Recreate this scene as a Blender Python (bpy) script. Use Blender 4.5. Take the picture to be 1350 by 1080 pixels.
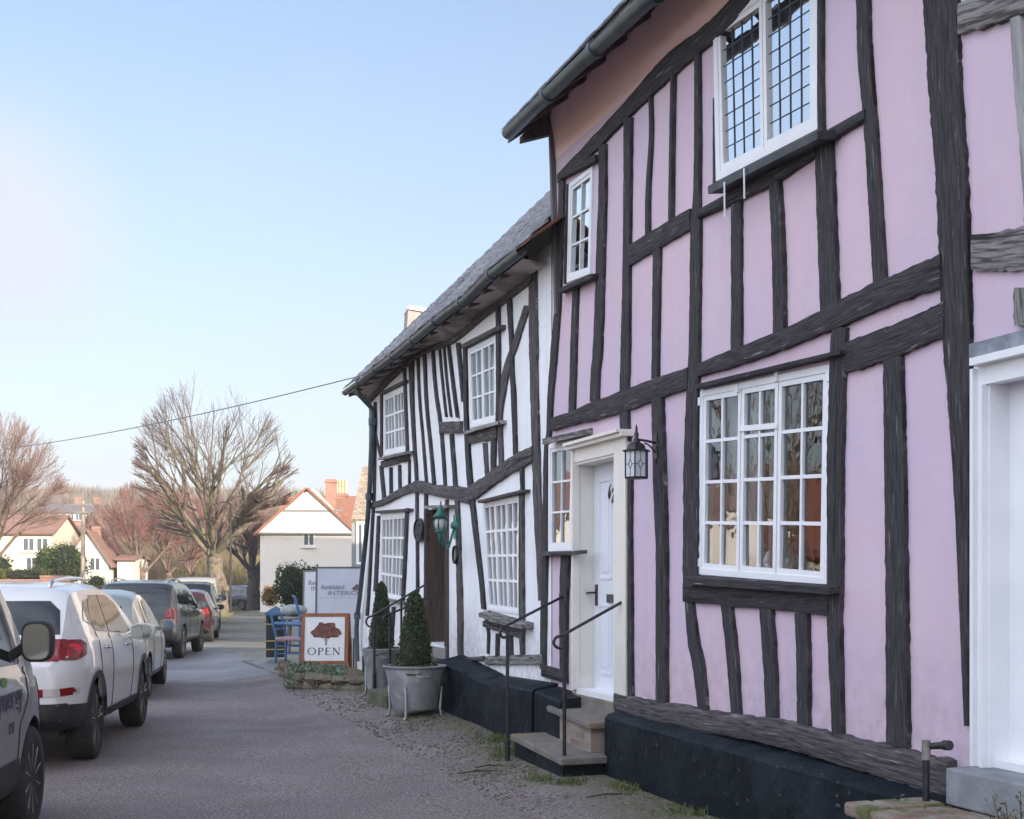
import bpy, bmesh, math, random
from mathutils import Vector, Matrix, noise as mnoise
from mathutils.bvhtree import BVHTree
R = math.radians
SC = bpy.context.scene
COL = SC.collection
for o in list(bpy.data.objects): bpy.data.objects.remove(o)

# ------------------------------------------------------------------ camera
EYE = 1.6; FPX = 1700.0; HOR = 765.0
cd = bpy.data.cameras.new('camera'); cam = bpy.data.objects.new('camera', cd); COL.objects.link(cam)
cam.location = (0, 0, EYE); cam.rotation_euler = (R(90), 0, 0)
cd.sensor_width = 36; cd.lens = FPX/1350*36; cd.shift_y = (HOR-540)/1350
cd.clip_end = 3000; cd.clip_start = 0.05
SC.camera = cam

# ------------------------------------------------------------------ sky, sun, exposure
SUN_EL, SUN_PHI = 19.0, 42.0          # phi: degrees to the right of straight behind the camera
w = bpy.data.worlds.new('World'); SC.world = w; w.use_nodes = True
nt = w.node_tree; bg = nt.nodes['Background']
sky = nt.nodes.new('ShaderNodeTexSky'); sky.sky_type = 'NISHITA'; sky.sun_disc = False
sky.sun_elevation = R(SUN_EL); sky.sun_rotation = R(180-SUN_PHI)
sky.air_density = 1.0; sky.dust_density = 3.0; sky.ozone_density = 2.3
tc = nt.nodes.new('ShaderNodeTexCoord')
mp = nt.nodes.new('ShaderNodeMapping'); mp.inputs['Scale'].default_value = (2.2, 2.2, 6.5)
nz = nt.nodes.new('ShaderNodeTexNoise'); nz.inputs['Scale'].default_value = 1.3; nz.inputs['Detail'].default_value = 5
cr = nt.nodes.new('ShaderNodeMapRange'); cr.inputs[1].default_value = .52; cr.inputs[2].default_value = .85
cr.inputs[3].default_value = 0; cr.inputs[4].default_value = .25
vd = nt.nodes.new('ShaderNodeVectorMath'); vd.operation = 'DISTANCE'
vd.inputs[1].default_value = Vector((-.40, 1, .275)).normalized()
fr = nt.nodes.new('ShaderNodeMapRange'); fr.inputs[1].default_value = .0; fr.inputs[2].default_value = .12
fr.inputs[3].default_value = 1.1; fr.inputs[4].default_value = 0; fr.interpolation_type = 'SMOOTHSTEP'
ad = nt.nodes.new('ShaderNodeMath'); ad.operation = 'ADD'; ad.use_clamp = True
mx = nt.nodes.new('ShaderNodeMix'); mx.data_type = 'RGBA'
mx.inputs[7].default_value = (2.75, 2.98, 3.40, 1)
L = nt.links.new
L(tc.outputs['Generated'], mp.inputs[0]); L(mp.outputs[0], nz.inputs[0]); L(nz.outputs[0], cr.inputs[0])
L(tc.outputs['Generated'], vd.inputs[0]); L(vd.outputs['Value'], fr.inputs[0])
mul = nt.nodes.new('ShaderNodeMath'); mul.operation = 'MULTIPLY'
L(nz.outputs[0], mul.inputs[0]); L(fr.outputs[0], mul.inputs[1])
mul2 = nt.nodes.new('ShaderNodeMath'); mul2.operation = 'MULTIPLY'; mul2.inputs[1].default_value = 1.5; L(mul.outputs[0], mul2.inputs[0])
sx_ = nt.nodes.new('ShaderNodeSeparateXYZ'); L(tc.outputs['Generated'], sx_.inputs[0])
hv = nt.nodes.new('ShaderNodeMapRange'); hv.interpolation_type = 'SMOOTHSTEP'; L(sx_.outputs[2], hv.inputs[0])
for k_, v_ in zip((1, 2, 3, 4), (0.0, .50, .62, .15)): hv.inputs[k_].default_value = v_
a2 = nt.nodes.new('ShaderNodeMath'); a2.operation = 'ADD'; L(cr.outputs[0], a2.inputs[0]); L(hv.outputs[0], a2.inputs[1])
L(a2.outputs[0], ad.inputs[0]); L(mul2.outputs[0], ad.inputs[1])
L(ad.outputs[0], mx.inputs[0]); L(sky.outputs[0], mx.inputs[6])
# added bright cloud, unseen behind and left of the camera, fills the shaded fronts
vb = nt.nodes.new('ShaderNodeVectorMath'); vb.operation = 'DISTANCE'; vb.inputs[1].default_value = Vector((-.80, -.50, .50)).normalized()
fb = nt.nodes.new('ShaderNodeMapRange'); fb.interpolation_type = 'SMOOTHSTEP'
for k_, v_ in zip((1, 2, 3, 4), (.35, 1.10, 1.0, 0.0)): fb.inputs[k_].default_value = v_
n2 = nt.nodes.new('ShaderNodeMapRange'); n2.inputs[1].default_value = .30; n2.inputs[2].default_value = .55
mm2 = nt.nodes.new('ShaderNodeMath'); mm2.operation = 'MULTIPLY'
mx2 = nt.nodes.new('ShaderNodeMix'); mx2.data_type = 'RGBA'; mx2.inputs[7].default_value = (9.6, 10.3, 12.0, 1)
L(tc.outputs['Generated'], vb.inputs[0]); L(vb.outputs['Value'], fb.inputs[0]); L(nz.outputs[0], n2.inputs[0]); L(fb.outputs[0], mm2.inputs[0]); L(n2.outputs[0], mm2.inputs[1])
L(mm2.outputs[0], mx2.inputs[0]); L(mx.outputs[2], mx2.inputs[6]); L(mx2.outputs[2], bg.inputs[0])
bg.inputs[1].default_value = 0.145
sd = bpy.data.lights.new('sun', 'SUN'); sun = bpy.data.objects.new('sun', sd); COL.objects.link(sun)
sd.energy = 4.6; sd.angle = R(0.6); sd.color = (1.0, .86, .70)
_e, _p = R(SUN_EL), R(SUN_PHI)
SUNV = Vector((math.sin(_p)*math.cos(_e), -math.cos(_p)*math.cos(_e), math.sin(_e)))
sun.rotation_euler = SUNV.to_track_quat('Z', 'Y').to_euler()
SC.view_settings.view_transform = 'Standard'; SC.view_settings.look = 'None'
SC.view_settings.exposure = .96; SC.view_settings.gamma = 1
SC.render.engine = 'CYCLES'
try:
    SC.cycles.max_bounces = 8; SC.cycles.transparent_max_bounces = 12; SC.cycles.caustics_reflective = False
except Exception: pass

# ------------------------------------------------------------------ materials
MATS = {}
def mat(name, col, rough=.7, col2=None, scale=6, detail=6, bump=0, bscale=None, metal=0, spec=.5, stretch=(1,1,1), uv=False,
        lo=.35, hi=.65, col3=None, scale3=1.5, lo3=.5, hi3=.7, emit=None, coat=0, rough2=None, rnd=0):
    if name in MATS: return MATS[name]
    m = bpy.data.materials.new(name); m.use_nodes = True; t = m.node_tree; p = t.nodes['Principled BSDF']; LK = t.links.new
    c = lambda x: (x[0], x[1], x[2], 1)
    p.inputs['Base Color'].default_value = c(col); p.inputs['Roughness'].default_value = rough
    p.inputs['Metallic'].default_value = metal; p.inputs['Specular IOR Level'].default_value = spec
    if coat: p.inputs['Coat Weight'].default_value = coat; p.inputs['Coat Roughness'].default_value = .04
    tcn = t.nodes.new('ShaderNodeTexCoord'); mpn = t.nodes.new('ShaderNodeMapping'); mpn.inputs['Scale'].default_value = stretch
    LK(tcn.outputs['UV' if uv else 'Object'], mpn.inputs[0])
    if rnd:
        oi = t.nodes.new('ShaderNodeObjectInfo'); ml = t.nodes.new('ShaderNodeMath'); ml.operation = 'MULTIPLY'; ml.inputs[1].default_value = rnd
        LK(oi.outputs['Random'], ml.inputs[0]); LK(ml.outputs[0], mpn.inputs['Location'])
    last = None
    if col2:
        n = t.nodes.new('ShaderNodeTexNoise'); n.inputs['Scale'].default_value = scale; n.inputs['Detail'].default_value = detail
        LK(mpn.outputs[0], n.inputs[0])
        r = t.nodes.new('ShaderNodeMapRange'); r.inputs[1].default_value = lo; r.inputs[2].default_value = hi; LK(n.outputs[0], r.inputs[0])
        x = t.nodes.new('ShaderNodeMix'); x.data_type = 'RGBA'; x.inputs[6].default_value = c(col); x.inputs[7].default_value = c(col2)
        LK(r.outputs[0], x.inputs[0]); last = x.outputs[2]
        if rough2 is not None:
            rr = t.nodes.new('ShaderNodeMapRange'); rr.inputs[3].default_value = rough; rr.inputs[4].default_value = rough2
            LK(r.outputs[0], rr.inputs[0]); LK(rr.outputs[0], p.inputs['Roughness'])
    if col3:
        n3 = t.nodes.new('ShaderNodeTexNoise'); n3.inputs['Scale'].default_value = scale3; n3.inputs['Detail'].default_value = 5
        LK(mpn.outputs[0], n3.inputs[0])
        r3 = t.nodes.new('ShaderNodeMapRange'); r3.inputs[1].default_value = lo3; r3.inputs[2].default_value = hi3; LK(n3.outputs[0], r3.inputs[0])
        x3 = t.nodes.new('ShaderNodeMix'); x3.data_type = 'RGBA'; x3.inputs[6].default_value = c(col); x3.inputs[7].default_value = c(col3)
        if last: LK(last, x3.inputs[6])
        LK(r3.outputs[0], x3.inputs[0]); last = x3.outputs[2]
    if last: LK(last, p.inputs['Base Color'])
    if bump:
        nb = t.nodes.new('ShaderNodeTexNoise'); nb.inputs['Scale'].default_value = bscale or scale*3; nb.inputs['Detail'].default_value = 6
        LK(mpn.outputs[0], nb.inputs[0]); b = t.nodes.new('ShaderNodeBump'); b.inputs['Strength'].default_value = min(1, bump)
        b.inputs['Distance'].default_value = .02 if not uv else .008; LK(nb.outputs[0], b.inputs['Height']); LK(b.outputs[0], p.inputs['Normal'])
    if emit: p.inputs['Emission Color'].default_value = c(emit[0]); p.inputs['Emission Strength'].default_value = emit[1]
    MATS[name] = m; return m

def glass_mat(name, tint=(.9,.95,.95), boost=1.5, wave=.25, wscale=5, base=.0):
    if name in MATS: return MATS[name]
    m = bpy.data.materials.new(name); m.use_nodes = True; t = m.node_tree; LK = t.links.new
    t.nodes.remove(t.nodes['Principled BSDF']); out = t.nodes['Material Output']
    tr = t.nodes.new('ShaderNodeBsdfTransparent'); tr.inputs[0].default_value = (*tint, 1)
    gl = t.nodes.new('ShaderNodeBsdfGlossy'); gl.inputs['Roughness'].default_value = .01; gl.inputs[0].default_value = (.95, .97, 1, 1)
    f = t.nodes.new('ShaderNodeFresnel'); f.inputs[0].default_value = 1.5
    mm = t.nodes.new('ShaderNodeMath'); mm.operation = 'MULTIPLY_ADD'; mm.inputs[1].default_value = boost; mm.inputs[2].default_value = base; mm.use_clamp = True
    n = t.nodes.new('ShaderNodeTexNoise'); n.inputs['Scale'].default_value = wscale; n.inputs['Detail'].default_value = 2
    tcn = t.nodes.new('ShaderNodeTexCoord'); LK(tcn.outputs['Object'], n.inputs[0])
    b = t.nodes.new('ShaderNodeBump'); b.inputs['Strength'].default_value = wave; b.inputs['Distance'].default_value = .01
    LK(n.outputs[0], b.inputs['Height']); LK(b.outputs[0], gl.inputs['Normal'])
    LK(f.outputs[0], mm.inputs[0]); x = t.nodes.new('ShaderNodeMixShader'); LK(mm.outputs[0], x.inputs[0])
    LK(tr.outputs[0], x.inputs[1]); LK(gl.outputs[0], x.inputs[2]); LK(x.outputs[0], out.inputs[0])
    MATS[name] = m; return m

def brick_mat(name, c1, c2, mortar, scale=1.0, bw=.215, bh=.065, rot=(0,0,0), coord='Object', bump=.5, squash=.5):
    if name in MATS: return MATS[name]
    m = bpy.data.materials.new(name); m.use_nodes = True; t = m.node_tree; p = t.nodes['Principled BSDF']; LK = t.links.new
    tcn = t.nodes.new('ShaderNodeTexCoord'); mpn = t.nodes.new('ShaderNodeMapping'); mpn.inputs['Rotation'].default_value = rot
    b = t.nodes.new('ShaderNodeTexBrick'); b.inputs['Color1'].default_value = (*c1, 1); b.inputs['Color2'].default_value = (*c2, 1)
    b.inputs['Mortar'].default_value = (*mortar, 1); b.inputs['Scale'].default_value = scale; b.inputs['Brick Width'].default_value = bw
    b.inputs['Row Height'].default_value = bh; b.inputs['Mortar Size'].default_value = .008; b.offset = squash
    LK(tcn.outputs[coord], mpn.inputs[0]); LK(mpn.outputs[0], b.inputs[0])
    n = t.nodes.new('ShaderNodeTexNoise'); n.inputs['Scale'].default_value = 3; LK(mpn.outputs[0], n.inputs[0])
    x = t.nodes.new('ShaderNodeMix'); x.data_type = 'RGBA'; x.blend_type = 'MULTIPLY'; x.inputs[0].default_value = .6
    r = t.nodes.new('ShaderNodeMapRange'); r.inputs[3].default_value = .5; r.inputs[4].default_value = 1.4; LK(n.outputs[0], r.inputs[0])
    LK(b.outputs['Color'], x.inputs[6]); LK(r.outputs[0], x.inputs[7]); LK(x.outputs[2], p.inputs['Base Color'])
    p.inputs['Roughness'].default_value = .85
    bb = t.nodes.new('ShaderNodeBump'); bb.inputs['Strength'].default_value = bump; bb.inputs['Distance'].default_value = .01; bb.invert = True
    LK(b.outputs['Fac'], bb.inputs['Height']); LK(bb.outputs[0], p.inputs['Normal'])
    MATS[name] = m; return m

def weather_wall(m, dirt=(.30,.25,.24), amt=.35, zlow=.95):
    t = m.node_tree; p = t.nodes['Principled BSDF']; LK = t.links.new; src = p.inputs['Base Color'].links[0].from_socket
    tcn = t.nodes.new('ShaderNodeTexCoord')
    def noise_(sc, d, stretch):
        mpn = t.nodes.new('ShaderNodeMapping'); mpn.inputs['Scale'].default_value = stretch; LK(tcn.outputs['Object'], mpn.inputs[0])
        n = t.nodes.new('ShaderNodeTexNoise'); n.inputs['Scale'].default_value = sc; n.inputs['Detail'].default_value = d; n.inputs['Roughness'].default_value = .65; LK(mpn.outputs[0], n.inputs[0]); return n.outputs[0]
    def rg_(s, a_, b_, c_=0, d_=1):
        r = t.nodes.new('ShaderNodeMapRange'); LK(s, r.inputs[0])
        for k, v in zip((1,2,3,4), (a_,b_,c_,d_)): r.inputs[k].default_value = v
        return r.outputs[0]
    def mix_(f, a_, col):
        x = t.nodes.new('ShaderNodeMix'); x.data_type = 'RGBA'; LK(f, x.inputs[0]); LK(a_, x.inputs[6]); x.inputs[7].default_value = (*col, 1); return x.outputs[2]
    drip = rg_(noise_(5, 5, (1, 1, .12)), .54, .80, 0, amt*.55); c = mix_(drip, src, dirt)
    fine = rg_(noise_(26, 6, (1, 1, 1)), .60, .74, 0, amt*.40); c = mix_(fine, c, dirt)
    blotch = rg_(noise_(1.6, 7, (1, 1, 1)), .50, .72, 0, amt*.35); c = mix_(blotch, c, tuple(min(1, v*1.12) for v in (.78,.72,.74)))
    vo = t.nodes.new('ShaderNodeTexVoronoi'); vo.feature = 'DISTANCE_TO_EDGE'; vo.inputs['Scale'].default_value = 1.3
    mpv = t.nodes.new('ShaderNodeVectorMath'); mpv.operation = 'ADD'; LK(tcn.outputs['Object'], mpv.inputs[0])
    nn = t.nodes.new('ShaderNodeTexNoise'); nn.inputs['Scale'].default_value = 4; nn.inputs['Detail'].default_value = 6; LK(tcn.outputs['Object'], nn.inputs[0]); LK(nn.outputs['Color'], mpv.inputs[1]); LK(mpv.outputs[0], vo.inputs['Vector'])
    ck = rg_(vo.outputs['Distance'], 0, .006, amt*1.0, 0); mk = rg_(noise_(.9, 2, (1,1,1)), .52, .56); mm = t.nodes.new('ShaderNodeMath'); mm.operation = 'MULTIPLY'; LK(ck, mm.inputs[0]); LK(mk, mm.inputs[1]); c = mix_(mm.outputs[0], c, dirt)
    sz = t.nodes.new('ShaderNodeSeparateXYZ'); LK(tcn.outputs['Object'], sz.inputs[0]); sp = rg_(noise_(9, 6, (1,1,1)), .40, .62, 0, 1); lo = rg_(sz.outputs[2], zlow-.15, zlow+.45, amt, 0)
    ml = t.nodes.new('ShaderNodeMath'); ml.operation = 'MULTIPLY'; LK(sp, ml.inputs[0]); LK(lo, ml.inputs[1]); c = mix_(ml.outputs[0], c, dirt)
    LK(c, p.inputs['Base Color'])


# ------------------------------------------------------------------ mesh builder (all vertices are given in world space)
WM = {}
class MB:
    def __init__(s): s.v = []; s.f = []; s.m = []; s.uv = []; s.hasuv = False
    def face(s, idx, mi=0, uv=None):
        s.f.append(tuple(idx)); s.m.append(mi); s.uv.append(uv)
        if uv: s.hasuv = True
    def add(s, pts): 
        k = len(s.v); s.v += [tuple(p) for p in pts]; return list(range(k, k+len(pts)))
    def quad(s, a, b, c, d, mi=0, uv=None): s.face(s.add([a, b, c, d]), mi, uv)
    def hexa(s, p, mi=0):                         # p: 4 bottom, 4 top
        i = s.add(p)
        for q in ((0,3,2,1),(4,5,6,7),(0,1,5,4),(1,2,6,5),(2,3,7,6),(3,0,4,7)): s.face([i[k] for k in q], mi)
    def box(s, c, size, rz=0, mi=0, ry=0, rx=0):
        M = Matrix.Translation(c) @ Matrix.Rotation(rz, 4, 'Z') @ Matrix.Rotation(ry, 4, 'Y') @ Matrix.Rotation(rx, 4, 'X')
        a, b, h = size[0]/2, size[1]/2, size[2]/2
        s.hexa([M @ Vector(q) for q in ((-a,-b,-h),(a,-b,-h),(a,b,-h),(-a,b,-h),(-a,-b,h),(a,-b,h),(a,b,h),(-a,b,h))], mi)
    def tube(s, pts, rad, n=8, mi=0, cap=True, sq=None):
        pts = [Vector(p) for p in pts]
        if not hasattr(rad, '__len__'): rad = [rad]*len(pts)
        prev = None; up = Vector((0, 0, 1)); rings = []
        for i, p in enumerate(pts):
            t = (pts[min(i+1, len(pts)-1)] - pts[max(i-1, 0)])
            if t.length < 1e-9: t = Vector((0, 0, 1))
            t.normalize()
            if prev is None:
                a = t.cross(Vector((0, 0, 1)) if abs(t.z) < .9 else Vector((1, 0, 0))).normalized()
            else: a = (prev - t*prev.dot(t)); a = a.normalized() if a.length > 1e-6 else t.orthogonal().normalized()
            prev = a; b = t.cross(a)
            rings.append(s.add([p + (a*math.cos(2*math.pi*k/n) + b*math.sin(2*math.pi*k/n))*rad[i] for k in range(n)]))
        for r0, r1 in zip(rings, rings[1:]):
            for k in range(n): s.face((r0[k], r0[(k+1) % n], r1[(k+1) % n], r1[k]), mi)
        if cap: s.face(rings[0][::-1], mi); s.face(rings[-1], mi)
    def lathe(s, c, prof, n=20, mi=0, axis=None, sx=1, sy=1, rz=0):
        M = Matrix.Translation(c) @ Matrix.Rotation(rz, 4, 'Z')
        if axis: M = Matrix.Translation(c) @ Vector(axis).to_track_quat('Z', 'Y').to_matrix().to_4x4()
        rings = []
        for r, z in prof:
            rings.append(s.add([M @ Vector((r*sx*math.cos(2*math.pi*k/n), r*sy*math.sin(2*math.pi*k/n), z)) for k in range(n)]))
        for r0, r1 in zip(rings, rings[1:]):
            for k in range(n): s.face((r0[k], r0[(k+1) % n], r1[(k+1) % n], r1[k]), mi)
        s.face(rings[0][::-1], mi); s.face(rings[-1], mi)
    def build(s, name, mats, parent=None, smooth=False, origin=None, sharp=None):
        me = bpy.data.meshes.new(name)
        if parent is not None: M = WM[parent]
        else: M = Matrix.Translation(origin) if origin is not None else Matrix.Identity(4)
        inv = M.inverted()
        me.from_pydata([tuple(inv @ Vector(p)) for p in s.v], [], s.f)
        if not isinstance(mats, (list, tuple)): mats = [mats]
        for m in mats: me.materials.append(m)
        if len(mats) > 1: me.polygons.foreach_set('material_index', s.m)
        if s.hasuv:
            ul = me.uv_layers.new(name='UVMap'); k = 0
            for f, u in zip(s.f, s.uv):
                for j in range(len(f)): ul.data[k].uv = u[j] if u else (0, 0); k += 1
        me.update()
        if smooth:
            me.polygons.foreach_set('use_smooth', [True]*len(me.polygons))
            if sharp: me.set_sharp_from_angle(angle=R(sharp))
        o = bpy.data.objects.new(name, me); COL.objects.link(o)
        if parent is not None: o.parent = parent; WM[o] = M
        else: o.matrix_world = M; WM[o] = M
        return o

def tag(o, label=None, cat=None, group=None, kind=None):
    if label: o['label'] = label
    if cat: o['category'] = cat
    if group: o['group'] = group
    if kind: o['kind'] = kind
    return o
def thing(name, label, cat, loc=(0,0,0), rz=0, group=None):
    o = bpy.data.objects.new(name, None); COL.objects.link(o); o.location = loc; o.rotation_euler = (0, 0, rz)
    o.empty_display_size = .2
    WM[o] = Matrix.Translation(loc) @ Matrix.Rotation(rz, 4, 'Z'); return tag(o, label, cat, group)

# ------------------------------------------------------------------ the facade line of the terrace
TH = math.atan(575/1700.); CT, ST = math.cos(TH), math.sin(TH); DP = 4.06
E_S = Vector((-ST, CT, 0)); E_N = Vector((-CT, -ST, 0)); E_O = Vector((CT*DP, ST*DP, 0)); FRZ = R(90)+TH
def fw(s, y, z): return E_O + E_S*s - E_N*y + Vector((0, 0, z))     # y > 0 goes into the wall
def F(x, y, off=0.):                                                # facade coordinates (s, z) of a spot measured on the photograph
    u = (x-675)/FPX; Z = (DP-off)/(u*CT+ST); X = u*Z
    return (-X*ST+Z*CT, EYE-(y-HOR)/FPX*Z)
def lerp(a, b, t): return a+(b-a)*t
def sm(e0, e1, x):
    t = max(0, min(1, (x-e0)/(e1-e0))); return t*t*(3-2*t)
def facade_t(X, Y): return DP-(X*CT+Y*ST)
def facade_s(X, Y): return -X*ST+Y*CT
def gz(X, Y):
    z = -.05*sm(12, 20, Y) - .12*sm(18, 32, Y) - .08*sm(32, 60, Y)
    if Y < 45:
        t = facade_t(X, Y); s = facade_s(X, Y)
        z += (.075+.022*max(0, min(5, s-9)))*(1-sm(.25, 2.0, t))*(1-sm(22, 40, Y))
    z += 15*sm(115, 330, Y-.25*X)*(1) + 1.2*sm(-16, -60, X)*sm(20, 60, Y)
    return z

# ------------------------------------------------------------------ shared materials
M_pink = mat('pink_limewash', (.62, .475, .565), .9, (.575, .47, .59), 1.1, 3, bump=.25, bscale=7, col3=(.655, .49, .56), scale3=.7, lo3=.45, hi3=.75)
M_salmon = mat('bounce_tinted_limewash', (.95, .63, .60), .9, (.88, .60, .62), 1.6, 5, bump=.4, bscale=7, col3=(.50, .30, .26), scale3=2.6, lo3=.62, hi3=.9)  # warm bounced light painted into the plaster as salmon, plus brown stains
M_white = mat('white_limewash', (.84, .85, .88), .9, (.79, .80, .84), 1.4, 4, bump=.35, bscale=6, col3=(.74,.73,.72), scale3=3, lo3=.5,hi3=.8)
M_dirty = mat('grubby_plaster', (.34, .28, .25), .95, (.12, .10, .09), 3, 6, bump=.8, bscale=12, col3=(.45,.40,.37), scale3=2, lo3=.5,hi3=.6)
M_oak = mat('dark_oak', (.014, .012, .016), .85, (.058, .050, .056), 100, 8, bump=.9, bscale=130, stretch=(.07, 1, 1), uv=True, lo=.36, hi=.66,
            col3=(.24, .22, .23), scale3=60, lo3=.64, hi3=.74, rnd=40)
M_oakg = mat('grey_oak', (.030, .026, .028), .9, (.13, .115, .118), 85, 8, bump=.9, bscale=110, stretch=(.07, 1, 1), uv=True, lo=.36, hi=.66,
             col3=(.30, .28, .28), scale3=45, lo3=.64, hi3=.74, rnd=40)
M_oakw = mat('weathered_oak', (.24, .225, .22), .9, (.055, .05, .05), 60, 8, bump=.9, bscale=90, stretch=(.09, 1, 1), uv=True, lo=.42, hi=.62,
             col3=(.36,.36,.37), scale3=9, lo3=.52,hi3=.68, rnd=40)
M_plinth = mat('black_plinth_paint', (.0045, .0075, .012), .6, (.018, .024, .031), 3, 8, spec=.2, bump=.8, bscale=11, lo=.4, hi=.75, col3=(.11,.115,.12), scale3=22, lo3=.66, hi3=.74)
M_cream = mat('cream_paint', (.78, .75, .69), .5, (.74, .70, .64), 2, 3)
M_wpaint = mat('white_paint', (.82, .83, .85), .45, (.76, .77, .80), 4, 3)
M_wdoor = mat('white_door_paint', (.74, .76, .81), .4, (.70, .72, .78), 2, 3)
M_black = mat('black_iron', (.012, .013, .015), .45, (.03, .03, .03), 20, 4)
M_gutter = mat('blue_black_gutter', (.035, .055, .068), .4, (.07, .095, .10), 5, 5)
M_soff = mat('dark_rafter', (.05, .04, .04), .9, (.12, .10, .10), 6, 5, bump=.5)
M_tile = mat('clay_roof_tile', (.33, .34, .38), .85, (.54, .55, .60), 6, 6, bump=.6, bscale=20, col3=(.10, .11, .05), scale3=1.2, lo3=.62, hi3=.72)
M_tiler = mat('red_roof_tile', (.20, .085, .06), .85, (.12, .07, .06), 5, 6, bump=.5)
M_stone = mat('worn_stone', (.23, .21, .19), .9, (.15, .135, .12), 8, 8, bump=.7, bscale=25, col3=(.11, .12, .05), scale3=3, lo3=.58, hi3=.72)
M_conc = mat('grey_concrete', (.27, .28, .30), .9, (.18, .19, .20), 7, 8, bump=.4, bscale=30)
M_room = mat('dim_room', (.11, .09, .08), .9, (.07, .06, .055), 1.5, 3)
M_net = mat('white_curtain', (.72, .72, .74), .9, (.60, .60, .63), 14, 2, stretch=(3, 3, .15), bump=.6, bscale=22)
M_net2 = mat('grey_curtain', (.42, .42, .44), .9, (.32, .32, .34), 10, 2, stretch=(3, 3, .15), bump=.6, bscale=22)
M_glass = glass_mat('window_glass', boost=2.1)
M_glassL = glass_mat('leaded_glass', boost=2.6, wave=.10, base=.55)
M_glassW = glass_mat('old_glass', boost=.8, wave=.35)
M_lead = mat('lead_came', (.05, .06, .07), .5)
M_leaf = mat('box_leaf', (.035, .06, .025), .6, (.06, .085, .03), 7, 3, col3=(.10, .12, .04), scale3=20, lo3=.6, hi3=.75)
M_grass = mat('grass_blade', (.07, .11, .025), .7, (.14, .15, .05), 4, 3)
weather_wall(M_pink); weather_wall(M_white, (.42,.38,.36), .5)
weather_wall(M_cream, (.40,.36,.30), .30, .7); weather_wall(M_wpaint, (.42,.42,.42), .22, -9)
def oak_splits(m, dark, sc=22, lo=.64, hi=.67):
    t = m.node_tree; p = t.nodes['Principled BSDF']; LK = t.links.new; src = p.inputs['Base Color'].links[0].from_socket
    mpn = [n for n in t.nodes if n.type == 'MAPPING'][0]
    m2 = t.nodes.new('ShaderNodeVectorMath'); m2.operation = 'MULTIPLY'; m2.inputs[1].default_value = (.45, 1, 1); LK(mpn.outputs[0], m2.inputs[0])
    n = t.nodes.new('ShaderNodeTexNoise'); n.inputs['Scale'].default_value = sc; n.inputs['Detail'].default_value = 3; LK(m2.outputs[0], n.inputs[0])
    r = t.nodes.new('ShaderNodeMapRange'); r.inputs[1].default_value = lo; r.inputs[2].default_value = hi; LK(n.outputs[0], r.inputs[0])
    x = t.nodes.new('ShaderNodeMix'); x.data_type = 'RGBA'; LK(r.outputs[0], x.inputs[0]); LK(src, x.inputs[6]); x.inputs[7].default_value = (*dark, 1); LK(x.outputs[2], p.inputs['Base Color'])
    # worn pale patches where the limewash has rubbed on the wood
    n2 = t.nodes.new('ShaderNodeTexNoise'); n2.inputs['Scale'].default_value = 14; n2.inputs['Detail'].default_value = 9; n2.inputs['Roughness'].default_value = .8
    tc2 = t.nodes.new('ShaderNodeTexCoord'); LK(tc2.outputs['Object'], n2.inputs[0])
    r2 = t.nodes.new('ShaderNodeMapRange'); r2.inputs[1].default_value = .62; r2.inputs[2].default_value = .72; r2.inputs[4].default_value = .55; LK(n2.outputs[0], r2.inputs[0])
    y = t.nodes.new('ShaderNodeMix'); y.data_type = 'RGBA'; LK(r2.outputs[0], y.inputs[0]); LK(x.outputs[2], y.inputs[6]); y.inputs[7].default_value = (.24, .215, .23, 1); LK(y.outputs[2], p.inputs['Base Color'])
oak_splits(M_oak, (.004, .004, .005)); oak_splits(M_oakg, (.008, .007, .008)); oak_splits(M_oakw, (.02, .018, .018), 14)
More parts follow.
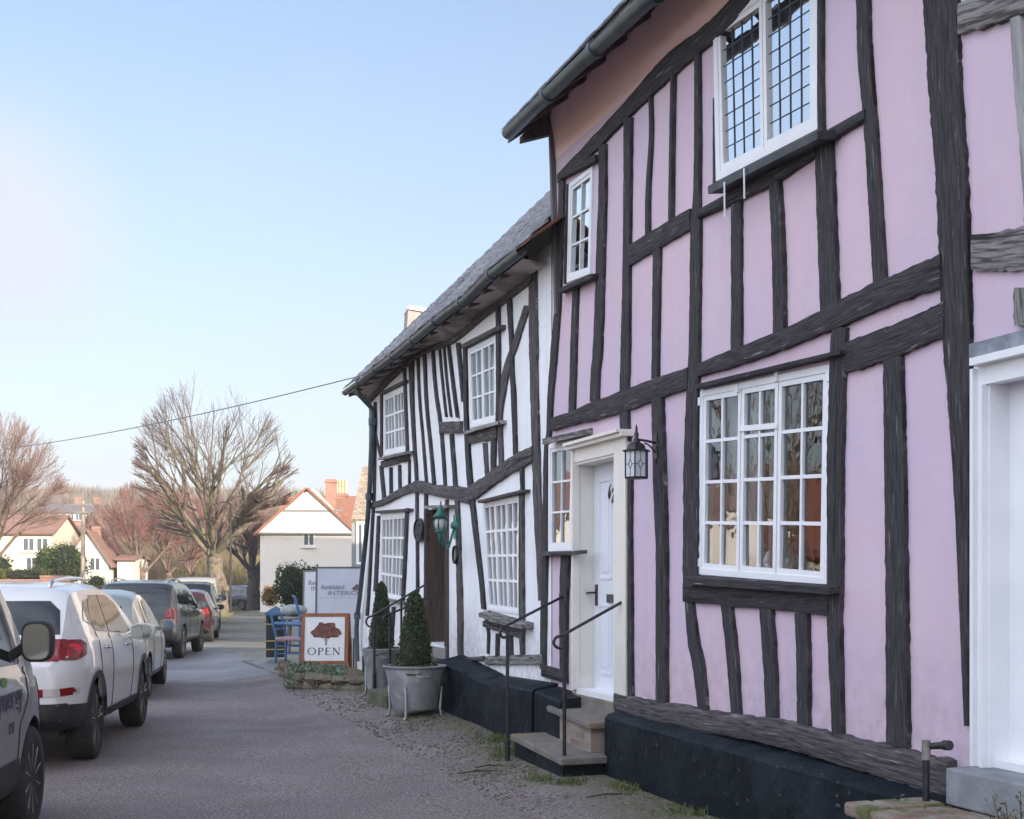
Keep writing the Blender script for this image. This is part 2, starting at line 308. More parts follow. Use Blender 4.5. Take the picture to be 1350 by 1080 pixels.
# ------------------------------------------------------------------ ground, road
def ground_mat():
    m = mat('rough_grass', (.10, .115, .04), .95, (.17, .15, .075), .5, 8, bump=.6, bscale=9, col3=(.06,.055,.03), scale3=1.1, lo3=.5, hi3=.7); return m
def road_mat():
    m = bpy.data.materials.new('tarmac'); m.use_nodes = True; t = m.node_tree; p = t.nodes['Principled BSDF']; LK = t.links.new
    tcn = t.nodes.new('ShaderNodeTexCoord'); P = tcn.outputs['Object']
    def N(sc, d=6, rough=.6):
        n = t.nodes.new('ShaderNodeTexNoise'); n.inputs['Scale'].default_value = sc; n.inputs['Detail'].default_value = d
        n.inputs['Roughness'].default_value = rough; LK(P, n.inputs[0]); return n.outputs[0]
    def RG(src, a, b, c=0, d=1, smt=False):
        r = t.nodes.new('ShaderNodeMapRange'); LK(src, r.inputs[0])
        for k, v in zip((1,2,3,4), (a,b,c,d)): r.inputs[k].default_value = v
        if smt: r.interpolation_type = 'SMOOTHSTEP'
        return r.outputs[0]
    def MX(f, a, b):
        x = t.nodes.new('ShaderNodeMix'); x.data_type = 'RGBA'
        LK(f, x.inputs[0])
        for k, v in ((6, a), (7, b)):
            if isinstance(v, tuple): x.inputs[k].default_value = (*v, 1)
            else: LK(v, x.inputs[k])
        return x.outputs[2]
    def MA(op, a, b):
        n = t.nodes.new('ShaderNodeMath'); n.operation = op; n.use_clamp = False
        for k, v in ((0, a), (1, b)):
            if isinstance(v, (int, float)): n.inputs[k].default_value = v
            else: LK(v, n.inputs[k])
        return n.outputs[0]
    base = MX(RG(N(.8), .35, .65), (.165, .133, .130), (.25, .20, .192))
    speck = MX(RG(N(62, 2, .7), .53, .62), base, (.42, .37, .355))
    dark = MX(RG(N(44, 3, .7), .50, .60), speck, (.095, .077, .078))
    # sky sheen put into a bluer colour on the smoother stretch beyond about 20 m
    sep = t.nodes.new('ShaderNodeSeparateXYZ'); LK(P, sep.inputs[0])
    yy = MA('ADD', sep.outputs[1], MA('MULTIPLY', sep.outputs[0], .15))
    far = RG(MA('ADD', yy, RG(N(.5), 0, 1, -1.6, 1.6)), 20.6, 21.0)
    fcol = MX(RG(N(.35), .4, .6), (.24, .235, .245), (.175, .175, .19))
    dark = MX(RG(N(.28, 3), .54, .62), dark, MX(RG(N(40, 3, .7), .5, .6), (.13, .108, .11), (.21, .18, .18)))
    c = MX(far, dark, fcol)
    # gravel, moss and dirt banked against the house fronts
    dt = t.nodes.new('ShaderNodeVectorMath'); dt.operation = 'DOT_PRODUCT'; dt.inputs[1].default_value = (CT, ST, 0); LK(P, dt.inputs[0])
    tt = MA('SUBTRACT', DP, dt.outputs['Value'])
    edge = RG(MA('ADD', tt, RG(N(1.7), .2, .8, -.6, .6)), .30, 1.05, 1, 0, True)
    gr = MX(RG(N(28, 4), .42, .6), (.10, .085, .06), (.24, .215, .17))
    ms = MX(RG(N(5, 6), .45, .6), gr, (.12, .125, .055))
    c = MX(MA('MULTIPLY', edge, .85), c, ms)
    LK(c, p.inputs['Base Color'])
    rg = RG(N(1.2), .3, .7, .6, .85); rf = MA('SUBTRACT', rg, MA('MULTIPLY', far, .22)); LK(rf, p.inputs['Roughness'])
    b = t.nodes.new('ShaderNodeBump'); b.inputs['Strength'].default_value = .9; b.inputs['Distance'].default_value = .012
    LK(N(60, 4), b.inputs['Height']); LK(b.outputs[0], p.inputs['Normal'])
    return m
def axis_vals(segs):
    out = []
    for a, b, n in segs: out += [a+(b-a)*k/n for k in range(n)]
    return out + [segs[-1][1]]
def sheet(name, xs, ys, dz, m):
    mb = MB(); mb.add([(x, y, gz(x, y)+dz-(.3 if -8 < x < 8 and y < 45 else 0)) for y in ys for x in xs]); nx = len(xs)
    for j in range(len(ys)-1):
        for i in range(nx-1): k = j*nx+i; mb.face((k, k+1, k+nx+1, k+nx))
    return mb.build(name, m, smooth=True)
g = sheet('ground', axis_vals([(-900,-120,8),(-120,-40,10),(-40,40,20),(40,120,8),(120,700,6)]),
          axis_vals([(-120,-10,8),(-10,60,35),(60,110,10),(110,400,30),(400,1200,8)]), -.05, ground_mat())
tag(g, kind='structure')
def road_sheet():
    Ledge = [(-25,-9.5),(-5,-8.0),(8,-7.6),(14,-8.2),(28,-11.6),(42,-13.6),(56,-14.0),(75,-15.2),(90,-19),(108,-30)]
    def xl(y):
        for (a, b), (c, d) in zip(Ledge, Ledge[1:]):
            if a <= y <= c: return lerp(b, d, (y-a)/(c-a))
        return Ledge[-1][1]
    Redge = [(19.5,-1.9),(28,-2.8),(45,-5.5),(62,-9),(80,-12.6),(92,-15),(108,-25)]
    def xr(y):
        if y <= 19.5: return (DP-y*ST)/CT + .0
        for (a, b), (c, d) in zip(Redge, Redge[1:]):
            if a <= y <= c: return lerp(b, d, (y-a)/(c-a))
        return Redge[-1][1]
    ys = axis_vals([(-25,4,15),(4,24,60),(24,60,36),(60,108,24)]); mb = MB(); n = 30; rows = []
    for y in ys:
        a, b = xl(y), xr(y); row = []
        for k in range(n+1):
            q = 1-(1-k/n)**1.8; x = lerp(a, b, q)
            row.append((x, y, gz(x, y) + .004*mnoise.noise((x*.8, y*.8, 3))*4*(1 if y < 40 else 0)))
        rows.append(mb.add(row))
    for r0, r1 in zip(rows, rows[1:]):
        for k in range(n): mb.face((r0[k], r0[k+1], r1[k+1], r1[k]))
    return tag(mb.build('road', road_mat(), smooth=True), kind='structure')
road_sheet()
# garden paving beyond the white house
mb = MB()
q = [(fw(18.6, -.95, 0)), (fw(26, -.95, 0)), (fw(26, 6, 0)), (fw(18.6, 6, 0))]
pp = [(p.x, p.y, gz(p.x, p.y)+.02) for p in q]; mb.quad(*pp)
tag(mb.build('forecourt', M_stone), kind='structure')

# ------------------------------------------------------------------ facade tools
def hx(mb, q, y0, y1, mi=0):        # prism over a (s,z) quad between depths y0 and y1
    mb.hexa([fw(s, y1, z) for s, z in q] + [fw(s, y0, z) for s, z in q], mi)
def strip(mb, p0, p1, wd, y0, y1, mi=0):
    d = Vector((p1[0]-p0[0], p1[1]-p0[1])); l = d.length or 1; n = Vector((-d.y, d.x))/l*wd/2
    hx(mb, [(p0[0]-n.x, p0[1]-n.y), (p1[0]-n.x, p1[1]-n.y), (p1[0]+n.x, p1[1]+n.y), (p0[0]+n.x, p0[1]+n.y)], y0, y1, mi)
RNG = random.Random(7)
def resamp(pts, step):
    out = []
    P = [Vector(p) for p in pts]
    for i in range(len(P)-1):
        p0 = P[i-1] if i else P[i]*2-P[i+1]; p1 = P[i]; p2 = P[i+1]; p3 = P[i+2] if i+2 < len(P) else P[i+1]*2-P[i]
        n = max(1, int((p2-p1).length/step))
        for k in range(n):
            t = k/n
            out.append(.5*((2*p1)+(-p0+p2)*t+(2*p0-5*p1+4*p2-p3)*t*t+(-p0+3*p1-3*p2+p3)*t**3))
    out.append(P[-1]); return out
def timber(parent, pts, mode, m, proud=.03, name=None, rough=1.0, off=0, step=6, ws=.95, metric=False):
    seed = RNG.random()*100; pr = proud + RNG.uniform(-.006, .006)
    if metric: step = .05
    S = resamp(pts, step); mb = MB(); rings = []; L = 0; prev = None; us = []
    for i, c in enumerate(S):
        x, y, wd = c; j = i*(step if not metric else 6)*.06; wd *= ws
        n1 = mnoise.noise((j, seed, 0)); n2 = mnoise.noise((j, seed, 9)); n3 = mnoise.noise((j*3, seed, 5))+.45*mnoise.noise((j*11, seed, 5)); n4 = mnoise.noise((j*3, seed, 15))+.45*mnoise.noise((j*11, seed, 25))
        h = wd/2
        a = h*(1+rough*(.10*n1+.07*n3)); b = h*(1+rough*(.10*n2+.07*n4))
        if metric: e = [(x+a, y), (x-b, y)] if mode == 'v' else [(x, y+a), (x, y-b)]
        elif mode == 'v': e = [F(x-a, y, off), F(x+b, y, off)]
        else: e = [F(x, y-a, off), F(x, y+b, off)]
        e0, e1 = e
        row = []
        for q, dy in ((0, .02), (0, -pr*.90), (.05, -pr), (.37, -pr*1.02-.004*n1), (.63, -pr*1.02+.004*n2), (.95, -pr), (1, -pr*.90), (1, .02)):
            jit = .0025*mnoise.noise((j*4, seed+q*7, 2)) if 0 < q < 1 else 0
            row.append(fw(lerp(e0[0], e1[0], q), dy+jit-off, lerp(e0[1], e1[1], q)))
        if prev is not None: L += (row[3]-prev).length
        prev = row[3]; wm = (Vector(e0)-Vector(e1)).length; us.append((L, [(-a+(a+b)*q_)*wm/(a+b) for q_ in (0, .01, .05, .37, .63, .95, .99, 1)])); rings.append(mb.add(row))
    for i in range(len(rings)-1):
        r0, r1 = rings[i], rings[i+1]; (u0, w0), (u1, w1) = us[i], us[i+1]
        for k in range(7):
            mb.face((r0[k], r0[k+1], r1[k+1], r1[k]), 0, ((u0, w0[k]), (u0, w0[k+1]), (u1, w1[k+1]), (u1, w1[k])))
    for r, u in ((rings[0], us[0][0]), (rings[-1][::-1], us[-1][0])): mb.face(r, 0, [(u, k*.03) for k in range(8)])
    o = mb.build(name or ('timber_post' if mode == 'v' else 'timber_beam'), m, parent, smooth=True, sharp=50)
    return o
def in_poly(p, poly):
    c = False; n = len(poly); j = n-1
    for i in range(n):
        if (poly[i][1] > p[1]) != (poly[j][1] > p[1]) and p[0] < (poly[j][0]-poly[i][0])*(p[1]-poly[i][1])/(poly[j][1]-poly[i][1])+poly[i][0]: c = not c
        j = i
    return c
def wall_panel(parent, name, outline, holes, m, reveal=.14, y=0.):
    from mathutils.geometry import delaunay_2d_cdt
    V = []; E = []
    for loop in [outline]+holes:
        k = len(V); V += [Vector(p) for p in loop]; E += [(k+i, k+(i+1) % len(loop)) for i in range(len(loop))]
    vo, eo, fo = delaunay_2d_cdt(V, E, [], 0, 1e-6)[:3]
    mb = MB(); mb.add([fw(v.x, y, v.y) for v in vo])
    for f in fo:
        c = sum((vo[i] for i in f), Vector((0, 0)))/len(f)
        if in_poly(c, outline) and not any(in_poly(c, h) for h in holes): mb.face(list(f))
    for h in holes:
        for a, b in zip(h, h[1:]+h[:1]): mb.quad(fw(a[0], y, a[1]), fw(b[0], y, b[1]), fw(b[0], y+reveal, b[1]), fw(a[0], y+reveal, a[1]))
    return mb.build(name, m, parent)
def bil(q, u, v):      # q: TL TR BR BL in (s,z)
    a = (lerp(q[0][0], q[1][0], u), lerp(q[0][1], q[1][1], u)); b = (lerp(q[3][0], q[2][0], u), lerp(q[3][1], q[2][1], u))
    return (lerp(a[0], b[0], v), lerp(a[1], b[1], v))
def rect_frame(mb, q, u0, u1, v0, v1, wd, y0, y1):
    c = [bil(q, u0, v0), bil(q, u1, v0), bil(q, u1, v1), bil(q, u0, v1)]
    ctr = (sum(p[0] for p in c)/4, sum(p[1] for p in c)/4)
    inn = []
    for p in c: inn.append((p[0]+(wd if p[0] < ctr[0] else -wd), p[1]+(wd if p[1] < ctr[1] else -wd)))
    for k in range(4):
        k2 = (k+1) % 4; hx(mb, [c[k], c[k2], inn[k2], inn[k]], y0, y1)
    return inn
def window(parent, px, cas, rows, m=None, fw_=.05, cw=.03, bar=.018, yf=-.012, depth=.05, glass=None, curtains=(), lead=False, room=2.0, label=None, innerm=None, rowsf=None, vt=0):
    """px: TL TR BR BL of the white frame on the photo; cas: list of (u0,u1,cols)"""
    m = m or M_wpaint; glass = glass or M_glass
    q = [F(*p) for p in px]; mb = MB()
    inn = rect_frame(mb, q, 0, 1, 0, 1, fw_, yf, yf+depth+.04)
    fr = mb.build('window', m, parent)
    if label: fr['label'] = label
    iq = inn
    for (u0, u1, cols) in cas:
        cb = MB(); gl = MB(); bb = MB()
        ci = rect_frame(cb, iq, u0+(.004 if u0 > 0 else 0), u1-(.004 if u1 < 1 else 0), 0, 1, cw, yf+.008, yf+depth)
        gy = yf+.030
        g4 = [fw(p[0], gy+RNG.uniform(-.002, .002), p[1]) for p in ci]; 
        # every pane sits a hair out of plane, as old glass does
        for c in range(cols):
            for r in range(rows):
                v0, v1 = r/rows, (r+1)/rows
                a = [bil(ci, c/cols, v0), bil(ci, c/cols, v1), bil(ci, (c+1)/cols, v1), bil(ci, (c+1)/cols, v0)]
                q_ = .0004 if lead else .0014; t1, t2 = RNG.uniform(-q_, q_), RNG.uniform(-q_, q_)
                gl.quad(*[fw(p[0], gy+d, p[1]) for p, d in zip(a, (t1+t2, t1-t2, -t1-t2, -t1+t2))])
        wd = .0045 if lead else bar; ya, yb = (gy-.006, gy+.006) if lead else (yf+.012, gy+.008)
        for c in range(1, cols): strip(bb, bil(ci, c/cols, 0), bil(ci, c/cols, 1), wd, ya, yb)
        for r in range(1, rows): strip(bb, bil(ci, 0, r/rows), bil(ci, 1, r/rows), wd, ya+.0015, yb-.0015)
        cb.build('casement', m, fr); gl.build('pane', glass, fr)
        bb.build('lead_lattice' if lead else 'glazing_bars', M_lead if lead else m, fr)
    # the dim room behind
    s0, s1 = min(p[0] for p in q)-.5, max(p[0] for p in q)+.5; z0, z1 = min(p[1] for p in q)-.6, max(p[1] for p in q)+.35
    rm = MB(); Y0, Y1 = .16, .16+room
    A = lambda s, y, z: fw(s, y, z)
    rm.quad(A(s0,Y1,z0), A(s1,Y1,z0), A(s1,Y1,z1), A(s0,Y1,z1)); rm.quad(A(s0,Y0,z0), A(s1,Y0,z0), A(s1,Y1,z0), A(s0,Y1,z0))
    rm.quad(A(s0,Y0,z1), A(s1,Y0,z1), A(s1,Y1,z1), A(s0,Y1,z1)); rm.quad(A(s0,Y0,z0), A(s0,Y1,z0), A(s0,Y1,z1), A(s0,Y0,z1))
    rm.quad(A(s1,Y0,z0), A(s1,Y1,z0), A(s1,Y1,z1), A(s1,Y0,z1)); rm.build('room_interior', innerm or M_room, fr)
    for (u0, u1, v0, v1, cm) in curtains:
        cm_ = MB(); n = 28; rows_ = []
        for k in range(n+1):
            u = lerp(u0, u1, k/n); yy = .20+.018*math.sin(k*1.9)+.008*math.sin(k*4.1)
            a = bil(iq, u, v0); b = bil(iq, u, v1); rows_.append(cm_.add([fw(a[0], yy, a[1]), fw(b[0], yy, b[1])]))
        for r0, r1 in zip(rows_, rows_[1:]): cm_.face((r0[0], r1[0], r1[1], r0[1]))
        cm_.build('curtain', cm, fr, smooth=True)
    return fr, q
def grow(q, d):
    c = (sum(p[0] for p in q)/4, sum(p[1] for p in q)/4)
    return [(p[0]+(d if p[0] > c[0] else -d), p[1]+(d if p[1] > c[1] else -d)) for p in q]
def shrink(px, d=.012): return grow([F(*p) for p in px], -d)
def board(parent, a, b, th, proud, m, name, back=.0, tilt=0):      # projecting ledge / drip board; a, b photo pixels, th in px
    mb = MB(); po = proud*.8; A0, A1 = F(a[0], a[1]-th/2, po), F(a[0], a[1]+th/2, po); B0, B1 = F(b[0], b[1]-th/2, po), F(b[0], b[1]+th/2, po); n = 10; rings = []
    us = []
    sd_ = RNG.random()*50
    for k in range(n+1):
        t = k/n; s = lerp(A0[0], B0[0], t); z1 = lerp(A0[1], B0[1], t); z0 = lerp(A1[1], B1[1], t)
        j = .006*mnoise.noise((t*6, sd_, 0))
        rings.append(mb.add([fw(s, back+.01, z0), fw(s, -proud+j, z0-tilt), fw(s, -proud-.002+j, z1-tilt-.003), fw(s, back+.01, z1)])); us.append(s)
    for i in range(n):
        r0, r1 = rings[i], rings[i+1]
        for k in range(4): mb.face((r0[k], r0[(k+1) % 4], r1[(k+1) % 4], r1[k]), 0, ((us[i], k*.05), (us[i], k*.05+.05), (us[i+1], k*.05+.05), (us[i+1], k*.05)))
    for r, u in ((rings[0], us[0]), (rings[-1][::-1], us[-1])): mb.face(r, 0, [(u, 0), (u, .1), (u, .12), (u, .05)])
    return mb.build(name, m, parent)

# ================================================================== PINK HOUSE
S_P0, S_P1 = 5.14, F(728, 300)[0]       # near and far ends of the pink house
pink = thing('timbered_house', 'tall pink timber-framed house with dark oak studs and a numbered white door', 'house', fw(S_P0, 0, 0), FRZ)
WB = [(925,516),(1095.5,480.5),(1091.5,771),(922.5,757)]
WT = [(945,35),(1083,-68),(1083,171),(949,240)]
WS = [(752,243),(783,219),(780,361),(749,373)]
WL = [(725,586.5),(758,579.5),(755,726),(724.5,727)]
DOOR = [(762,609),(816,600),(816,926),(762,903)]
Z_PT = 5.95
_d = [F(*p) for p in DOOR]; _zb = F(790, 915)[1]-.02
holes = [shrink(WB), shrink(WT), shrink(WS), shrink(WL), [_d[0], _d[1], (_d[1][0], _zb), (_d[0][0], _zb)]]
wall_panel(pink, 'plaster_wall', [(S_P0, .2), (S_P1, .2), (S_P1, 5.36), (S_P0, 5.36)], holes, M_pink, reveal=.2)
# plaster band under the eaves leans out a little
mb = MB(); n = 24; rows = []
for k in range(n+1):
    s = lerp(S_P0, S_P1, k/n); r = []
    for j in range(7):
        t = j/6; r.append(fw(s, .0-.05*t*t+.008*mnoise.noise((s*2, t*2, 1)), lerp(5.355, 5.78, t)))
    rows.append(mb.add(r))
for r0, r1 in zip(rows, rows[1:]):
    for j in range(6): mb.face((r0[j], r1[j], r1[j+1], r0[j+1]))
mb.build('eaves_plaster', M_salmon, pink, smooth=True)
# side and back walls
mb = MB()
for a, b in (((S_P1, 0), (S_P1, 7.6)), ((S_P1, 7.6), (S_P0, 7.6)), ((S_P0, 7.6), (S_P0, .3))):
    mb.quad(fw(a[0], a[1], 0), fw(b[0], b[1], 0), fw(b[0], b[1], Z_PT-.3), fw(a[0], a[1], Z_PT-.3))
RG_Y, RG_Z = 3.9, 5.45+4.35
for s in (S_P0, S_P1): mb.face(mb.add([fw(s, 0, Z_PT-.3), fw(s, 7.6, Z_PT-.3), fw(s, RG_Y, RG_Z-.12)]))
mb.build('side_wall', M_pink, pink)
PP = [[(743,238,7),(739,375,6.5),(733,460,8),(728,520,6.5),(726,570,5.5),(722,600,5),(721,720,6),(719,800,7),(718,882,7)],
 [(761.5,372,7),(758.5,460,8),(757.5,500,8),(756,545,8)],
 [(797,190,9.5),(797,260,9.5),(795,325,10.5),(790.5,460,11),(788,485,11),(786,530,11)],
 [(831,155,10),(829.5,325,9),(827.5,460,11),(826,520,11),(827,582,12)],
 [(831,600,8),(832,632,8),(831,700,9),(831,790,11),(831,860,11),(831.5,918,12)],
 [(860,125,4),(861,180,4),(857,250,5),(856.5,312,5.5)],
 [(891,95,4),(889.5,180,4),(888,292,4.5)],
 [(869,322,10),(867,460,8.5),(866.5,500,9)],
 [(870,515,14),(873,633,15),(876,730,14),(876,860,14),(876,930,14)],
 [(922.5,68,6),(923,180,7.5),(922,255,8),(920.5,304,13),(919.5,400,13),(918,480,14),(915,560,17),(914.5,640,20),(914,768,20)],
 [(909.5,765,11),(912,800,11),(917,845,15),(924,880,15),(930,938,13)],
 [(945.5,130,2.5),(946,243,4)],
 [(974,266,13),(974,462,14)],
 [(1025,228,14),(1030,330,15),(1032,440,15)],
 [(1090,186,23),(1094,300,24),(1098,410,24)],
 [(1085,-20,7),(1085,100,7),(1087,180,6)],
 [(1141,-150,20),(1141,-20,17),(1144,83,18),(1151,167,17),(1158,280,17),(1164,378,18)],
 [(1236,-330,52),(1243,-30,48),(1247,60,45),(1250,125,44),(1258,230,42),(1262,333,41),(1266,450,38),(1269,551,27),(1273,662,20),(1275,780,13),(1279,957,5)],
 [(1181,462,25),(1184,625,27),(1186,780,28),(1188,985,30)],
 [(1112,432,18),(1109,470,20),(1105,625,20),(1105,760,19),(1104,820,18),(1109,970,14)],
 [(961,798,14),(968,860,14),(974,942,12)], [(1014,803,16),(1019,880,16),(1022,950,14)], [(1061,808,17),(1063,880,16),(1063.5,958,15)],
 [(748.5,733,11),(746,800,10),(746,896,8)]]
for p in PP: timber(pink, p, 'v', M_oak)
PB = [[(739,236,13),(781,196,22),(825,150,25),(881,92,36),(925,56,32),(955,30,34),(1000,-20,36),(1040,-62,36),(1100,-130,38)],
 [(832,338,28),(872,313.5,29),(914,289,29)],
 [(926,283,12),(960,266,16),(1020,235,22),(1082,194,24)], [(1090,184,16),(1146,152,16)],
 [(731,560,18),(760,551,20),(790,541,27),(820,531.5,29),(864,515,30),(912,498.5,29)],
 [(924,489,18),(960,476,24),(1004,461,26),(1092,424,32),(1121,410,38),(1171,387,40),(1247,357,46)],
 [(1119,472,42),(1187,449,46),(1251,421,48)],
 [(906,781,26),(1000,789,27),(1098,798,28)],
 [(718,884,16),(750,893,16)],
 [(818,924,22),(868,938,28),(900,942,30),(940,951,31),(1000,960,34),(1050,969,38),(1090,981,38),(1173,1003,46),(1262,1027,52)]]
for i, p in enumerate(PB): timber(pink, p, 'h', M_oakg if i == 9 else M_oak, proud=.036 if i != 9 else .055, rough=1.7 if i == 9 else 1.0)
# windows
fb, qb = window(pink, WB, [(0,.345,2),(.345,.65,2),(.65,1,2)], 4, curtains=[(0.0,.30,0,1,M_net2),(.36,.43,0,1,M_net2)], fw_=.04, cw=.035, bar=.022, room=3.2, label='big white window of three casements with small panes')
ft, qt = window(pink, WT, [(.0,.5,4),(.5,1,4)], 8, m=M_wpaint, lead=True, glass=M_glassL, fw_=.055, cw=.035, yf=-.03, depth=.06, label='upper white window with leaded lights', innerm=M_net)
fs, qs = window(pink, WS, [(0,1,2)], 3, glass=M_glassL, fw_=.04, cw=.03, yf=-.015, label='narrow upper white window of six panes')
fl, ql = window(pink, WL, [(0,1,2)], 3, fw_=.04, cw=.035, yf=-.015, label='narrow white window left of the door', curtains=[(.1,.9,0,.28,M_net)])
mb = MB()                                   # small fanlight rail and stays on the big window
strip(mb, bil(qb,.345,.235), bil(qb,.645,.245), .035, -.014, .03); 
for u, v in ((.0,.05),(.0,.93),(1,.05),(.33,.02),(.64,.0)):
    p = bil(qb, u, v); hx(mb, [(p[0]-.018,p[1]-.035),(p[0]+.018,p[1]-.035),(p[0]+.018,p[1]+.02),(p[0]-.018,p[1]+.02)], -.022, 0)
mb.build('hinges', M_wpaint, fb)
mb = MB()                                   # small things on the inner window board
p0 = bil(qb, .02, .985); p1 = bil(qb, .98, .985)
hx(mb, [(p0[0], p0[1]), (p1[0], p1[1]), (p1[0], p1[1]+.02), (p0[0], p0[1]+.02)], .06, .24)
mb.build('window_board', M_wpaint, fb)
for u, m_, pr in ((.44, M_wpaint, [(.0,0),(.035,.01),(.045,.05),(.03,.09),(.02,.11),(0,.115)]), (.57, M_wpaint, [(0,0),(.03,.01),(.04,.04),(.03,.07),(0,.075)]), (.24, M_black, [(0,0),(.04,.01),(.045,.05),(.035,.08),(0,.09)])):
    mb = MB(); p = bil(qb, u, .965); mb.lathe(fw(p[0], .14, p[1]+.018), pr, 12); o_ = mb.build('window_ornament', m_, fb, smooth=True)
board(fb, (917,510), (1110,464), 6, .075, M_oak, 'drip_board'); board(fb, (904,763), (1097,776), 10, .10, M_oak, 'sill', tilt=.012)
board(ft, (939,247), (1084,174), 11, .15, mat('dark_lead_sill', (.025,.03,.033), .5, (.05,.055,.06), 8), 'sill', tilt=.02)
board(fs, (736,383), (783,362), 6, .09, M_oak, 'sill', tilt=.01); board(fs, (738,232), (786,208), 9, .06, M_oak, 'drip_board')
board(fl, (719,578), (766,567), 8, .13, M_oakw, 'drip_board', tilt=.03); board(fl, (711,729), (761,727.5), 5, .10, M_oakg, 'sill', tilt=.01)
mb = MB()
strip(mb, F(750.5,243), F(747,374), .05, -.02, .01)
mb.build('side_casing', M_oak, fs)
for xx, yy0, yy1 in ((955,240,287),(981,222,262)):
    mb = MB(); a = F(xx, yy0, .16); b = F(xx, yy1, .16); mb.tube([fw(a[0], -.16, a[1]), fw(b[0], -.158, b[1])], .006, 6); mb.build('sash_cord', M_wpaint, ft)
# door
mb = MB(); dq = [F(*p) for p in DOOR]; sL, sR = dq[0][0], dq[1][0]; zT = (dq[0][1]+dq[1][1])/2; zB = F(790, 915)[1]
cwid = .115
so = F(755, 700, .045)[0]; si = F(824.5, 700, .045)[0]
hx(mb, [(so, zB-.03), (sL, zB-.03), (sL, zT+.11), (so, zT+.11)], -.045, .01); hx(mb, [(sR, zB-.03), (si, zB-.03), (si, zT+.11), (sR, zT+.11)], -.045, .01)
hx(mb, [(sL, zT), (sR, zT), (sR, zT+.11), (sL, zT+.11)], -.043, .01)
strip(mb, (so-.02, zB), (so-.02, zT+.1), .03, -.06, 0)
for (a, b) in ((sL, .0), (sR, .0)):
    hx(mb, [(a-.012, zB), (a+.012, zB), (a+.012, zT), (a-.012, zT)], -.03, .16)
hx(mb, [(sL, zT-.02), (sR, zT-.02), (sR, zT+.004), (sL, zT+.004)], -.03, .16)
dc = mb.build('door_casing', M_cream, pink)
mb = MB(); hx(mb, [(so+.05, zT+.11), (si-.05, zT+.11), (si-.05, zT+.14), (so+.05, zT+.14)], -.10, 0); hx(mb, [(so+.02, zT+.14), (si-.02, zT+.14), (si-.02, zT+.165), (so+.02, zT+.165)], -.13, 0)
mb.build('cornice', M_cream, dc)
dr = MB(); a, b = sL-.014, sR+.014; Y = .14
hx(dr, [(a, zB+.01), (b, zB+.01), (b, zT-.02), (a, zT-.02)], Y, Y+.045)
wd = a-b; hgt = zT-.03-zB
def pan(u0, u1, v0, v1):
    s0, s1 = a-wd*u0, a-wd*u1; z0, z1 = zB+hgt*v0, zB+hgt*v1
    for (p, q_) in (((s0,z0),(s1,z0)),((s1,z0),(s1,z1)),((s1,z1),(s0,z1)),((s0,z1),(s0,z0))): strip(dr, p, q_, .022, Y-.009, Y+.002)
    hx(dr, [(s0-.05, z0+.05), (s1+.05, z0+.05), (s1+.05, z1-.05), (s0-.05, z1-.05)], Y-.007, Y+.003)
pan(.16,.46,.50,.93); pan(.54,.84,.50,.93); pan(.16,.46,.08,.38); pan(.54,.84,.08,.38)
door = dr.build('door', M_wdoor, pink)
mb = MB(); hx(mb, [(sL-.005, zB-.035), (sR+.005, zB-.035), (sR+.005, zB+.012), (sL-.005, zB+.012)], -.02, .18); mb.build('threshold', M_wpaint, door)
mb = MB(); hs = F(779, 785)[0]-.10; hz = 1.52
hs = a-.07; hz = F(779, 785)[1]
hx(mb, [(hs-.02, hz-.09), (hs+.02, hz-.09), (hs+.02, hz+.09), (hs-.02, hz+.09)], Y-.012, Y); mb.tube([fw(hs, Y-.01, hz+.02), fw(hs, Y-.06, hz+.02), fw(hs+.10, Y-.065, hz+.015)], .009, 8)
mb.build('handle', M_black, door)
mb = MB(); ls = (a+b)/2-.02; lz = F(803, 790)[1]; hx(mb, [(ls-.13, lz-.035), (ls+.13, lz-.035), (ls+.13, lz+.035), (ls-.13, lz+.035)], Y-.017, Y); mb.build('letter_plate', mat('letter_plate', (.05,.055,.06), .5), door)
def text_mesh(body, size, M, m, parent, name='lettering', shear=0, ext=.002, sx=1, bold=0, align='CENTER'):
    cu = bpy.data.curves.new('t', 'FONT'); cu.body = body; cu.size = size; cu.align_x = align; cu.align_y = 'CENTER'; cu.shear = shear; cu.extrude = ext; cu.offset = bold
    to = bpy.data.objects.new('t', cu); COL.objects.link(to); bpy.context.view_layer.update()
    me = bpy.data.meshes.new_from_object(to.evaluated_get(bpy.context.evaluated_depsgraph_get())); bpy.data.objects.remove(to); bpy.data.curves.remove(cu)
    mb = MB(); mb.add([M @ Vector((v.co.x*sx, v.co.y, v.co.z)) for v in me.vertices])
    for f in me.polygons: mb.face(list(f.vertices))
    bpy.data.meshes.remove(me); return mb.build(name, m, parent)
def fmat(s, y, z): # text plane on the facade: reads towards -s (left to right seen from the street)
    M = Matrix.Identity(4); X = -E_S; Zv = E_N; Yv = Vector((0, 0, 1))
    for i in range(3): M[i][0] = X[i]; M[i][1] = Yv[i]; M[i][2] = Zv[i]
    p = fw(s, y, z); M[0][3], M[1][3], M[2][3] = p; return M
nzp = F(802, 649)
text_mesh('6', .17, fmat(ls+.085, Y-.008, nzp[1]+.02), M_black, door, 'number', shear=.25, ext=.004, sx=.8, bold=.002); text_mesh('2', .17, fmat(ls+.012, Y-.008, nzp[1]-.015), M_black, door, 'number', shear=.25, ext=.004, sx=.8, bold=.002)
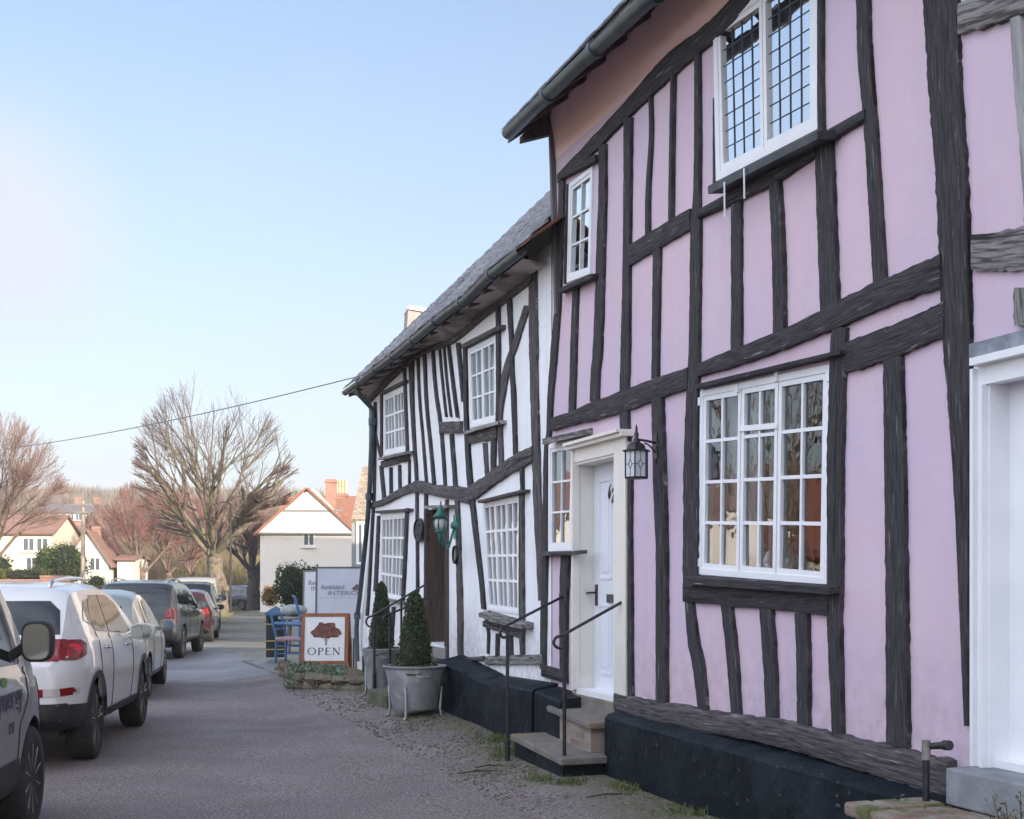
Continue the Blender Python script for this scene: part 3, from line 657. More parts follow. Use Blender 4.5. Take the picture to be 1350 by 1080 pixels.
# plinth
def plinth(parent, s0, s1, zf0, zf1, offt, back=.02, top=.05, m=M_plinth, name='plinth', segs=14, zb=-.3, wob=.008):
    mb = MB(); rings = []
    for k in range(segs+1):
        t = k/segs; s = lerp(s0, s1, t); zt = lerp(zf0, zf1, t)
        o1 = wob*mnoise.noise((s*1.5, 3, 1)); o2 = wob*mnoise.noise((s*2, 7, 2))
        rings.append(mb.add([fw(s, back, zb), fw(s, -offt-.02+o1, zb), fw(s, -offt+o1, zt*.5), fw(s, -offt+.0+o2, zt-.025), fw(s, -offt+.022+o2, zt+o2), fw(s, back, zt+top)]))
    for r0, r1 in zip(rings, rings[1:]):
        for k in range(5): mb.face((r0[k], r1[k], r1[k+1], r0[k+1]))
    mb.face(rings[0]); mb.face(rings[-1][::-1])
    return mb.build(name, m, parent, smooth=True, sharp=35)
sp = F(797, 941, .17); plinth(pink, S_P0-.02, sp[0], .525, .555, .17)
s2a = F(755, 905, .1)[0]; plinth(pink, sR+.2, s2a, .60, .60, .02, top=.02, name='plinth')
sA = F(696, 901, .30)[0]; sB = F(741, 905, .22)[0]
plinth(pink, sB, sA, .60, .63, .24, top=.03, segs=4)
# roof
def roof_slab(parent, s0, s1, eave, off, pitch, run, m, th=.09, name='roof'):
    tn = math.tan(R(pitch)); mb = MB()
    a = (-off, eave); b = (-off+run, eave+run*tn); c = (-off+2*run, eave)
    for p, q_ in ((a, b), (b, c)):
        mb.hexa([fw(s0, p[0], p[1]), fw(s1, p[0], p[1]), fw(s1, q_[0], q_[1]), fw(s0, q_[0], q_[1]),
                 fw(s0, p[0], p[1]+th), fw(s1, p[0], p[1]+th), fw(s1, q_[0], q_[1]+th), fw(s0, q_[0], q_[1]+th)])
    return mb.build(name, m, parent)
rf = roof_slab(pink, S_P0-.1, S_P1+.02, 5.53, .42, 46, 4.3, M_tile)
def tiles(parent, s0f, s1f, eave_f, off, pitch, length, m, gauge=.10, wid=.168, seed=3, name='roof_tiles', sag=None):
    rg = random.Random(seed); mb = MB(); c, s_ = math.cos(R(pitch)), math.sin(R(pitch)); rows = int(length/gauge)
    for r in range(rows):
        d = r*gauge; s0 = s0f(d); s1 = s1f(d); s = s0+(wid/2 if r % 2 else 0)-rg.random()*.02
        while s < s1:
            e = eave_f(s) + (sag(s, d) if sag else 0); j = rg.uniform(-.006, .008); lift = rg.uniform(0, .009); th = .014; ll = gauge*1.9; wv = wid-.006
            def P(ss, dd, h): return fw(ss, -off+dd*c-h*s_, e+dd*s_+h*c)
            h0 = .028+lift; h1 = .006
            dd0 = d-.02+j; dd1 = dd0+ll; sk = rg.uniform(-.004, .004)
            a = [P(s+sk, dd0, h0-th), P(s+wv+sk, dd0, h0-th+rg.uniform(-.003,.003)), P(s+wv, dd1, h1-th), P(s, dd1, h1-th)]
            b = [P(s+sk, dd0, h0), P(s+wv+sk, dd0, h0+rg.uniform(-.003,.003)), P(s+wv, dd1, h1), P(s, dd1, h1)]
            i = mb.add(a+b)
            for q_ in ((4,5,6,7),(0,1,5,4),(1,2,6,5),(3,0,4,7),(0,3,2,1)): mb.face([i[k] for k in q_], 0)
            s += wid
    return mb.build(name, m, parent)
tiles(pink, lambda d: S_P0-.1, lambda d: S_P1+.02, lambda s: 5.60, .44, 46, 1.2, M_tile, seed=5)
def gutter(parent, path, r=.055, name='gutter', m=None):
    mb = MB(); P = [Vector(p) for p in path]; rings = []; n = 9
    for i, p in enumerate(P):
        t = (P[min(i+1, len(P)-1)]-P[max(i-1, 0)]).normalized(); side = t.cross(Vector((0,0,1))).normalized(); up = side.cross(t)
        ring = [p+side*math.cos(a)*r+up*math.sin(a)*r for a in [math.pi+math.pi*k/(n-1) for k in range(n)]]
        ring += [p+side*math.cos(a)*(r-.006)+up*math.sin(a)*(r-.006) for a in [2*math.pi-math.pi*k/(n-1) for k in range(n)]]
        rings.append(mb.add(ring))
    for r0, r1 in zip(rings, rings[1:]):
        for k in range(2*n): mb.face((r0[k], r0[(k+1) % (2*n)], r1[(k+1) % (2*n)], r1[k]))
    mb.face(rings[0]); mb.face(rings[-1][::-1])
    L_ = 0
    for i in range(1, len(P)):
        L0 = L_; L_ += (P[i]-P[i-1]).length
        for kk in range(int(L0/1.0)+1, int(L_/1.0)+1):
            t_ = (kk*1.0-L0)/(L_-L0); p = P[i-1].lerp(P[i], t_); d = (P[i]-P[i-1]).normalized()
            mb.tube([p-d*.03-Vector((0,0,.008)), p+d*.03-Vector((0,0,.008))], r*1.13, 12)
    mb.face(rings[-1])
    return mb.build(name, m or M_gutter, parent, smooth=True, sharp=40)
gp = [F(670,175,.47), F(760,86,.47), F(853,0,.47), F(950,-100,.47)]
path = [fw(s, -.47, z) for s, z in gp]+[fw(S_P0-.05, -.47, gp[-1][1])]
gutter(pink, path, .062)
s = S_P1-.1
while s > S_P0:
    mb = MB(); mb.hexa([fw(s,-.43,5.47), fw(s+.07,-.43,5.47), fw(s+.07,.1,5.86), fw(s,.1,5.86), fw(s,-.43,5.55), fw(s+.07,-.43,5.55), fw(s+.07,.1,6.0), fw(s,.1,6.0)]); s -= .42; mb.build('rafter_foot', M_soff, pink)
mb = MB(); strip(mb, F(729.5, 148), F(738, 415), .045, -.045, .02); mb.build('corner_board', M_oakw, pink)
mb = MB(); mb.hexa([fw(S_P1-.06,-.30,5.50), fw(S_P1+.03,-.30,5.50), fw(S_P1+.03,.05,5.62), fw(S_P1-.06,.05,5.62), fw(S_P1-.06,-.30,5.56), fw(S_P1+.03,-.30,5.56), fw(S_P1+.03,.05,5.9), fw(S_P1-.06,.05,5.9)])
mb.build('barge_end', M_soff, pink)

# ================================================================== RIGHT-HAND HOUSE
S_R0 = -14.0
right = thing('neighbouring_house', 'pink house at the right edge with weathered grey beams and wide white door casing', 'house', fw(S_R0, 0, 0), FRZ)
rs0, rs1 = F(1303, 600, .05)[0], F(1500, 500)[0]; rzT, rzB = F(1303,507,.05)[1], F(1290, 1010, .06)[1]
rhole = [(rs0, rzT), (rs1, rzT), (rs1, rzB), (rs0, rzB)]
wall_panel(right, 'plaster_wall', [(S_R0, -.2), (S_P0, -.2), (S_P0, Z_PT), (S_R0, Z_PT)], [rhole], M_pink, reveal=.2)
mb = MB()
for a_, b_ in (((S_P0-.02, .1), (S_P0-.02, 7.6)), ((S_P0-.02, 7.6), (S_R0, 7.6)), ((S_R0, 7.6), (S_R0, .0))):
    mb.quad(fw(a_[0], a_[1], -.3), fw(b_[0], b_[1], -.3), fw(b_[0], b_[1], Z_PT-.3), fw(a_[0], a_[1], Z_PT-.3))
mb.face(mb.add([fw(S_R0, 0, Z_PT-.3), fw(S_R0, 7.6, Z_PT-.3), fw(S_R0, RG_Y, RG_Z-.12)]))
mb.build('side_wall', M_pink, right)
roof_slab(right, S_R0-.1, S_P0-.1, 5.53, .42, 46, 4.3, M_tile)
gutter(right, [fw(S_P0-.1, -.47, gp[-1][1]), fw(S_R0, -.47, gp[-1][1])], .062)
for p in ([(1270,25,42),(1310,13,46),(1350,-3,50),(1420,-30,56)], [(1286,333,50),(1320,333,56),(1350,328,58),(1420,322,64)]): timber(right, p, 'h', M_oakw, proud=.03, rough=1.8)
for p in ([(1344,20,14),(1352,120,18),(1362,200,24),(1370,310,26)], [(1362,380,36),(1364,430,40)]): timber(right, p, 'v', M_oakw, proud=.03, rough=1.3)
# the rest of its frame, beyond the edge of the photograph
for k_, s_ in enumerate((4.15, 3.35, 2.5, 1.6, .75, -.1, -1.0, -1.9, -2.8, -3.7, -4.6, -5.5, -6.4, -7.3, -8.2, -9.1, -10, -11, -12, -13)):
    timber(right, [(s_+.03, 3.38, .15), (s_, 4.2, .14), (s_-.02, 5.35, .15)], 'v', M_oakw if k_ % 3 else M_oakg, metric=True)
    if s_ < 3.2: timber(right, [(s_, .62, .15), (s_+.02, 1.8, .14), (s_, 3.15, .15)], 'v', M_oakw if k_ % 3 else M_oakg, metric=True)
timber(right, [(4.55, 3.27, .20), (1, 3.24, .22), (-4, 3.28, .21), (-14, 3.25, .22)], 'h', M_oakw, metric=True, rough=1.6); timber(right, [(4.4, 5.45, .20), (0, 5.42, .22), (-14, 5.44, .22)], 'h', M_oakw, metric=True, rough=1.6)
timber(right, [(3.1, .55, .22), (-3, .53, .22), (-14, .55, .22)], 'h', M_oakg, metric=True, rough=1.6)
mb = MB(); rc0 = F(1284, 700, .07)[0]
hx(mb, [(rc0, rzB), (rs0+.0, rzB), (rs0, rzT+.09), (rc0, rzT+.09)], -.07, .01)
strip(mb, (rc0-.012, rzB), (rc0-.012, rzT+.08), .022, -.095, 0); strip(mb, (rs0+.012, rzB), (rs0+.012, rzT), .022, -.085, 0)
hx(mb, [(rs0, rzT), (rs1, rzT), (rs1, rzT+.09), (rs0, rzT+.09)], -.068, .01); hx(mb, [(rc0-.03, rzT+.09), (rs1, rzT+.09), (rs1, rzT+.125), (rc0-.03, rzT+.125)], -.12, .01)
hx(mb, [(rs0-.01, rzB), (rs0+.012, rzB), (rs0+.012, rzT), (rs0-.01, rzT)], -.05, .10)
rc = mb.build('door_casing', M_wpaint, right)
mb = MB(); hx(mb, [(rc0+.01, rzT+.128), (rs1, rzT+.128), (rs1, rzT+.20), (rc0+.01, rzT+.20)], -.09, .02); mb.build('lead_hood', mat('lead_hood', (.12,.14,.17), .6, (.28,.30,.34), 9, 6, bump=.4), rc)
mb = MB(); hx(mb, [(rs0, rzB+.03), (rs1, rzB+.03), (rs1, rzT), (rs0, rzT)], .06, .10)
for s_a in (rs0-.13,):
    strip(mb, (s_a, rzB+.25), (s_a, rzT-.15), .02, .052, .065)
rdoor = mb.build('door', M_wpaint, right)
mb = MB(); hx(mb, [(rs0, rzB+.0), (rs1, rzB+.0), (rs1, rzB+.035), (rs0, rzB+.035)], -.02, .15); mb.build('threshold', M_wpaint, rdoor)
plinth(right, S_R0, F(1200, 900)[0]-.9, .5, .5, .17)
# ================================================================== WHITE HOUSE
S_W0 = S_P1+.02; S_W1 = 18.35
white = thing('crooked_cottage', 'low crooked white cottage with close dark studding, barred windows and a grey tiled roof', 'house', fw(S_W0, 0, 0), FRZ)
UR = [(618,460),(655,441),(655,556),(621,564.5)]; UL = [(506.5,521),(533.5,508),(536.5,595),(506.5,601.5)]
LL = [(503,680),(536,676.5),(531.5,793),(502,786)]; LR = [(637,663),(685.5,654),(685,810),(643.5,804)]
WD = [(564,672),(590.5,671),(589.5,853),(563,846)]
gpx = [(458,517),(478,502.5),(499,486),(527,465),(555,442),(588,415),(603,404),(618,394),(633,380),(647.5,364.5),(677,341),(692,330)]
OFW = .30
geave = [F(x, y, OFW) for x, y in gpx]
ext = [F(733, 309, OFW)]
def eave_w(s):
    pts = [(a, b) for a, b in ext+geave[::-1]]
    if s <= pts[0][0]: return pts[0][1]
    for (a, b), (c, d) in zip(pts, pts[1:]):
        if s <= c: return lerp(b, d, (s-a)/(c-a))
    return pts[-1][1]
S_WE = geave[0][0]
top = [(s, eave_w(s)+.12) for s in [lerp(S_WE-.1, S_W0, k/16) for k in range(17)]]
left_edge = [F(470,905), F(473,830), F(484,700), F(487,640), F(490,560), F(490,512)]
ol = [(S_W0, -.1)] + [(left_edge[0][0], -.1)] + [(min(a, S_WE+.1), b) for a, b in left_edge[:0]] + [left_edge[0], left_edge[1], left_edge[2], left_edge[3], left_edge[4], (S_WE-.05, left_edge[5][1])] + top[1:]
holes = [shrink(UR), shrink(UL), shrink(LL), shrink(LR), [F(*p) for p in WD]]
wall_panel(white, 'plaster_wall', ol, holes, M_white, reveal=.25)
mb = MB()
mb.quad(fw(S_WE,.02,-.3), fw(S_WE,7.2,-.3), fw(S_WE,7.2,4.3), fw(S_WE,.02,4.3)); mb.quad(fw(S_WE,7.2,-.3), fw(S_W0,7.2,-.3), fw(S_W0,7.2,4.3), fw(S_WE,7.2,4.3))
mb.face(mb.add([fw(S_WE-.1,.0,4.25), fw(S_WE-.1,7.3,4.25), fw(S_WE-.1,3.45,4.2+3.6)])); mb.build('end_wall', M_white, white)
VP_ = [[(496,530,2.5),(495,640,2.5),(492.5,690,2.5),(489,760,2.5),(485.5,812,3)], [(504.5,518,3),(504.5,600,3)], [(494.5,566,2),(499,585,2),(503,603,2)],
 [(534.5,485,3),(535,505,3.5),(538.5,597,3.5)], [(543.5,476,7),(545,534,5),(548,590,4),(550.5,627,3.5),(551.5,700,3),(552,780,3)],
 [(552,470,2.5),(554.5,525,2.5),(559,578,2.5),(563.5,636,3)], [(563.5,650,3),(563.5,740,3),(562.5,850,3)],
 [(561,466,3.5),(564,534,3.5),(569.5,590,3.5),(574,640,4)], [(572,462,3),(576,515,3.5),(582,556,3.5),(586,600,3.5),(588.5,640,3)],
 [(581,460,2),(585,505,2),(590,550,2)], [(587,458,1.8),(591,505,1.8),(596.5,550,1.8)], [(593.5,456,2),(600,510,2.5),(605.5,551,2.5)],
 [(605.5,452,5.5),(609,490,4),(612,530,3)],
 [(615,455,5),(616,540,5.5),(617,563,6),(620,618,7),(624,659,7),(627.5,690,6.5),(636,763,5.5),(639.5,803,5.5)], [(642.5,815,3.5),(645.5,835,3),(645,862,2)],
 [(658.5,405,5),(659,470,5),(659,520,4.5),(658,560,4)], [(673,393,6.5),(676,451,5),(677,490,5),(679,525,6),(681.5,603,4.5)],
 [(697,403,9),(682,450,9),(670,485,10),(665,515,8),(661,550,6.5),(662.5,615,6)],
 [(704,350,11),(705,430,12),(706,500,11),(707.5,555,11),(710,648,11),(711.5,690,11),(714,745,9),(715,792,6)],
 [(641,584,5.5),(644,632,4)], [(653,576,7.5),(652,626,6)], [(690,616,4),(691,648,3)], [(690,646,5),(690,760,6),(690.5,820,6),(691,866,4)],
 [(658.5,835,3),(657.5,866,3)], [(675,832,4),(676,867,4)], [(517,616,2.5),(517.5,658,2.5)], [(528.5,613,2.5),(529,651,2.5)], [(541,606,2.5),(541,645,2.5)], [(504,614,3.5),(508.5,661,4)],
 [(538.5,670,3.5),(536,730,3.5),(533,792,3)], [(500.5,680,3.5),(498,740,4.5),(496,780,5)],
 [(597,572,4.5),(600,610,4.5),(602.5,643,4.5)], [(604.5,658,5),(606,700,5.5),(607,741,6),(608.5,798,7),(609,868,6)],
 [(520.5,800,4),(517,850,4)], [(591,672,2.5),(590.5,760,2.5),(590,852,2.5)]]
for i, p in enumerate(VP_): timber(white, p, 'v', M_oakg if i in (18, 17, 19, 32, 22) else M_oak, proud=.03, rough=1.3, step=5, ws=.84)
HB = [[(489,667,7),(510,661,9),(530,650,11),(546,643,13),(556,641,17),(580,647,17),(605,651,21),(623,655,22)],
 [(621,651,20),(640,640,22),(658,626,22),(684,610,22),(706,598,22)], [(583,564,16),(611,563.5,16)],
 [(488,529,8),(515,501,8),(543,475,9),(565,462,8),(598,450,8),(636,420,8),(673,392,8),(706,366,9)], [(609,870,6),(640,868,6)], [(643,871,12),(718,869,14)],
 [(621,580,13),(658,569.5,17)], [(504.5,612.5,9),(541,603.5,9)], [(640,822,9),(690,836,12)]]
for i, p in enumerate(HB): timber(white, p, 'h', M_oakw if i in (5,) else M_oakg, proud=.045 if i < 4 else .03, rough=2.0, step=5)
cur = [(.02,.98,0,1,M_net)]
f1, _ = window(white, UR, [(0,.5,2),(.5,1,2)], 3, curtains=cur, fw_=.045, cw=.03, bar=.02, glass=M_glassW, label='upper white window beside the diagonal brace')
f2, _ = window(white, UL, [(0,.5,3),(.5,1,3)], 3, curtains=cur, fw_=.05, cw=.03, bar=.028, glass=M_glassW, label='upper white barred window at the far end')
f3, _ = window(white, LL, [(0,.5,3),(.5,1,3)], 4, curtains=cur, fw_=.04, cw=.025, bar=.03, glass=M_glass, label='lower white barred window behind the clipped trees')
f4, _ = window(white, LR, [(0,.34,2),(.34,.67,2),(.67,1,2)], 4, curtains=[(.02,.6,0,1,M_net2),(.6,.98,0,1,M_net)], fw_=.035, cw=.025, bar=.026, glass=M_glass, label='lower white barred window beside the stepped door')
board(f1, (610,457), (660,431), 6, .07, M_oakg, 'drip_board'); board(f1, (612.5,570), (659,555.5), 4.5, .09, M_oakw, 'sill', tilt=.01)
board(f2, (504,518), (534,502.5), 4, .06, M_oakg, 'drip_board'); board(f2, (500,604.5), (541,595.5), 3.5, .09, M_oakw, 'sill', tilt=.01)
board(f3, (496,675), (540,672), 3.5, .07, M_oakg, 'drip_board'); board(f3, (501,789), (533,796), 4, .08, M_oakw, 'sill')
board(f4, (632,661.5), (691,647), 4, .08, M_oakg, 'drip_board'); board(f4, (634,808), (691,824), 6, .12, M_oakw, 'sill', tilt=.02)
# door of weathered boards
dq = [F(*p) for p in WD]; wl, wr = dq[0][0], dq[1][0]; wT, wBm = dq[0][1]+.02, dq[2][1]-.02; rg = random.Random(4)
mb = MB(); s = wr-.02; nbd = 5
for k in range(nbd):
    s0, s1 = lerp(wr-.02, wl+.02, k/nbd)+.004, lerp(wr-.02, wl+.02, (k+1)/nbd)-.004
    i = len(mb.v); hx(mb, [(s0, wBm), (s1, wBm), (s1, wT), (s0, wT)], .30+rg.uniform(-.004,.004), .34)
wdr = mb.build('door', mat('bleached_boards', (.20,.17,.165), .9, (.11,.09,.085), 5, 8, bump=.8, bscale=18, stretch=(9,9,.8)), white)
mb = MB(); hx(mb, [(wr+.06, 1.9), (wr+.15, 1.9), (wr+.15, 2.0), (wr+.06, 2.0)], .28, .30); mb.tube([fw(wr+.12,.285,1.75), fw(wr+.12,.26,1.70), fw(wr+.12,.285,1.62)], .01, 6)
mb.build('handle', M_black, wdr)
mb = MB(); hx(mb, [(wl-.03, wBm-.3), (wl+.05, wBm-.3), (wl+.05, wT+.05), (wl-.03, wT+.05)], -.03, .34); hx(mb, [(wr-.05, wBm-.3), (wr+.03, wBm-.3), (wr+.03, wT+.05), (wr-.05, wT+.05)], -.028, .34)
wj = mb.build('door_jambs', mat('brown_jamb', (.13,.085,.065), .9, (.07,.05,.042), 5, 8, bump=.8, bscale=18, stretch=(9,9,.8)), white)
board(white, (561.5,668.5), (592,667.5), 4, .10, M_oakw, 'door_hood')
mb = MB(); hx(mb, [(wr-.02, wBm-.12), (wl+.02, wBm-.12), (wl+.02, wBm), (wr-.02, wBm)], -.04, .34); mb.build('threshold', M_oakw, white)
# roof
PITCH = 45
def sagw(s, d): return -.10*math.sin(math.pi*min(1, max(0, d/4.6)))*math.sin(math.pi*(s-S_W0)/(S_WE-S_W0)) + .03*mnoise.noise((s*.8, d*.7, 4))
def w_end(d): return S_WE+.03+.05*mnoise.noise((d*3, 1, 8))
tiles(white, lambda d: S_W0-.06, w_end, lambda s: eave_w(s)+.045, OFW+.02, PITCH, 5.2, M_tile, seed=9, sag=sagw)
mb = MB(); n = 24; rr = []
for k in range(n+1):
    s = lerp(S_W0-.04, S_WE-.02, k/n); r = []
    for j in range(13):
        d = 5.15*j/12; r.append(fw(s, -OFW+.0+d*.7071, eave_w(s)+.02+d*.7071+sagw(s, d)))
    r.append(fw(s, 7.4, 4.2)); rr.append(mb.add(r))
for r0, r1 in zip(rr, rr[1:]):
    for j in range(13): mb.face((r0[j], r1[j], r1[j+1], r0[j+1]))
mb.build('roof', M_tile, white)
mb = MB(); a = F(697,326,OFW); b = F(734,306,OFW)
for k in range(7):
    t = k/6; s = lerp(a[0], S_W0-.02, t); z = eave_w(s)+.02
    mb.hexa([fw(s,-OFW-.05,z), fw(s-.15,-OFW-.05,z+.01), fw(s-.15,.05,z+.30), fw(s,.05,z+.30), fw(s,-OFW-.05,z+.02), fw(s-.15,-OFW-.05,z+.03), fw(s-.15,.05,z+.33), fw(s,.05,z+.33)])
mb.build('verge_tiles', M_tiler, white)
path = [fw(s, -OFW-.03, z) for s, z in geave]
gutter(white, path, .055)
# lumpy soffit plaster between gutter and wall plate
wp = [F(x, y) for x, y, w_ in HB[3]][::-1]
def wplate(s):
    P = wp
    if s <= P[0][0]: return P[0][1]
    for (a, b), (c, d) in zip(P, P[1:]):
        if s <= c: return lerp(b, d, (s-a)/(c-a))
    return P[-1][1]
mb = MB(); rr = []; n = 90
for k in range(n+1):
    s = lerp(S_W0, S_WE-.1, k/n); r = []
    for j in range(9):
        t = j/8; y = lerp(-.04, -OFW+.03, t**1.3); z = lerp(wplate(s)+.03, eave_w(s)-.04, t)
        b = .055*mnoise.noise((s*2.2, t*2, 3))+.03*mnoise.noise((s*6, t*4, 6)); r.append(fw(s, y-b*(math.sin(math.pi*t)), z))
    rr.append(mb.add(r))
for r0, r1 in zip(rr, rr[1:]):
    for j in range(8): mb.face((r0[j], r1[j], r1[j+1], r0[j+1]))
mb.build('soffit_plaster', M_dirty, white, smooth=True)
s = S_WE-.15
while s > S_W0+.3:
    z = eave_w(s); mb = MB(); mb.hexa([fw(s,-OFW-.0,z-.09), fw(s+.06,-OFW-.0,z-.09), fw(s+.06,-.02,z+.02), fw(s,-.02,z+.02), fw(s,-OFW,z-.02), fw(s+.06,-OFW,z-.02), fw(s+.06,-.02,z+.16), fw(s,-.02,z+.16)]); s -= .5; mb.build('rafter_foot', M_soff, white)
# downpipe
def pipept(x, y, off): a = F(x, y, off); return fw(a[0], -off, a[1])
mb = MB(); P = [pipept(471,513,.30), pipept(473,520,.28), pipept(489,537,.08), pipept(491,545,.07)]
for x, y in ((490,580),(487.5,640),(485,680),(480,732),(474,790),(471,812),(470,830),(471,872)): P.append(pipept(x, y, .08))
mb.tube(P, .036, 10)
for x, y in ((490.5,556),(486.5,655),(471,812)): p = pipept(x, y, .08); mb.tube([p-Vector((0,0,.05)), p+Vector((0,0,.05))], .052, 10)
mb.build('downpipe', M_gutter, white, smooth=True, sharp=40)
# plinth of the cottage: black tarred, sloping down to the right
pA = F(588, 868, .22); pB = F(634, 897, .24); pC = F(697, 908, .26)
plinth(white, pC[0]-.05, pB[0], pC[1]-.0, pB[1], .25, top=.05, wob=.02, name='plinth'); plinth(white, pB[0], pA[0]+.1, pB[1], pA[1]-.02, .25, top=.06, wob=.02, name='plinth')
plinth(white, pA[0]+.1, wr-.1, pA[1]-.02, wBm-.12, .2, top=.02, wob=.01); plinth(white, wl+.1, S_WE, .55, .5, .08, top=.02)
# round and oval wall plaques
def plaque(cx, cy, hgt, wid_, label, grid):
    s, z = F(cx, cy); mb = MB(); n = 28
    t = thing('wall_plaque', label, 'plaque', fw(s, -.04, z), FRZ, None)
    def E(r, y): return [fw(s+wid_/2*r*math.cos(2*math.pi*k/n), y, z+hgt/2*r*math.sin(2*math.pi*k/n)) for k in range(n)]
    rings = [mb.add(E(*a)) for a in ((1,-.03),(1,-.06),(.92,-.07),(.84,-.06),(.84,-.045))]
    for r0, r1 in zip(rings, rings[1:]):
        for k in range(n): mb.face((r0[k], r0[(k+1)%n], r1[(k+1)%n], r1[k]))
    mb.build('rim', M_black, t, smooth=True, sharp=40)
    mb = MB(); mb.face(mb.add(E(.86, -.045))); mb.build('disc', mat('plaque_face', (.16,.15,.16), .7, (.30,.29,.31), 18, 3), t)
    if grid:
        mb = MB()
        for k in range(6): a = math.pi*k/6; mb.tube([fw(s+wid_/2*.84*math.cos(a), -.05, z+hgt/2*.84*math.sin(a)), fw(s-wid_/2*.84*math.cos(a), -.05, z-hgt/2*.84*math.sin(a))], .006, 5)
        for rr_ in (.3, .58):
            p = E(rr_, -.05); mb.tube(p+[p[0]], .006, 5, cap=False)
        mb.build('cast_pattern', M_black, t)
plaque(557, 699, .30, .42, 'round cast plaque with a wheel pattern left of the cottage door', True)
plaque(606, 731.5, .21, .17, 'small oval house plaque on the stud right of the cottage door', False)

# ================================================================== STEPS, RAILS
M_step = mat('step_slab', (.22,.195,.165), .9, (.15,.135,.125), 5, 8, bump=.6, bscale=30, col3=(.25,.19,.10), scale3=3, lo3=.55, hi3=.7)
def slab(mb, s0, s1, y0, y1, z0, z1, j=.006, mi=0, dz=0.):
    mb.hexa([fw(s0,y1,z0), fw(s1,y1,z0+dz), fw(s1,y0,z0+dz), fw(s0,y0,z0), fw(s0,y1,z1+j), fw(s1,y1,z1+j+dz), fw(s1,y0,z1+dz), fw(s0,y0,z1)], mi)
def bev(o, wdt=.012, seg=2):
    b = o.modifiers.new('bevel', 'BEVEL'); b.width = wdt; b.segments = seg; b.limit_method = 'ANGLE'; b.angle_limit = R(40); return o
def PX(x, y, z):                                   # spot on the level z seen at a photo pixel -> facade (s, out)
    Z = FPX*(EYE-z)/(y-HOR); X = (x-675)/FPX*Z; return (facade_s(X, Z), facade_t(X, Z))
st = thing('front_steps', 'worn stone steps with a black painted base below the numbered white door', 'steps', fw(9.6, -.3, 0), FRZ)
LZ, UZ = .235, .487
mb = MB(); slab(mb, 9.25, 10.40, -.52, -.05, -.15, LZ-.055, dz=.055); mb.build('black_base', M_plinth, st)
mb = MB(); slab(mb, 9.21, 10.43, -.55, -.02, LZ-.055, LZ, dz=.055); bev(mb.build('tread', M_step, st))
mb = MB(); slab(mb, 9.37, 10.20, -.24, -.03, LZ, UZ-.05, dz=.05); mb.build('riser', brick_mat('patched_brick', (.32,.27,.22), (.22,.15,.12), (.28,.25,.22), rot=(R(90),0,0), bump=.3), st)
mb = MB(); slab(mb, 9.31, 10.27, -.28, -.01, UZ-.05, UZ, dz=.05); bev(mb.build('tread', M_step, st))
mb = MB(); slab(mb, sR-.02, sL+.0, -.05, .1, UZ-.02, zB-.035); bev(mb.build('doorstep', M_step, st), .008)
def handrail(label, post_px, top_px, base_z, end_px, curl_px, curl_r, group=None):
    pass
def rail(name, label, so, zt, zb, e, curl=.05, r=.0135, extra=None, group='black iron handrails by the doors'):
    """so=(s,out) of the foot; zt top of post; e=(s,out,z) wall end"""
    t = thing(name, label, 'handrail', fw(so[0], -so[1], zb), FRZ, group)
    mb = MB(); mb.tube([fw(so[0], -so[1], zb-.12), fw(so[0], -so[1], zt)], r*1.15, 10); mb.tube([fw(so[0], -so[1], zb-.02), fw(so[0], -so[1], zb+.16)], r*1.7, 10)
    mb.build('post', M_black, t, smooth=True, sharp=40)
    top = fw(so[0], -so[1], zt+.01); end = fw(e[0], -e[1], e[2]); d = (top-end); d.normalize(); hd = Vector((d.x, d.y, 0)).normalized()
    pts = [end, top+d*.01]; 
    c0 = top+d*.03-Vector((0,0,curl))
    for k in range(0, 13): a = math.pi/2-k*math.pi*1.7/12; rr_ = curl*(1-.25*k/12); pts.append(c0+hd*(rr_*math.cos(a)+.01)+Vector((0,0,1))*rr_*math.sin(a))
    mb = MB(); mb.tube(pts, r*.9, 8); mb.build('handrail', M_black, t, smooth=True, sharp=60)
    return t
# posts: foot on the ground at photo (743,1028) and (668,1005)
pA_ = PX(744,1022,.09); pB_ = PX(669,1000,.11)
print('posts', pA_, pB_)
def hz_at(px, py, so):      # height of a pixel above a plan position
    p = fw(so[0], -so[1], 0); return EYE-(py-HOR)/FPX*p.y
rail('handrail', 'black handrail with a curled end to the right of the numbered white door', pA_, hz_at(743,838,pA_), .08, (F(826,794)[0], .04, F(828,794)[1]))
rail('handrail', 'black handrail with a curled end to the left of the numbered white door', pB_, hz_at(668,826,pB_), .10, (F(747,787)[0], .04, F(747,787)[1]))
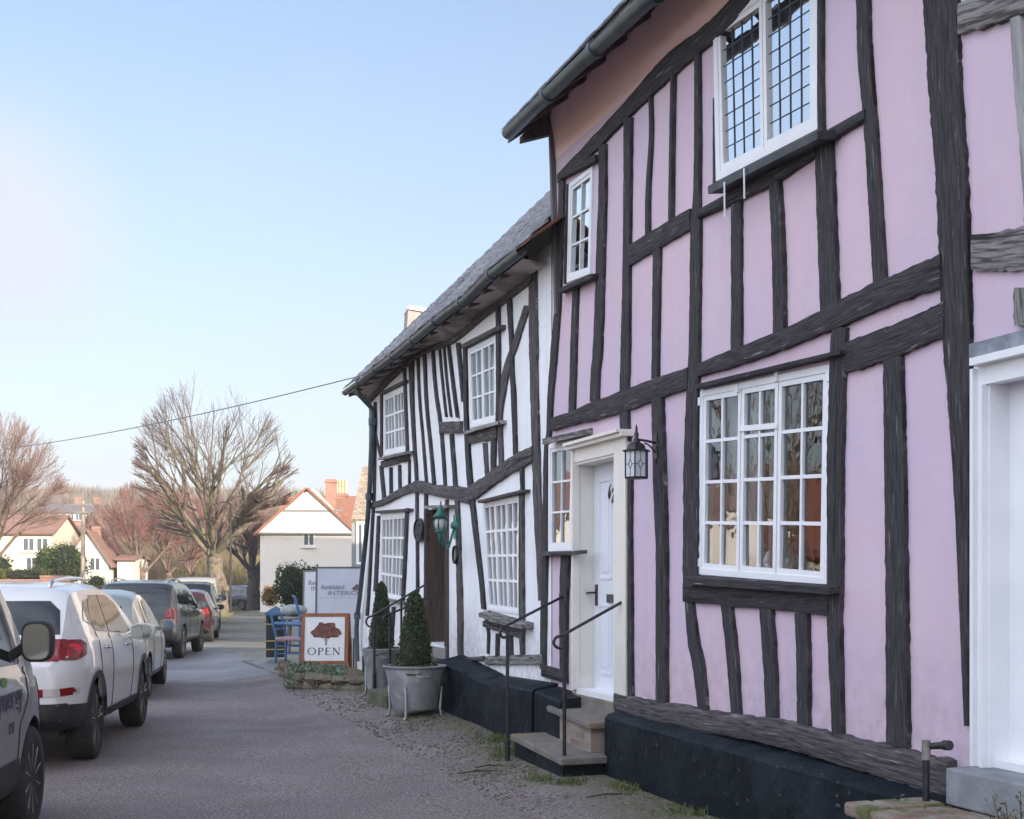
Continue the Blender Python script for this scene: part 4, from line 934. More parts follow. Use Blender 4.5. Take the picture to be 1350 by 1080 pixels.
# standpipe at the right
t = thing('stub_pipe', 'short black vent pipe with a bare metal joint in front of the dark sole beam', 'pipe', fw(*((lambda a: (a[0], -.24, .1))(F(1221,1020,.24)))), FRZ)
a = F(1221, 1000, .24); zt = F(1221, 976, .24)[1]; zj = F(1221, 996, .24)[1]
mb = MB(); mb.tube([fw(a[0], -.24, .0), fw(a[0], -.24, zj)], .017, 12); mb.build('pipe', M_black, t, smooth=True, sharp=40)
mb = MB(); mb.tube([fw(a[0], -.24, zj-.02), fw(a[0], -.24, zt)], .021, 12); mb.build('joint', mat('bare_zinc', (.30,.29,.28), .6, (.2,.18,.16), 30, metal=.4), t, smooth=True, sharp=40)
e = F(1256, 982, .16); e1 = F(1229, 990, .22); mb = MB(); mb.tube([fw(a[0], -.24, (zt+zj)/2), fw(e1[0], -.22, (zt+zj)/2+.01), fw(e[0], -.20, e[1])], [.014,.016,.018], 10); mb.tube([fw(e[0]+.01, -.20, e[1]-.001), fw(e[0]-.03, -.20, e[1]+.002)], .024, 12); mb.build('spigot', M_black, t, smooth=True, sharp=40)
# right-hand steps
t = thing('stone_step', 'concrete doorstep over a rough mossy brick step below the wide white casing', 'steps', fw(4.6, -.4, 0), FRZ)
zA = rzB-.005; sx0 = F(1258, 1020, .17)[0]
mb = MB(); slab(mb, sx0-2.2, sx0, -.22, .1, zA-.17, zA); bev(mb.build('doorstep', M_conc, t), .01)
zS = zA-.175; c = PX(1190,1052,zS)
print('rstep', c, zS)
mb = MB(); mb2 = MB(); rg = random.Random(3); s = c[0]
while s > c[0]-2.2:
    wd_ = rg.uniform(.19,.25); dz = rg.uniform(-.008,.006)
    for q in range(3):
        y0 = -.62+q*.15; mb2.box(fw(s-wd_/2, y0+.07, zS-.03+dz), (wd_-.012, .14, .065), FRZ+rg.uniform(-.03,.03))
    s -= wd_
bev(mb2.build('brick_tread', mat('mossy_brick', (.22,.12,.10), .95, (.30,.27,.22), 6, 8, bump=.9, bscale=30, col3=(.12,.13,.05), scale3=7, lo3=.5, hi3=.62), t), .015)
mb = MB(); slab(mb, c[0]-2.2, c[0]-.05, -.58, .0, -.2, zS-.06); mb.build('riser', M_stone, t)

# ================================================================== LANTERNS
def tubepath(mb, pts, r, n=8): mb.tube([Vector(p) for p in pts], r, n)
lan = thing('wall_lantern', 'black hexagonal lantern with leaded panes hanging from a bracket right of the numbered door', 'lantern', fw(*(lambda a: (a[0], -.03, a[1]))(F(871,588))), FRZ)
b = F(871, 588); bs, bz = b
LO = .26; lq = F(839, 608, LO); ls_, lz_ = bs+.075, lq[1]
def hz3(y, s, off): p = fw(s, -off, 0); return EYE-(y-HOR)/FPX*p.y
lp = [ (839-675)/FPX ]
# plan position of the lantern: on the ray through x=839 at LO from the wall
ls_ = lq[0]; zc = lq[1]
zt_, zb_ = F(839,595,LO)[1], F(839,630,LO)[1]
mb = MB(); mb.lathe(fw(bs, -.0, bz), [(0,-.0),(.055,0),(.055,.02),(.035,.035),(.03,.05),(0,.05)], 16, axis=tuple(E_N), sy=1.0)
hx(mb, [(bs-.028, bz-.10), (bs+.028, bz-.10), (bs+.028, bz+.09), (bs-.028, bz+.09)], -.045, 0)
mb.lathe(fw(bs,-.02,bz-.13), [(0,-.02),(.02,0),(.03,.03),(.0,.05)], 10)
mb.build('back_plate', M_black, lan, smooth=True, sharp=35)
mb = MB(); top = fw(ls_, -LO, zt_+.05)
tubepath(mb, [fw(bs,-.04,bz+.02), fw(lerp(bs,ls_,.5),-LO*.55,zt_+.085), top+Vector((0,0,.035))], .009); 
pts = [fw(lerp(bs,ls_,t), -lerp(.04,LO*.75,t), lerp(bz-.05, zt_+.06, math.sin(t*math.pi/2))) for t in [k/8 for k in range(9)]]; tubepath(mb, pts, .006, 6)
mb.lathe(top, [(0,-.02),(.022,-.015),(.026,.02),(.014,.05),(.018,.07),(.010,.09),(.008,.12),(0,.15)], 12); mb.build('bracket', M_black, lan, smooth=True, sharp=40)
mb = MB(); rh = .085; mb.lathe(fw(ls_,-LO,zt_), [(0,.0),(rh+.022,-.002),(rh+.024,.004),(rh-.01,.012),(rh-.02,.045),(rh-.045,.06),(.02,.065),(0,.066)], 6, rz=.3); 
rhg = [(rh*math.cos(.3+k*math.pi/3), rh*math.sin(.3+k*math.pi/3)) for k in range(6)]; Lc = fw(ls_, -LO, 0)
mb.build('hood', M_black, lan)
mb = MB(); gm = MB(); dm = MB()
for k in range(6):
    a = Vector((*rhg[k], 0)); c_ = Vector((*rhg[(k+1)%6], 0)); z0 = Vector((0,0,zb_)); z1 = Vector((0,0,zt_))
    mb.tube([Lc+a+z0, Lc+a+z1], .0055, 5); mb.tube([Lc+a+z0, Lc+c_+z0], .006, 5)
    gm.quad(Lc+a*.97+z0, Lc+c_*.97+z0, Lc+c_*.97+z1, Lc+a*.97+z1)
    m_ = (a+c_)/2; e_ = (c_-a)/2; zm = (zb_+zt_)/2; D = [m_+Vector((0,0,zm+.035)), m_+e_*.38+Vector((0,0,zm)), m_+Vector((0,0,zm-.035)), m_-e_*.38+Vector((0,0,zm))]
    for i_ in range(4): dm.tube([Lc+D[i_], Lc+D[(i_+1)%4]], .0022, 4)
    for p_, q_ in ((D[0], m_+Vector((0,0,zt_))), (D[2], m_+Vector((0,0,zb_))), (D[1], c_+Vector((0,0,zm))), (D[3], a+Vector((0,0,zm)))): dm.tube([Lc+p_, Lc+q_], .0022, 4)
mb.lathe(fw(ls_,-LO,zb_), [(0,-.012),(rh,-.008),(rh,.0),(0,.002)], 6, rz=.3); mb.build('cage', M_black, lan)
gm.build('pane', mat('frosted_lamp_glass', (.62,.63,.66), .35, (.54,.55,.58), 12), lan); dm.build('leading', M_lead, lan)
# green ornate lantern on the cottage
M_green = mat('green_cast_iron', (.006, .085, .062), .4, (.01, .14, .10), 14, 3)
GO = .45; a = F(606, 693); sB_, zB_ = a; g0 = F(581, 690, GO); gs, gzc = g0
gl_ = thing('wall_lantern', 'ornate green cast iron lantern on a swan-neck arm beside the cottage door', 'lantern', fw(sB_, -.03, zB_), FRZ)
k_ = fw(gs, -GO, 0).y/FPX
zz = lambda y: EYE-(y-HOR)*k_
mb = MB(); mb.lathe(fw(sB_, -.03, zB_), [(0,0),(.07,0),(.075,.02),(.045,.045),(.03,.07),(0,.075)], 14, axis=tuple(E_N))
hx(mb, [(sB_-.045, zB_-.15), (sB_+.045, zB_-.15), (sB_+.055, zB_+.12), (sB_-.055, zB_+.12)], -.06, -.02); mb.build('back_plate', M_green, gl_, smooth=True, sharp=40)
mb = MB(); pts = []
for k in range(15):
    t = k/14; y = lerp(.06, GO, t**.9); z = lerp(zB_-.02, zz(703), t) - .20*math.sin(math.pi*min(1, t*1.15))*(1 if t < .87 else 1); pts.append(fw(lerp(sB_, gs, t), -y, z))
pts[-1] = fw(gs, -GO, zz(708)); mb.tube(pts, [.018-.006*abs(2*k/14-1) for k in range(15)], 8)
c0 = pts[7]
for cc in (c0+Vector((0,0,.03)),):
    sp_ = [cc+E_N*(.045*(1-k/16)*math.cos(k*.6))+Vector((0,0,.045*(1-k/16)*math.sin(k*.6))) for k in range(14)]; mb.tube(sp_, .008, 6)
mb.build('arm', M_green, gl_, smooth=True, sharp=50)
W_ = 10*k_
mb = MB(); c_ = fw(gs, -GO, 0)
prof = [(0,zz(660)),(.006,zz(661)),(.010,zz(667)),(.022,zz(670)),(.03,zz(672)),(W_*.55,zz(675)),(W_*.85,zz(679)),(W_*1.05,zz(681.5)),(W_*.9,zz(683)),(0,zz(683))]
mb.lathe(c_, prof, 12); mb.lathe(c_, [(0,zz(699)),(W_*.72,zz(699.5)),(W_*.8,zz(701)),(W_*.4,zz(703)),(.03,zz(706)),(.022,zz(713)),(.008,zz(716)),(0,zz(717))], 12)
for k in range(6):
    al = k*math.pi/3+.2; mb.tube([c_+Vector((r_*math.cos(al), r_*math.sin(al), z_)) for r_, z_ in ((W_*.62,zz(683)),(W_*.90,zz(688)),(W_*.86,zz(694)),(W_*.62,zz(700)))], .008, 5)
mb.build('cage', M_green, gl_, smooth=True, sharp=35)
mb = MB(); mb.lathe(c_, [(0,zz(683)),(W_*.58,zz(683.2)),(W_*.86,zz(688)),(W_*.82,zz(694)),(W_*.58,zz(699.5)),(0,zz(700))], 14); mb.build('globe', mat('ribbed_lamp_glass', (.5,.48,.45), .2, (.4,.39,.38), 9), gl_, smooth=True)
# ================================================================== FOLIAGE HELPERS
def leaves(mb, pts, size, rg, up=.3, mi=0, asp=.55):
    for p in pts:
        d = Vector((rg.gauss(0,1), rg.gauss(0,1), rg.gauss(0,1)+up)).normalized(); e = d.cross(Vector((rg.gauss(0,1), rg.gauss(0,1), rg.gauss(0,1)))).normalized(); s = size*rg.uniform(.6,1.3)
        p = Vector(p); a = p-d*s*.5; b = p+d*s*.5
        mb.face(mb.add([a, p+e*s*asp*.5, b, p-e*s*asp*.5]), mi)
def blob(mb, c, rx, ry, rz, n=10, nz=.25, seed=0, mi=0):
    rings = []
    for j in range(n+1):
        ph = math.pi*j/n; ring = []
        for k in range(n*2):
            th = math.pi*k/n; v = Vector((math.sin(ph)*math.cos(th), math.sin(ph)*math.sin(th), math.cos(ph)))
            f = 1+nz*mnoise.noise(v*2+Vector((seed,0,0))); ring.append(Vector(c)+Vector((v.x*rx, v.y*ry, v.z*rz))*f)
        rings.append(mb.add(ring))
    for r0, r1 in zip(rings, rings[1:]):
        for k in range(n*2): mb.face((r0[k], r0[(k+1)%(n*2)], r1[(k+1)%(n*2)], r1[k]), mi)
def bush(name, label, cat, c, rx, ry, rz, n, size, m, seed=1, group=None, lump=.3, box=False):
    rg = random.Random(seed); t = thing(name, label, cat, (c[0], c[1], c[2]-rz), 0, group)
    mb = MB(); blob(mb, c, rx*.72, ry*.72, rz*.85, 8, .3, seed); mb.build('inner_growth', mat('inner_twigs', (.03,.035,.018), .95), t)
    mb = MB(); pts = []
    while len(pts) < n:
        v = Vector((rg.gauss(0,1), rg.gauss(0,1), rg.gauss(0,1))).normalized()
        f = 1+lump*mnoise.noise(v*2.2+Vector((seed*3,0,0)))+lump*.5*mnoise.noise(v*6+Vector((seed*3,5,0)))
        r = rg.uniform(.78, 1.03)*f; 
        if box: v = Vector((max(-.8,min(.8,v.x*1.5)), max(-.8,min(.8,v.y*1.5)), max(-.85,min(.8,v.z*1.5))))*1.2
        pts.append(Vector(c)+Vector((v.x*rx, v.y*ry, v.z*rz))*r)
    leaves(mb, pts, size, rg); mb.build('foliage', m, t); return t
# clipped box trees in galvanised tubs
M_zinc = mat('galvanised_zinc', (.40,.41,.43), .5, (.27,.28,.30), 5, 6, metal=.25, col3=(.52,.52,.53), scale3=9, lo3=.55, hi3=.7)
M_soil = mat('mossy_soil', (.10,.08,.05), .95, (.16,.13,.06), 20, 5, bump=1)
def tub(label, so, gzv, rad, h, cone_h, cone_r, seed, lean=0):
    c = fw(so[0], -so[1], gzv); t = thing('planter_tub', label, 'planter', c, FRZ, 'galvanised tubs with clipped box trees')
    mb = MB(); ft = .10; mb.lathe(c, [(0,ft),(rad*.70,ft),(rad*.74,ft+.02),(rad*.97,h-.03),(rad*1.03,h-.015),(rad*1.05,h),(rad*1.0,h+.006),(rad*.96,h-.02),(rad*.94,h-.06),(0,h-.05)], 36, sx=1.0, sy=1)
    mb.build('tub', M_zinc, t, smooth=True, sharp=40)
    for k in range(4):
        a = FRZ+R(45)+k*R(90)+.2; d = Vector((math.cos(a), math.sin(a), 0)); mb = MB()
        mb.tube([c+d*rad*.92+Vector((0,0,h*.62)), c+d*rad*.86+Vector((0,0,ft+.02)), c+d*rad*.90+Vector((0,0,.03)), c+d*rad*1.02+Vector((0,0,.012))], [.008,.016,.013,.018], 7); mb.build('foot', M_zinc, t, smooth=True)
    for sg in (-1, 1):
        d = E_S*sg; mb = MB(); e = E_N; mb.tube([c+d*rad*1.0-e*.06+Vector((0,0,h-.08)), c+d*(rad+.05)-e*.05+Vector((0,0,h-.10)), c+d*(rad+.05)+e*.05+Vector((0,0,h-.10)), c+d*rad*1.0+e*.06+Vector((0,0,h-.08))], .008, 6); mb.build('handle', M_zinc, t, smooth=True)
    so_ = MB(); rg = random.Random(seed); blob(so_, c+Vector((0,0,h-.06)), rad*.93, rad*.93, .07, 9, .3, seed); leaves(so_, [c+Vector((rg.uniform(-1,1)*rad*.75, rg.uniform(-1,1)*rad*.75, h+.01)) for _ in range(260)], .03, rg)
    so_.build('soil', M_soil, t)
    tt = thing('box_tree', label.replace('galvanised tub', 'clipped cone-shaped box tree').replace('holding a clipped cone tree', 'growing in a galvanised tub'), 'shrub', c+Vector((0,0,h)), FRZ, 'clipped box trees')
    mb = MB(); mb.tube([c+Vector((0,0,h-.05)), c+Vector((0,0,h+cone_h*.5))], .02, 8); mb.build('trunk', mat('bark_dark', (.06,.05,.04), .9), tt)
    mb = MB(); prof = [(0,.02),(cone_r*.85,.02),(cone_r*.95,.12*cone_h),(cone_r*.64,.5*cone_h),(cone_r*.30,.88*cone_h),(cone_r*.12,.97*cone_h),(0,.985*cone_h)]
    mb.lathe(c+Vector((0,0,h)), [(r*.86, z) for r, z in prof], 18, mi=1)
    pts = []
    N_ = int(5200*cone_h/1.0)
    while len(pts) < N_:
        u = rg.random()**.85; z = u; r = cone_r*(1.0-.68*z) if z > .1 else cone_r*(.86+1.3*z*.5)
        if z > .9: r *= math.sqrt(max(0, (1.0-z)/.1))
        al = rg.uniform(0, 6.283); r *= rg.uniform(.84,1.03)*(1+.10*mnoise.noise((math.cos(al)*3, math.sin(al)*3, z*8+seed)))
        pts.append(c+Vector((r*math.cos(al), r*math.sin(al), h+z*cone_h)))
    leaves(mb, pts, .026, rg, asp=.6); mb.build('foliage', [M_leaf, mat('inner_twigs', (.03,.035,.018), .95)], tt)
t1 = PX(548, 934, .14); t2 = PX(506, 912, .16)
print('tubs', t1, t2)
tubA = (t1[0], .62); tubB = (t2[0]+1.0, .60)
# find s so that the tub centre projects to the wanted column
def s_for_x(x, out): return F(x, 800, out)[0]
tub('large galvanised tub holding a clipped cone tree, right of the iron handrails', (s_for_x(547, .60), .60), .12, .33, .56, .80, .215, 3)
tub('smaller galvanised tub holding a clipped cone tree, left of the iron handrails', (s_for_x(503, .42), .42), .14, .24, .60, .84, .175, 8)
# cottage door steps and rails
ct = thing('cottage_steps', 'mossy stone steps rising to the boarded cottage door', 'steps', fw(14.9, -.5, .1), FRZ)
for k, (o_, z_) in enumerate(((.74,.30),(.50,.50),(.26,.68))):
    mb = MB(); slab(mb, wr-.05, wl-.02, -o_, -.02, -.1 if k == 0 else z_-.2, z_); bev(mb.build('tread', mat('mossy_stone', (.14,.13,.11), .95, (.08,.09,.04), 6, 8, bump=.8, bscale=25), ct), .012)
def farrail(label, s, out, px_post, ypost, yend_px, zb):
    pass
sa = s_for_x(529, .45); p_a = (s_for_x(514,.75), .75)
rail('handrail', 'black handrail with a curled end nearer the large tub at the cottage steps', p_a, hz_at(514, 811, p_a), .30, (wr-.0, .05, F(589,779)[1]), curl=.06, r=.014)
p_b = (s_for_x(493.5,.62), .62)
rail('handrail', 'black handrail with a curled end on the far side of the cottage steps', p_b, hz_at(493, 812, p_b), .30, (wl+.0, .05, F(561,772)[1]), curl=.07, r=.014)
for i_, (x_, o_) in enumerate(((529,.35),(556,.25))):
    s_ = s_for_x(x_, o_); zt_r = hz_at(x_, 791, (s_, o_))
    t = thing('rail_post', 'thin black iron post standing %s the two cottage handrails' % ('between' if i_ == 0 else 'by the cottage door jamb under'), 'post', fw(s_, -o_, .4), FRZ)
    mb = MB(); mb.tube([fw(s_, -o_, .3), fw(s_, -o_, zt_r)], .014, 8); mb.build('shaft', M_black, t, smooth=True, sharp=40)

# ================================================================== FORECOURT: bed, signs, chair, bin
M_rub = mat('rubble_stone', (.20,.165,.12), .95, (.12,.10,.075), 6, 6, bump=1, bscale=14, col3=(.10,.11,.05), scale3=5, lo3=.55, hi3=.7)
bedc = PX(445, 905, .1); print('bed', bedc, PX(380, 895, .1), PX(500,908,.1))
bd = thing('rockery_bed', 'low raised bed of rubble stones edged with trailing frosty plants', 'planting bed', (-2.75, 18.5, 0), 0)
rg = random.Random(11)
def BW(x, y, z): Z = FPX*(EYE-z)/(y-HOR); return Vector(((x-675)/FPX*Z, Z, z))
b0 = BW(388, 908, .05); b1 = BW(500, 916, .1); b2 = BW(372, 885, .03)
mb = MB()
for (p, q_, n) in ((b0, b1, 13), (b2, b0, 7)):
    for k in range(n):
        for lay in range(2):
            c = p.lerp(q_, (k+rg.uniform(.2,.8))/n)+Vector((rg.uniform(-.03,.03), rg.uniform(0,.10), .05+lay*.11)); mb = MB(); blob(mb, c, rg.uniform(.08,.15), rg.uniform(.08,.12), rg.uniform(.055,.085), 6, .5, rg.random()*50); mb.build('stone', M_rub, bd, smooth=True, sharp=50)
mb = MB(); back = Vector((-.3, 2.6, 0)); n = 12; rr = []
for k in range(n+1):
    p = b0.lerp(b1, k/n); rr.append(mb.add([p+back*(j/6)+Vector((0,0,.17+.05*mnoise.noise((k*.5,j*.6,2)))) for j in range(7)]))
for r0, r1 in zip(rr, rr[1:]):
    for j in range(6): mb.face((r0[j], r1[j], r1[j+1], r0[j+1]))
mb.build('soil', M_soil, bd)
mb = MB(); 
for k in range(5200):
    u, v = rg.random(), rg.random()**1.5; p = b0.lerp(b1, u*.75-.12)+back*v*.7 + Vector((0,-.06,0)); dn = mnoise.noise((p.x*3, p.y*3, 1))
    if dn < -.12: continue
    z = .16+.12*max(0, dn)+rg.uniform(0,.07) if v > .08 else rg.uniform(.0,.2)
    d = Vector((rg.gauss(0,.7), rg.gauss(0,.7)-.3, rg.uniform(.1,1))).normalized()*rg.uniform(.03,.08); e = d.cross(Vector((0,1,.2))).normalized()*.008
    q_ = p+Vector((0,0,z)); mb.face(mb.add([q_-e, q_+e, q_+d]), 0 if rg.random() < .5 else 1)
mb.build('trailing_plants', [mat('frosty_leaf', (.20,.27,.22), .8, (.32,.38,.34), 8), M_grass], bd)
# OPEN A-board
def board_frame(c, right, up, w_, h_):
    M = Matrix.Identity(4); nrm = right.cross(up)
    for i in range(3): M[i][0] = right[i]; M[i][1] = up[i]; M[i][2] = nrm[i]; M[i][3] = c[i]
    return M
def qbox(mb, M, x0, x1, y0, y1, z0, z1, mi=0): mb.hexa([M @ Vector(p) for p in ((x0,y0,z0),(x1,y0,z0),(x1,y1,z0),(x0,y1,z0),(x0,y0,z1),(x1,y0,z1),(x1,y1,z1),(x0,y1,z1))], mi)
M_orange = mat('orange_stained_wood', (.34,.125,.045), .6, (.24,.085,.035), 8, 6, stretch=(2,2,.4), bump=.3)
Zb = 20.3; fb_ = Vector(((427-675)/FPX*Zb, Zb, EYE-(884-HOR)/FPX*Zb)); kk = Zb/FPX
ab = thing('pavement_sign', 'orange wooden A-board reading OPEN under a russet tree picture', 'sign', fb_, 0)
rt = Vector((math.cos(R(3)), math.sin(R(3)), 0)); lean = R(9); upv = Vector((0, math.sin(lean), math.cos(lean)))
W2, H2 = 31*kk, 75*kk/math.cos(lean); M = board_frame(fb_, rt, upv, 0, 0)
bwd = 4.6*kk
mb = MB()
qbox(mb, M, -W2, -W2+bwd, 0, H2, -.02, .02); qbox(mb, M, W2-bwd, W2, .0, H2, -.02, .02)
mb.build('side_rails', M_orange, ab)
mb = MB(); qbox(mb, M, -W2+bwd, W2-bwd, H2-bwd, H2-.001, -.018, .018); qbox(mb, M, -W2+bwd, W2-bwd, .10, .10+bwd*.9, -.018, .018); mb.build('cross_rails', M_orange, ab)
mb = MB(); qbox(mb, M, -W2+bwd, W2-bwd, .10+bwd*.9, H2-bwd, -.006, .008); pnl = mb.build('panel', M_wpaint, ab)
M2 = board_frame(fb_+Vector((0,.55,0)), rt, Vector((0, -math.sin(lean*1.4), math.cos(lean*1.4))), 0, 0)
mb = MB(); qbox(mb, M2, -W2, -W2+bwd, 0, H2, -.02, .02); qbox(mb, M2, W2-bwd, W2, 0, H2, -.02, .02); qbox(mb, M2, -W2+bwd, W2-bwd, .1, H2, -.006, .006); mb.build('rear_leaf', M_orange, ab)
def stroke(mb, M, pts, wds, z=.0105):   # ribbon letters
    P = [Vector(p) for p in pts]
    for i in range(len(P)-1):
        d = (P[i+1]-P[i]); n_ = Vector((-d.y, d.x)).normalized(); a0, a1 = wds[i]/2, wds[i+1]/2
        mb.quad(M @ Vector((*(P[i]-n_*a0), z)), M @ Vector((*(P[i+1]-n_*a1), z)), M @ Vector((*(P[i+1]+n_*a1), z)), M @ Vector((*(P[i]+n_*a0), z)))
def serif(mb, M, x, y, w_, z=.0106, h=.006): qbox(mb, M, x-w_/2, x+w_/2, y-h/2, y+h/2, .008, z)
mb = MB(); y0, lh = 20.5*kk, 9.5*kk; lw = 9*kk; tk = 1.7*kk; tn = .7*kk
xo = -17*kk; N_ = 28
def ring_o(cx, cy, rx, ry):
    o = []; i_ = []
    for k in range(N_): a = 2*math.pi*k/N_; o.append((cx+rx*math.cos(a), cy+ry*math.sin(a))); i_.append((cx+(rx-tk)*math.cos(a), cy+(ry-tn)*math.sin(a)))
    for k in range(N_): k2 = (k+1)%N_; mb.quad(*[M @ Vector((*p, .0106)) for p in (o[k], o[k2], i_[k2], i_[k])])
ring_o(-16.5*kk, y0+lh/2, 5.7*kk, lh/2+.2*kk)
xP = -7*kk; stroke(mb, M, [(xP,y0),(xP,y0+lh)], [tk,tk]); serif(mb, M, xP, y0, 3.2*kk)
arc = [(xP, y0+lh-.4*kk)]+[(xP+2.4*kk+2.6*kk*math.cos(a), y0+lh*.73+(lh*.27-.4*kk)*math.sin(a)) for a in [math.pi/2-math.pi*k/10 for k in range(11)]]+[(xP, y0+lh*.46+.3*kk)]
stroke(mb, M, arc, [tn]*3+[tn*1.3,tk*.9,tk,tk,tk*.9,tn*1.3]+[tn]*4)
xE = 2.5*kk; stroke(mb, M, [(xE,y0),(xE,y0+lh)], [tk,tk])
for yy_, l_ in ((y0+.35*kk,5.4),(y0+lh*.52,4.2),(y0+lh-.35*kk,5.2)): stroke(mb, M, [(xE,yy_),(xE+l_*kk,yy_)], [tn,tn])
stroke(mb, M, [(xE+5.3*kk,y0),(xE+5.3*kk,y0+1.8*kk)], [tn,tn*.6]); stroke(mb, M, [(xE+5.1*kk,y0+lh),(xE+5.1*kk,y0+lh-1.6*kk)], [tn,tn*.6])
xN = 12.2*kk; stroke(mb, M, [(xN,y0),(xN,y0+lh)], [tn,tn]); stroke(mb, M, [(xN-.2*kk,y0+lh),(xN+7.2*kk,y0)], [tk,tk]); stroke(mb, M, [(xN+7.2*kk,y0),(xN+7.2*kk,y0+lh)], [tn,tn]); serif(mb, M, xN, y0, 2.6*kk); serif(mb, M, xN+7.2*kk, y0+lh, 2.6*kk)
mb.build('lettering', mat('sign_ink', (.04,.045,.07), .6), pnl)
def tree_logo(M, cx, cy, w_, h_, par, z=.011, col=M_orange, mname='russet_print', c1=(.22,.075,.05), c2=(.10,.05,.045)):
    mb = MB(); rg_ = random.Random(2); pts = []
    n = 40
    for k in range(n):
        a = math.pi*2*k/n; x = math.cos(a); y = math.sin(a); r = 1+.09*math.sin(a*7)+.05*math.sin(a*13+1)
        yy = y*r*(h_*.62 if y > 0 else h_*.16); pts.append((cx+x*r*w_/2, cy+yy))
    c_ = mb.add([M @ Vector((cx, cy+h_*.1, z))])[0]; ids = mb.add([M @ Vector((*p, z)) for p in pts])
    for k in range(n): mb.face((c_, ids[k], ids[(k+1)%n]))
    mb.build('tree_picture', mat(mname, c1, .7, c2, 16, 6, lo=.4, hi=.6), par)
    mb = MB(); stroke(mb, M, [(cx-.0*w_, cy-h_*.10), (cx+.0*w_, cy-h_*.52)], [w_*.10, w_*.06], z-.001); stroke(mb, M, [(cx-w_*.16, cy-h_*.08), (cx, cy-h_*.34), (cx+w_*.16, cy-h_*.08)], [.006,.012,.006], z-.0012); mb.build('tree_picture_trunk', mat('pale_print', (.35,.30,.28), .7), par)
tree_logo(M, 2*kk, y0+lh+17*kk, 38*kk, 27*kk, pnl)
# big leaning signs
Zs = 22.0; ks = Zs/FPX
def bigsign(label, xl, xr, yt, yb, Z, m, tilt=.0, full=True):
    k = Z/FPX; c = Vector(((xl-675)*k, Z, EYE-(yb-HOR)*k)); t = thing('shop_sign', label, 'sign', c, 0, 'large pale shop signs leaning behind the A-board')
    M = board_frame(c, Vector((1,0,0)), Vector((0, math.sin(R(5)), math.cos(R(5)))), 0, 0); W_ = (xr-xl)*k; H_ = (yb-yt)*k
    mb = MB(); qbox(mb, M, 0, W_, 0, H_, -.02, 0); p = mb.build('panel', m, t)
    mb = MB(); qbox(mb, M, -.03, 0, 0, H_+.0, -.03, .008); qbox(mb, M, -.03, W_, H_, H_+.03, -.03, .006); mb.build('edge_frame', M_oakw, t); return t, M, W_, H_, p, k
M_sign = mat('pale_sign_paint', (.55,.58,.66), .5, (.50,.53,.62), 2, 3); M_ink = mat('grey_ink', (.16,.17,.20), .6)
t, M, W_, H_, p, k = bigsign('large pale sign with INTERIORS lettering and a brown tree crown', 417, 492, 749, 872, 22.0, M_sign)
zy = lambda y: (872-y)*k
def at(M, x, y, z=.004): return M @ Matrix.Translation((x, y, z))
text_mesh('INTERIORS', 8.2*k, at(M, (456-417)*k, zy(782)), M_ink, p, 'lettering', sx=1.28, ext=.001)
text_mesh('Rumbleback', 9*k, at(M, (437-417)*k, zy(774)), M_ink, p, 'script_lettering', shear=.35, ext=.001, sx=.72)
text_mesh('furniture and fine home pieces', 3*k, at(M, (441-417)*k, zy(789)), M_ink, p, 'small_lettering', ext=.001, sx=1.1) if False else None
tree_logo(M, (473-417)*k, zy(777), 19*k, 11*k, p, z=.006, mname='brown_print', c1=(.13,.09,.08), c2=(.19,.13,.11))
mb = MB()
for i_ in range(26):
    x_ = (420+i_*1.9-417)*k; qbox(mb, M, x_, x_+1.1*k, zy(788.6), zy(787.6), .0, .003)
mb.build('small_print', mat('faint_ink', (.38,.40,.46), .6), p)
t, M, W_, H_, p, k = bigsign('second pale sign half hidden behind the INTERIORS one, with a blue chair before it', 400, 436, 753.5, 868, 23.6, mat('white_sign_paint', (.68,.70,.74), .5, (.64,.65,.70), 2, 3))
zy = lambda y: (868-y)*k
text_mesh('Rumbleback', 9*k, at(M, (420-400)*k, zy(768)), M_ink, p, 'script_lettering', shear=.35, ext=.001, sx=.72); text_mesh('INTERIORS', 8*k, at(M, (430-400)*k, zy(776)), M_ink, p, 'lettering', sx=1.1, ext=.001)
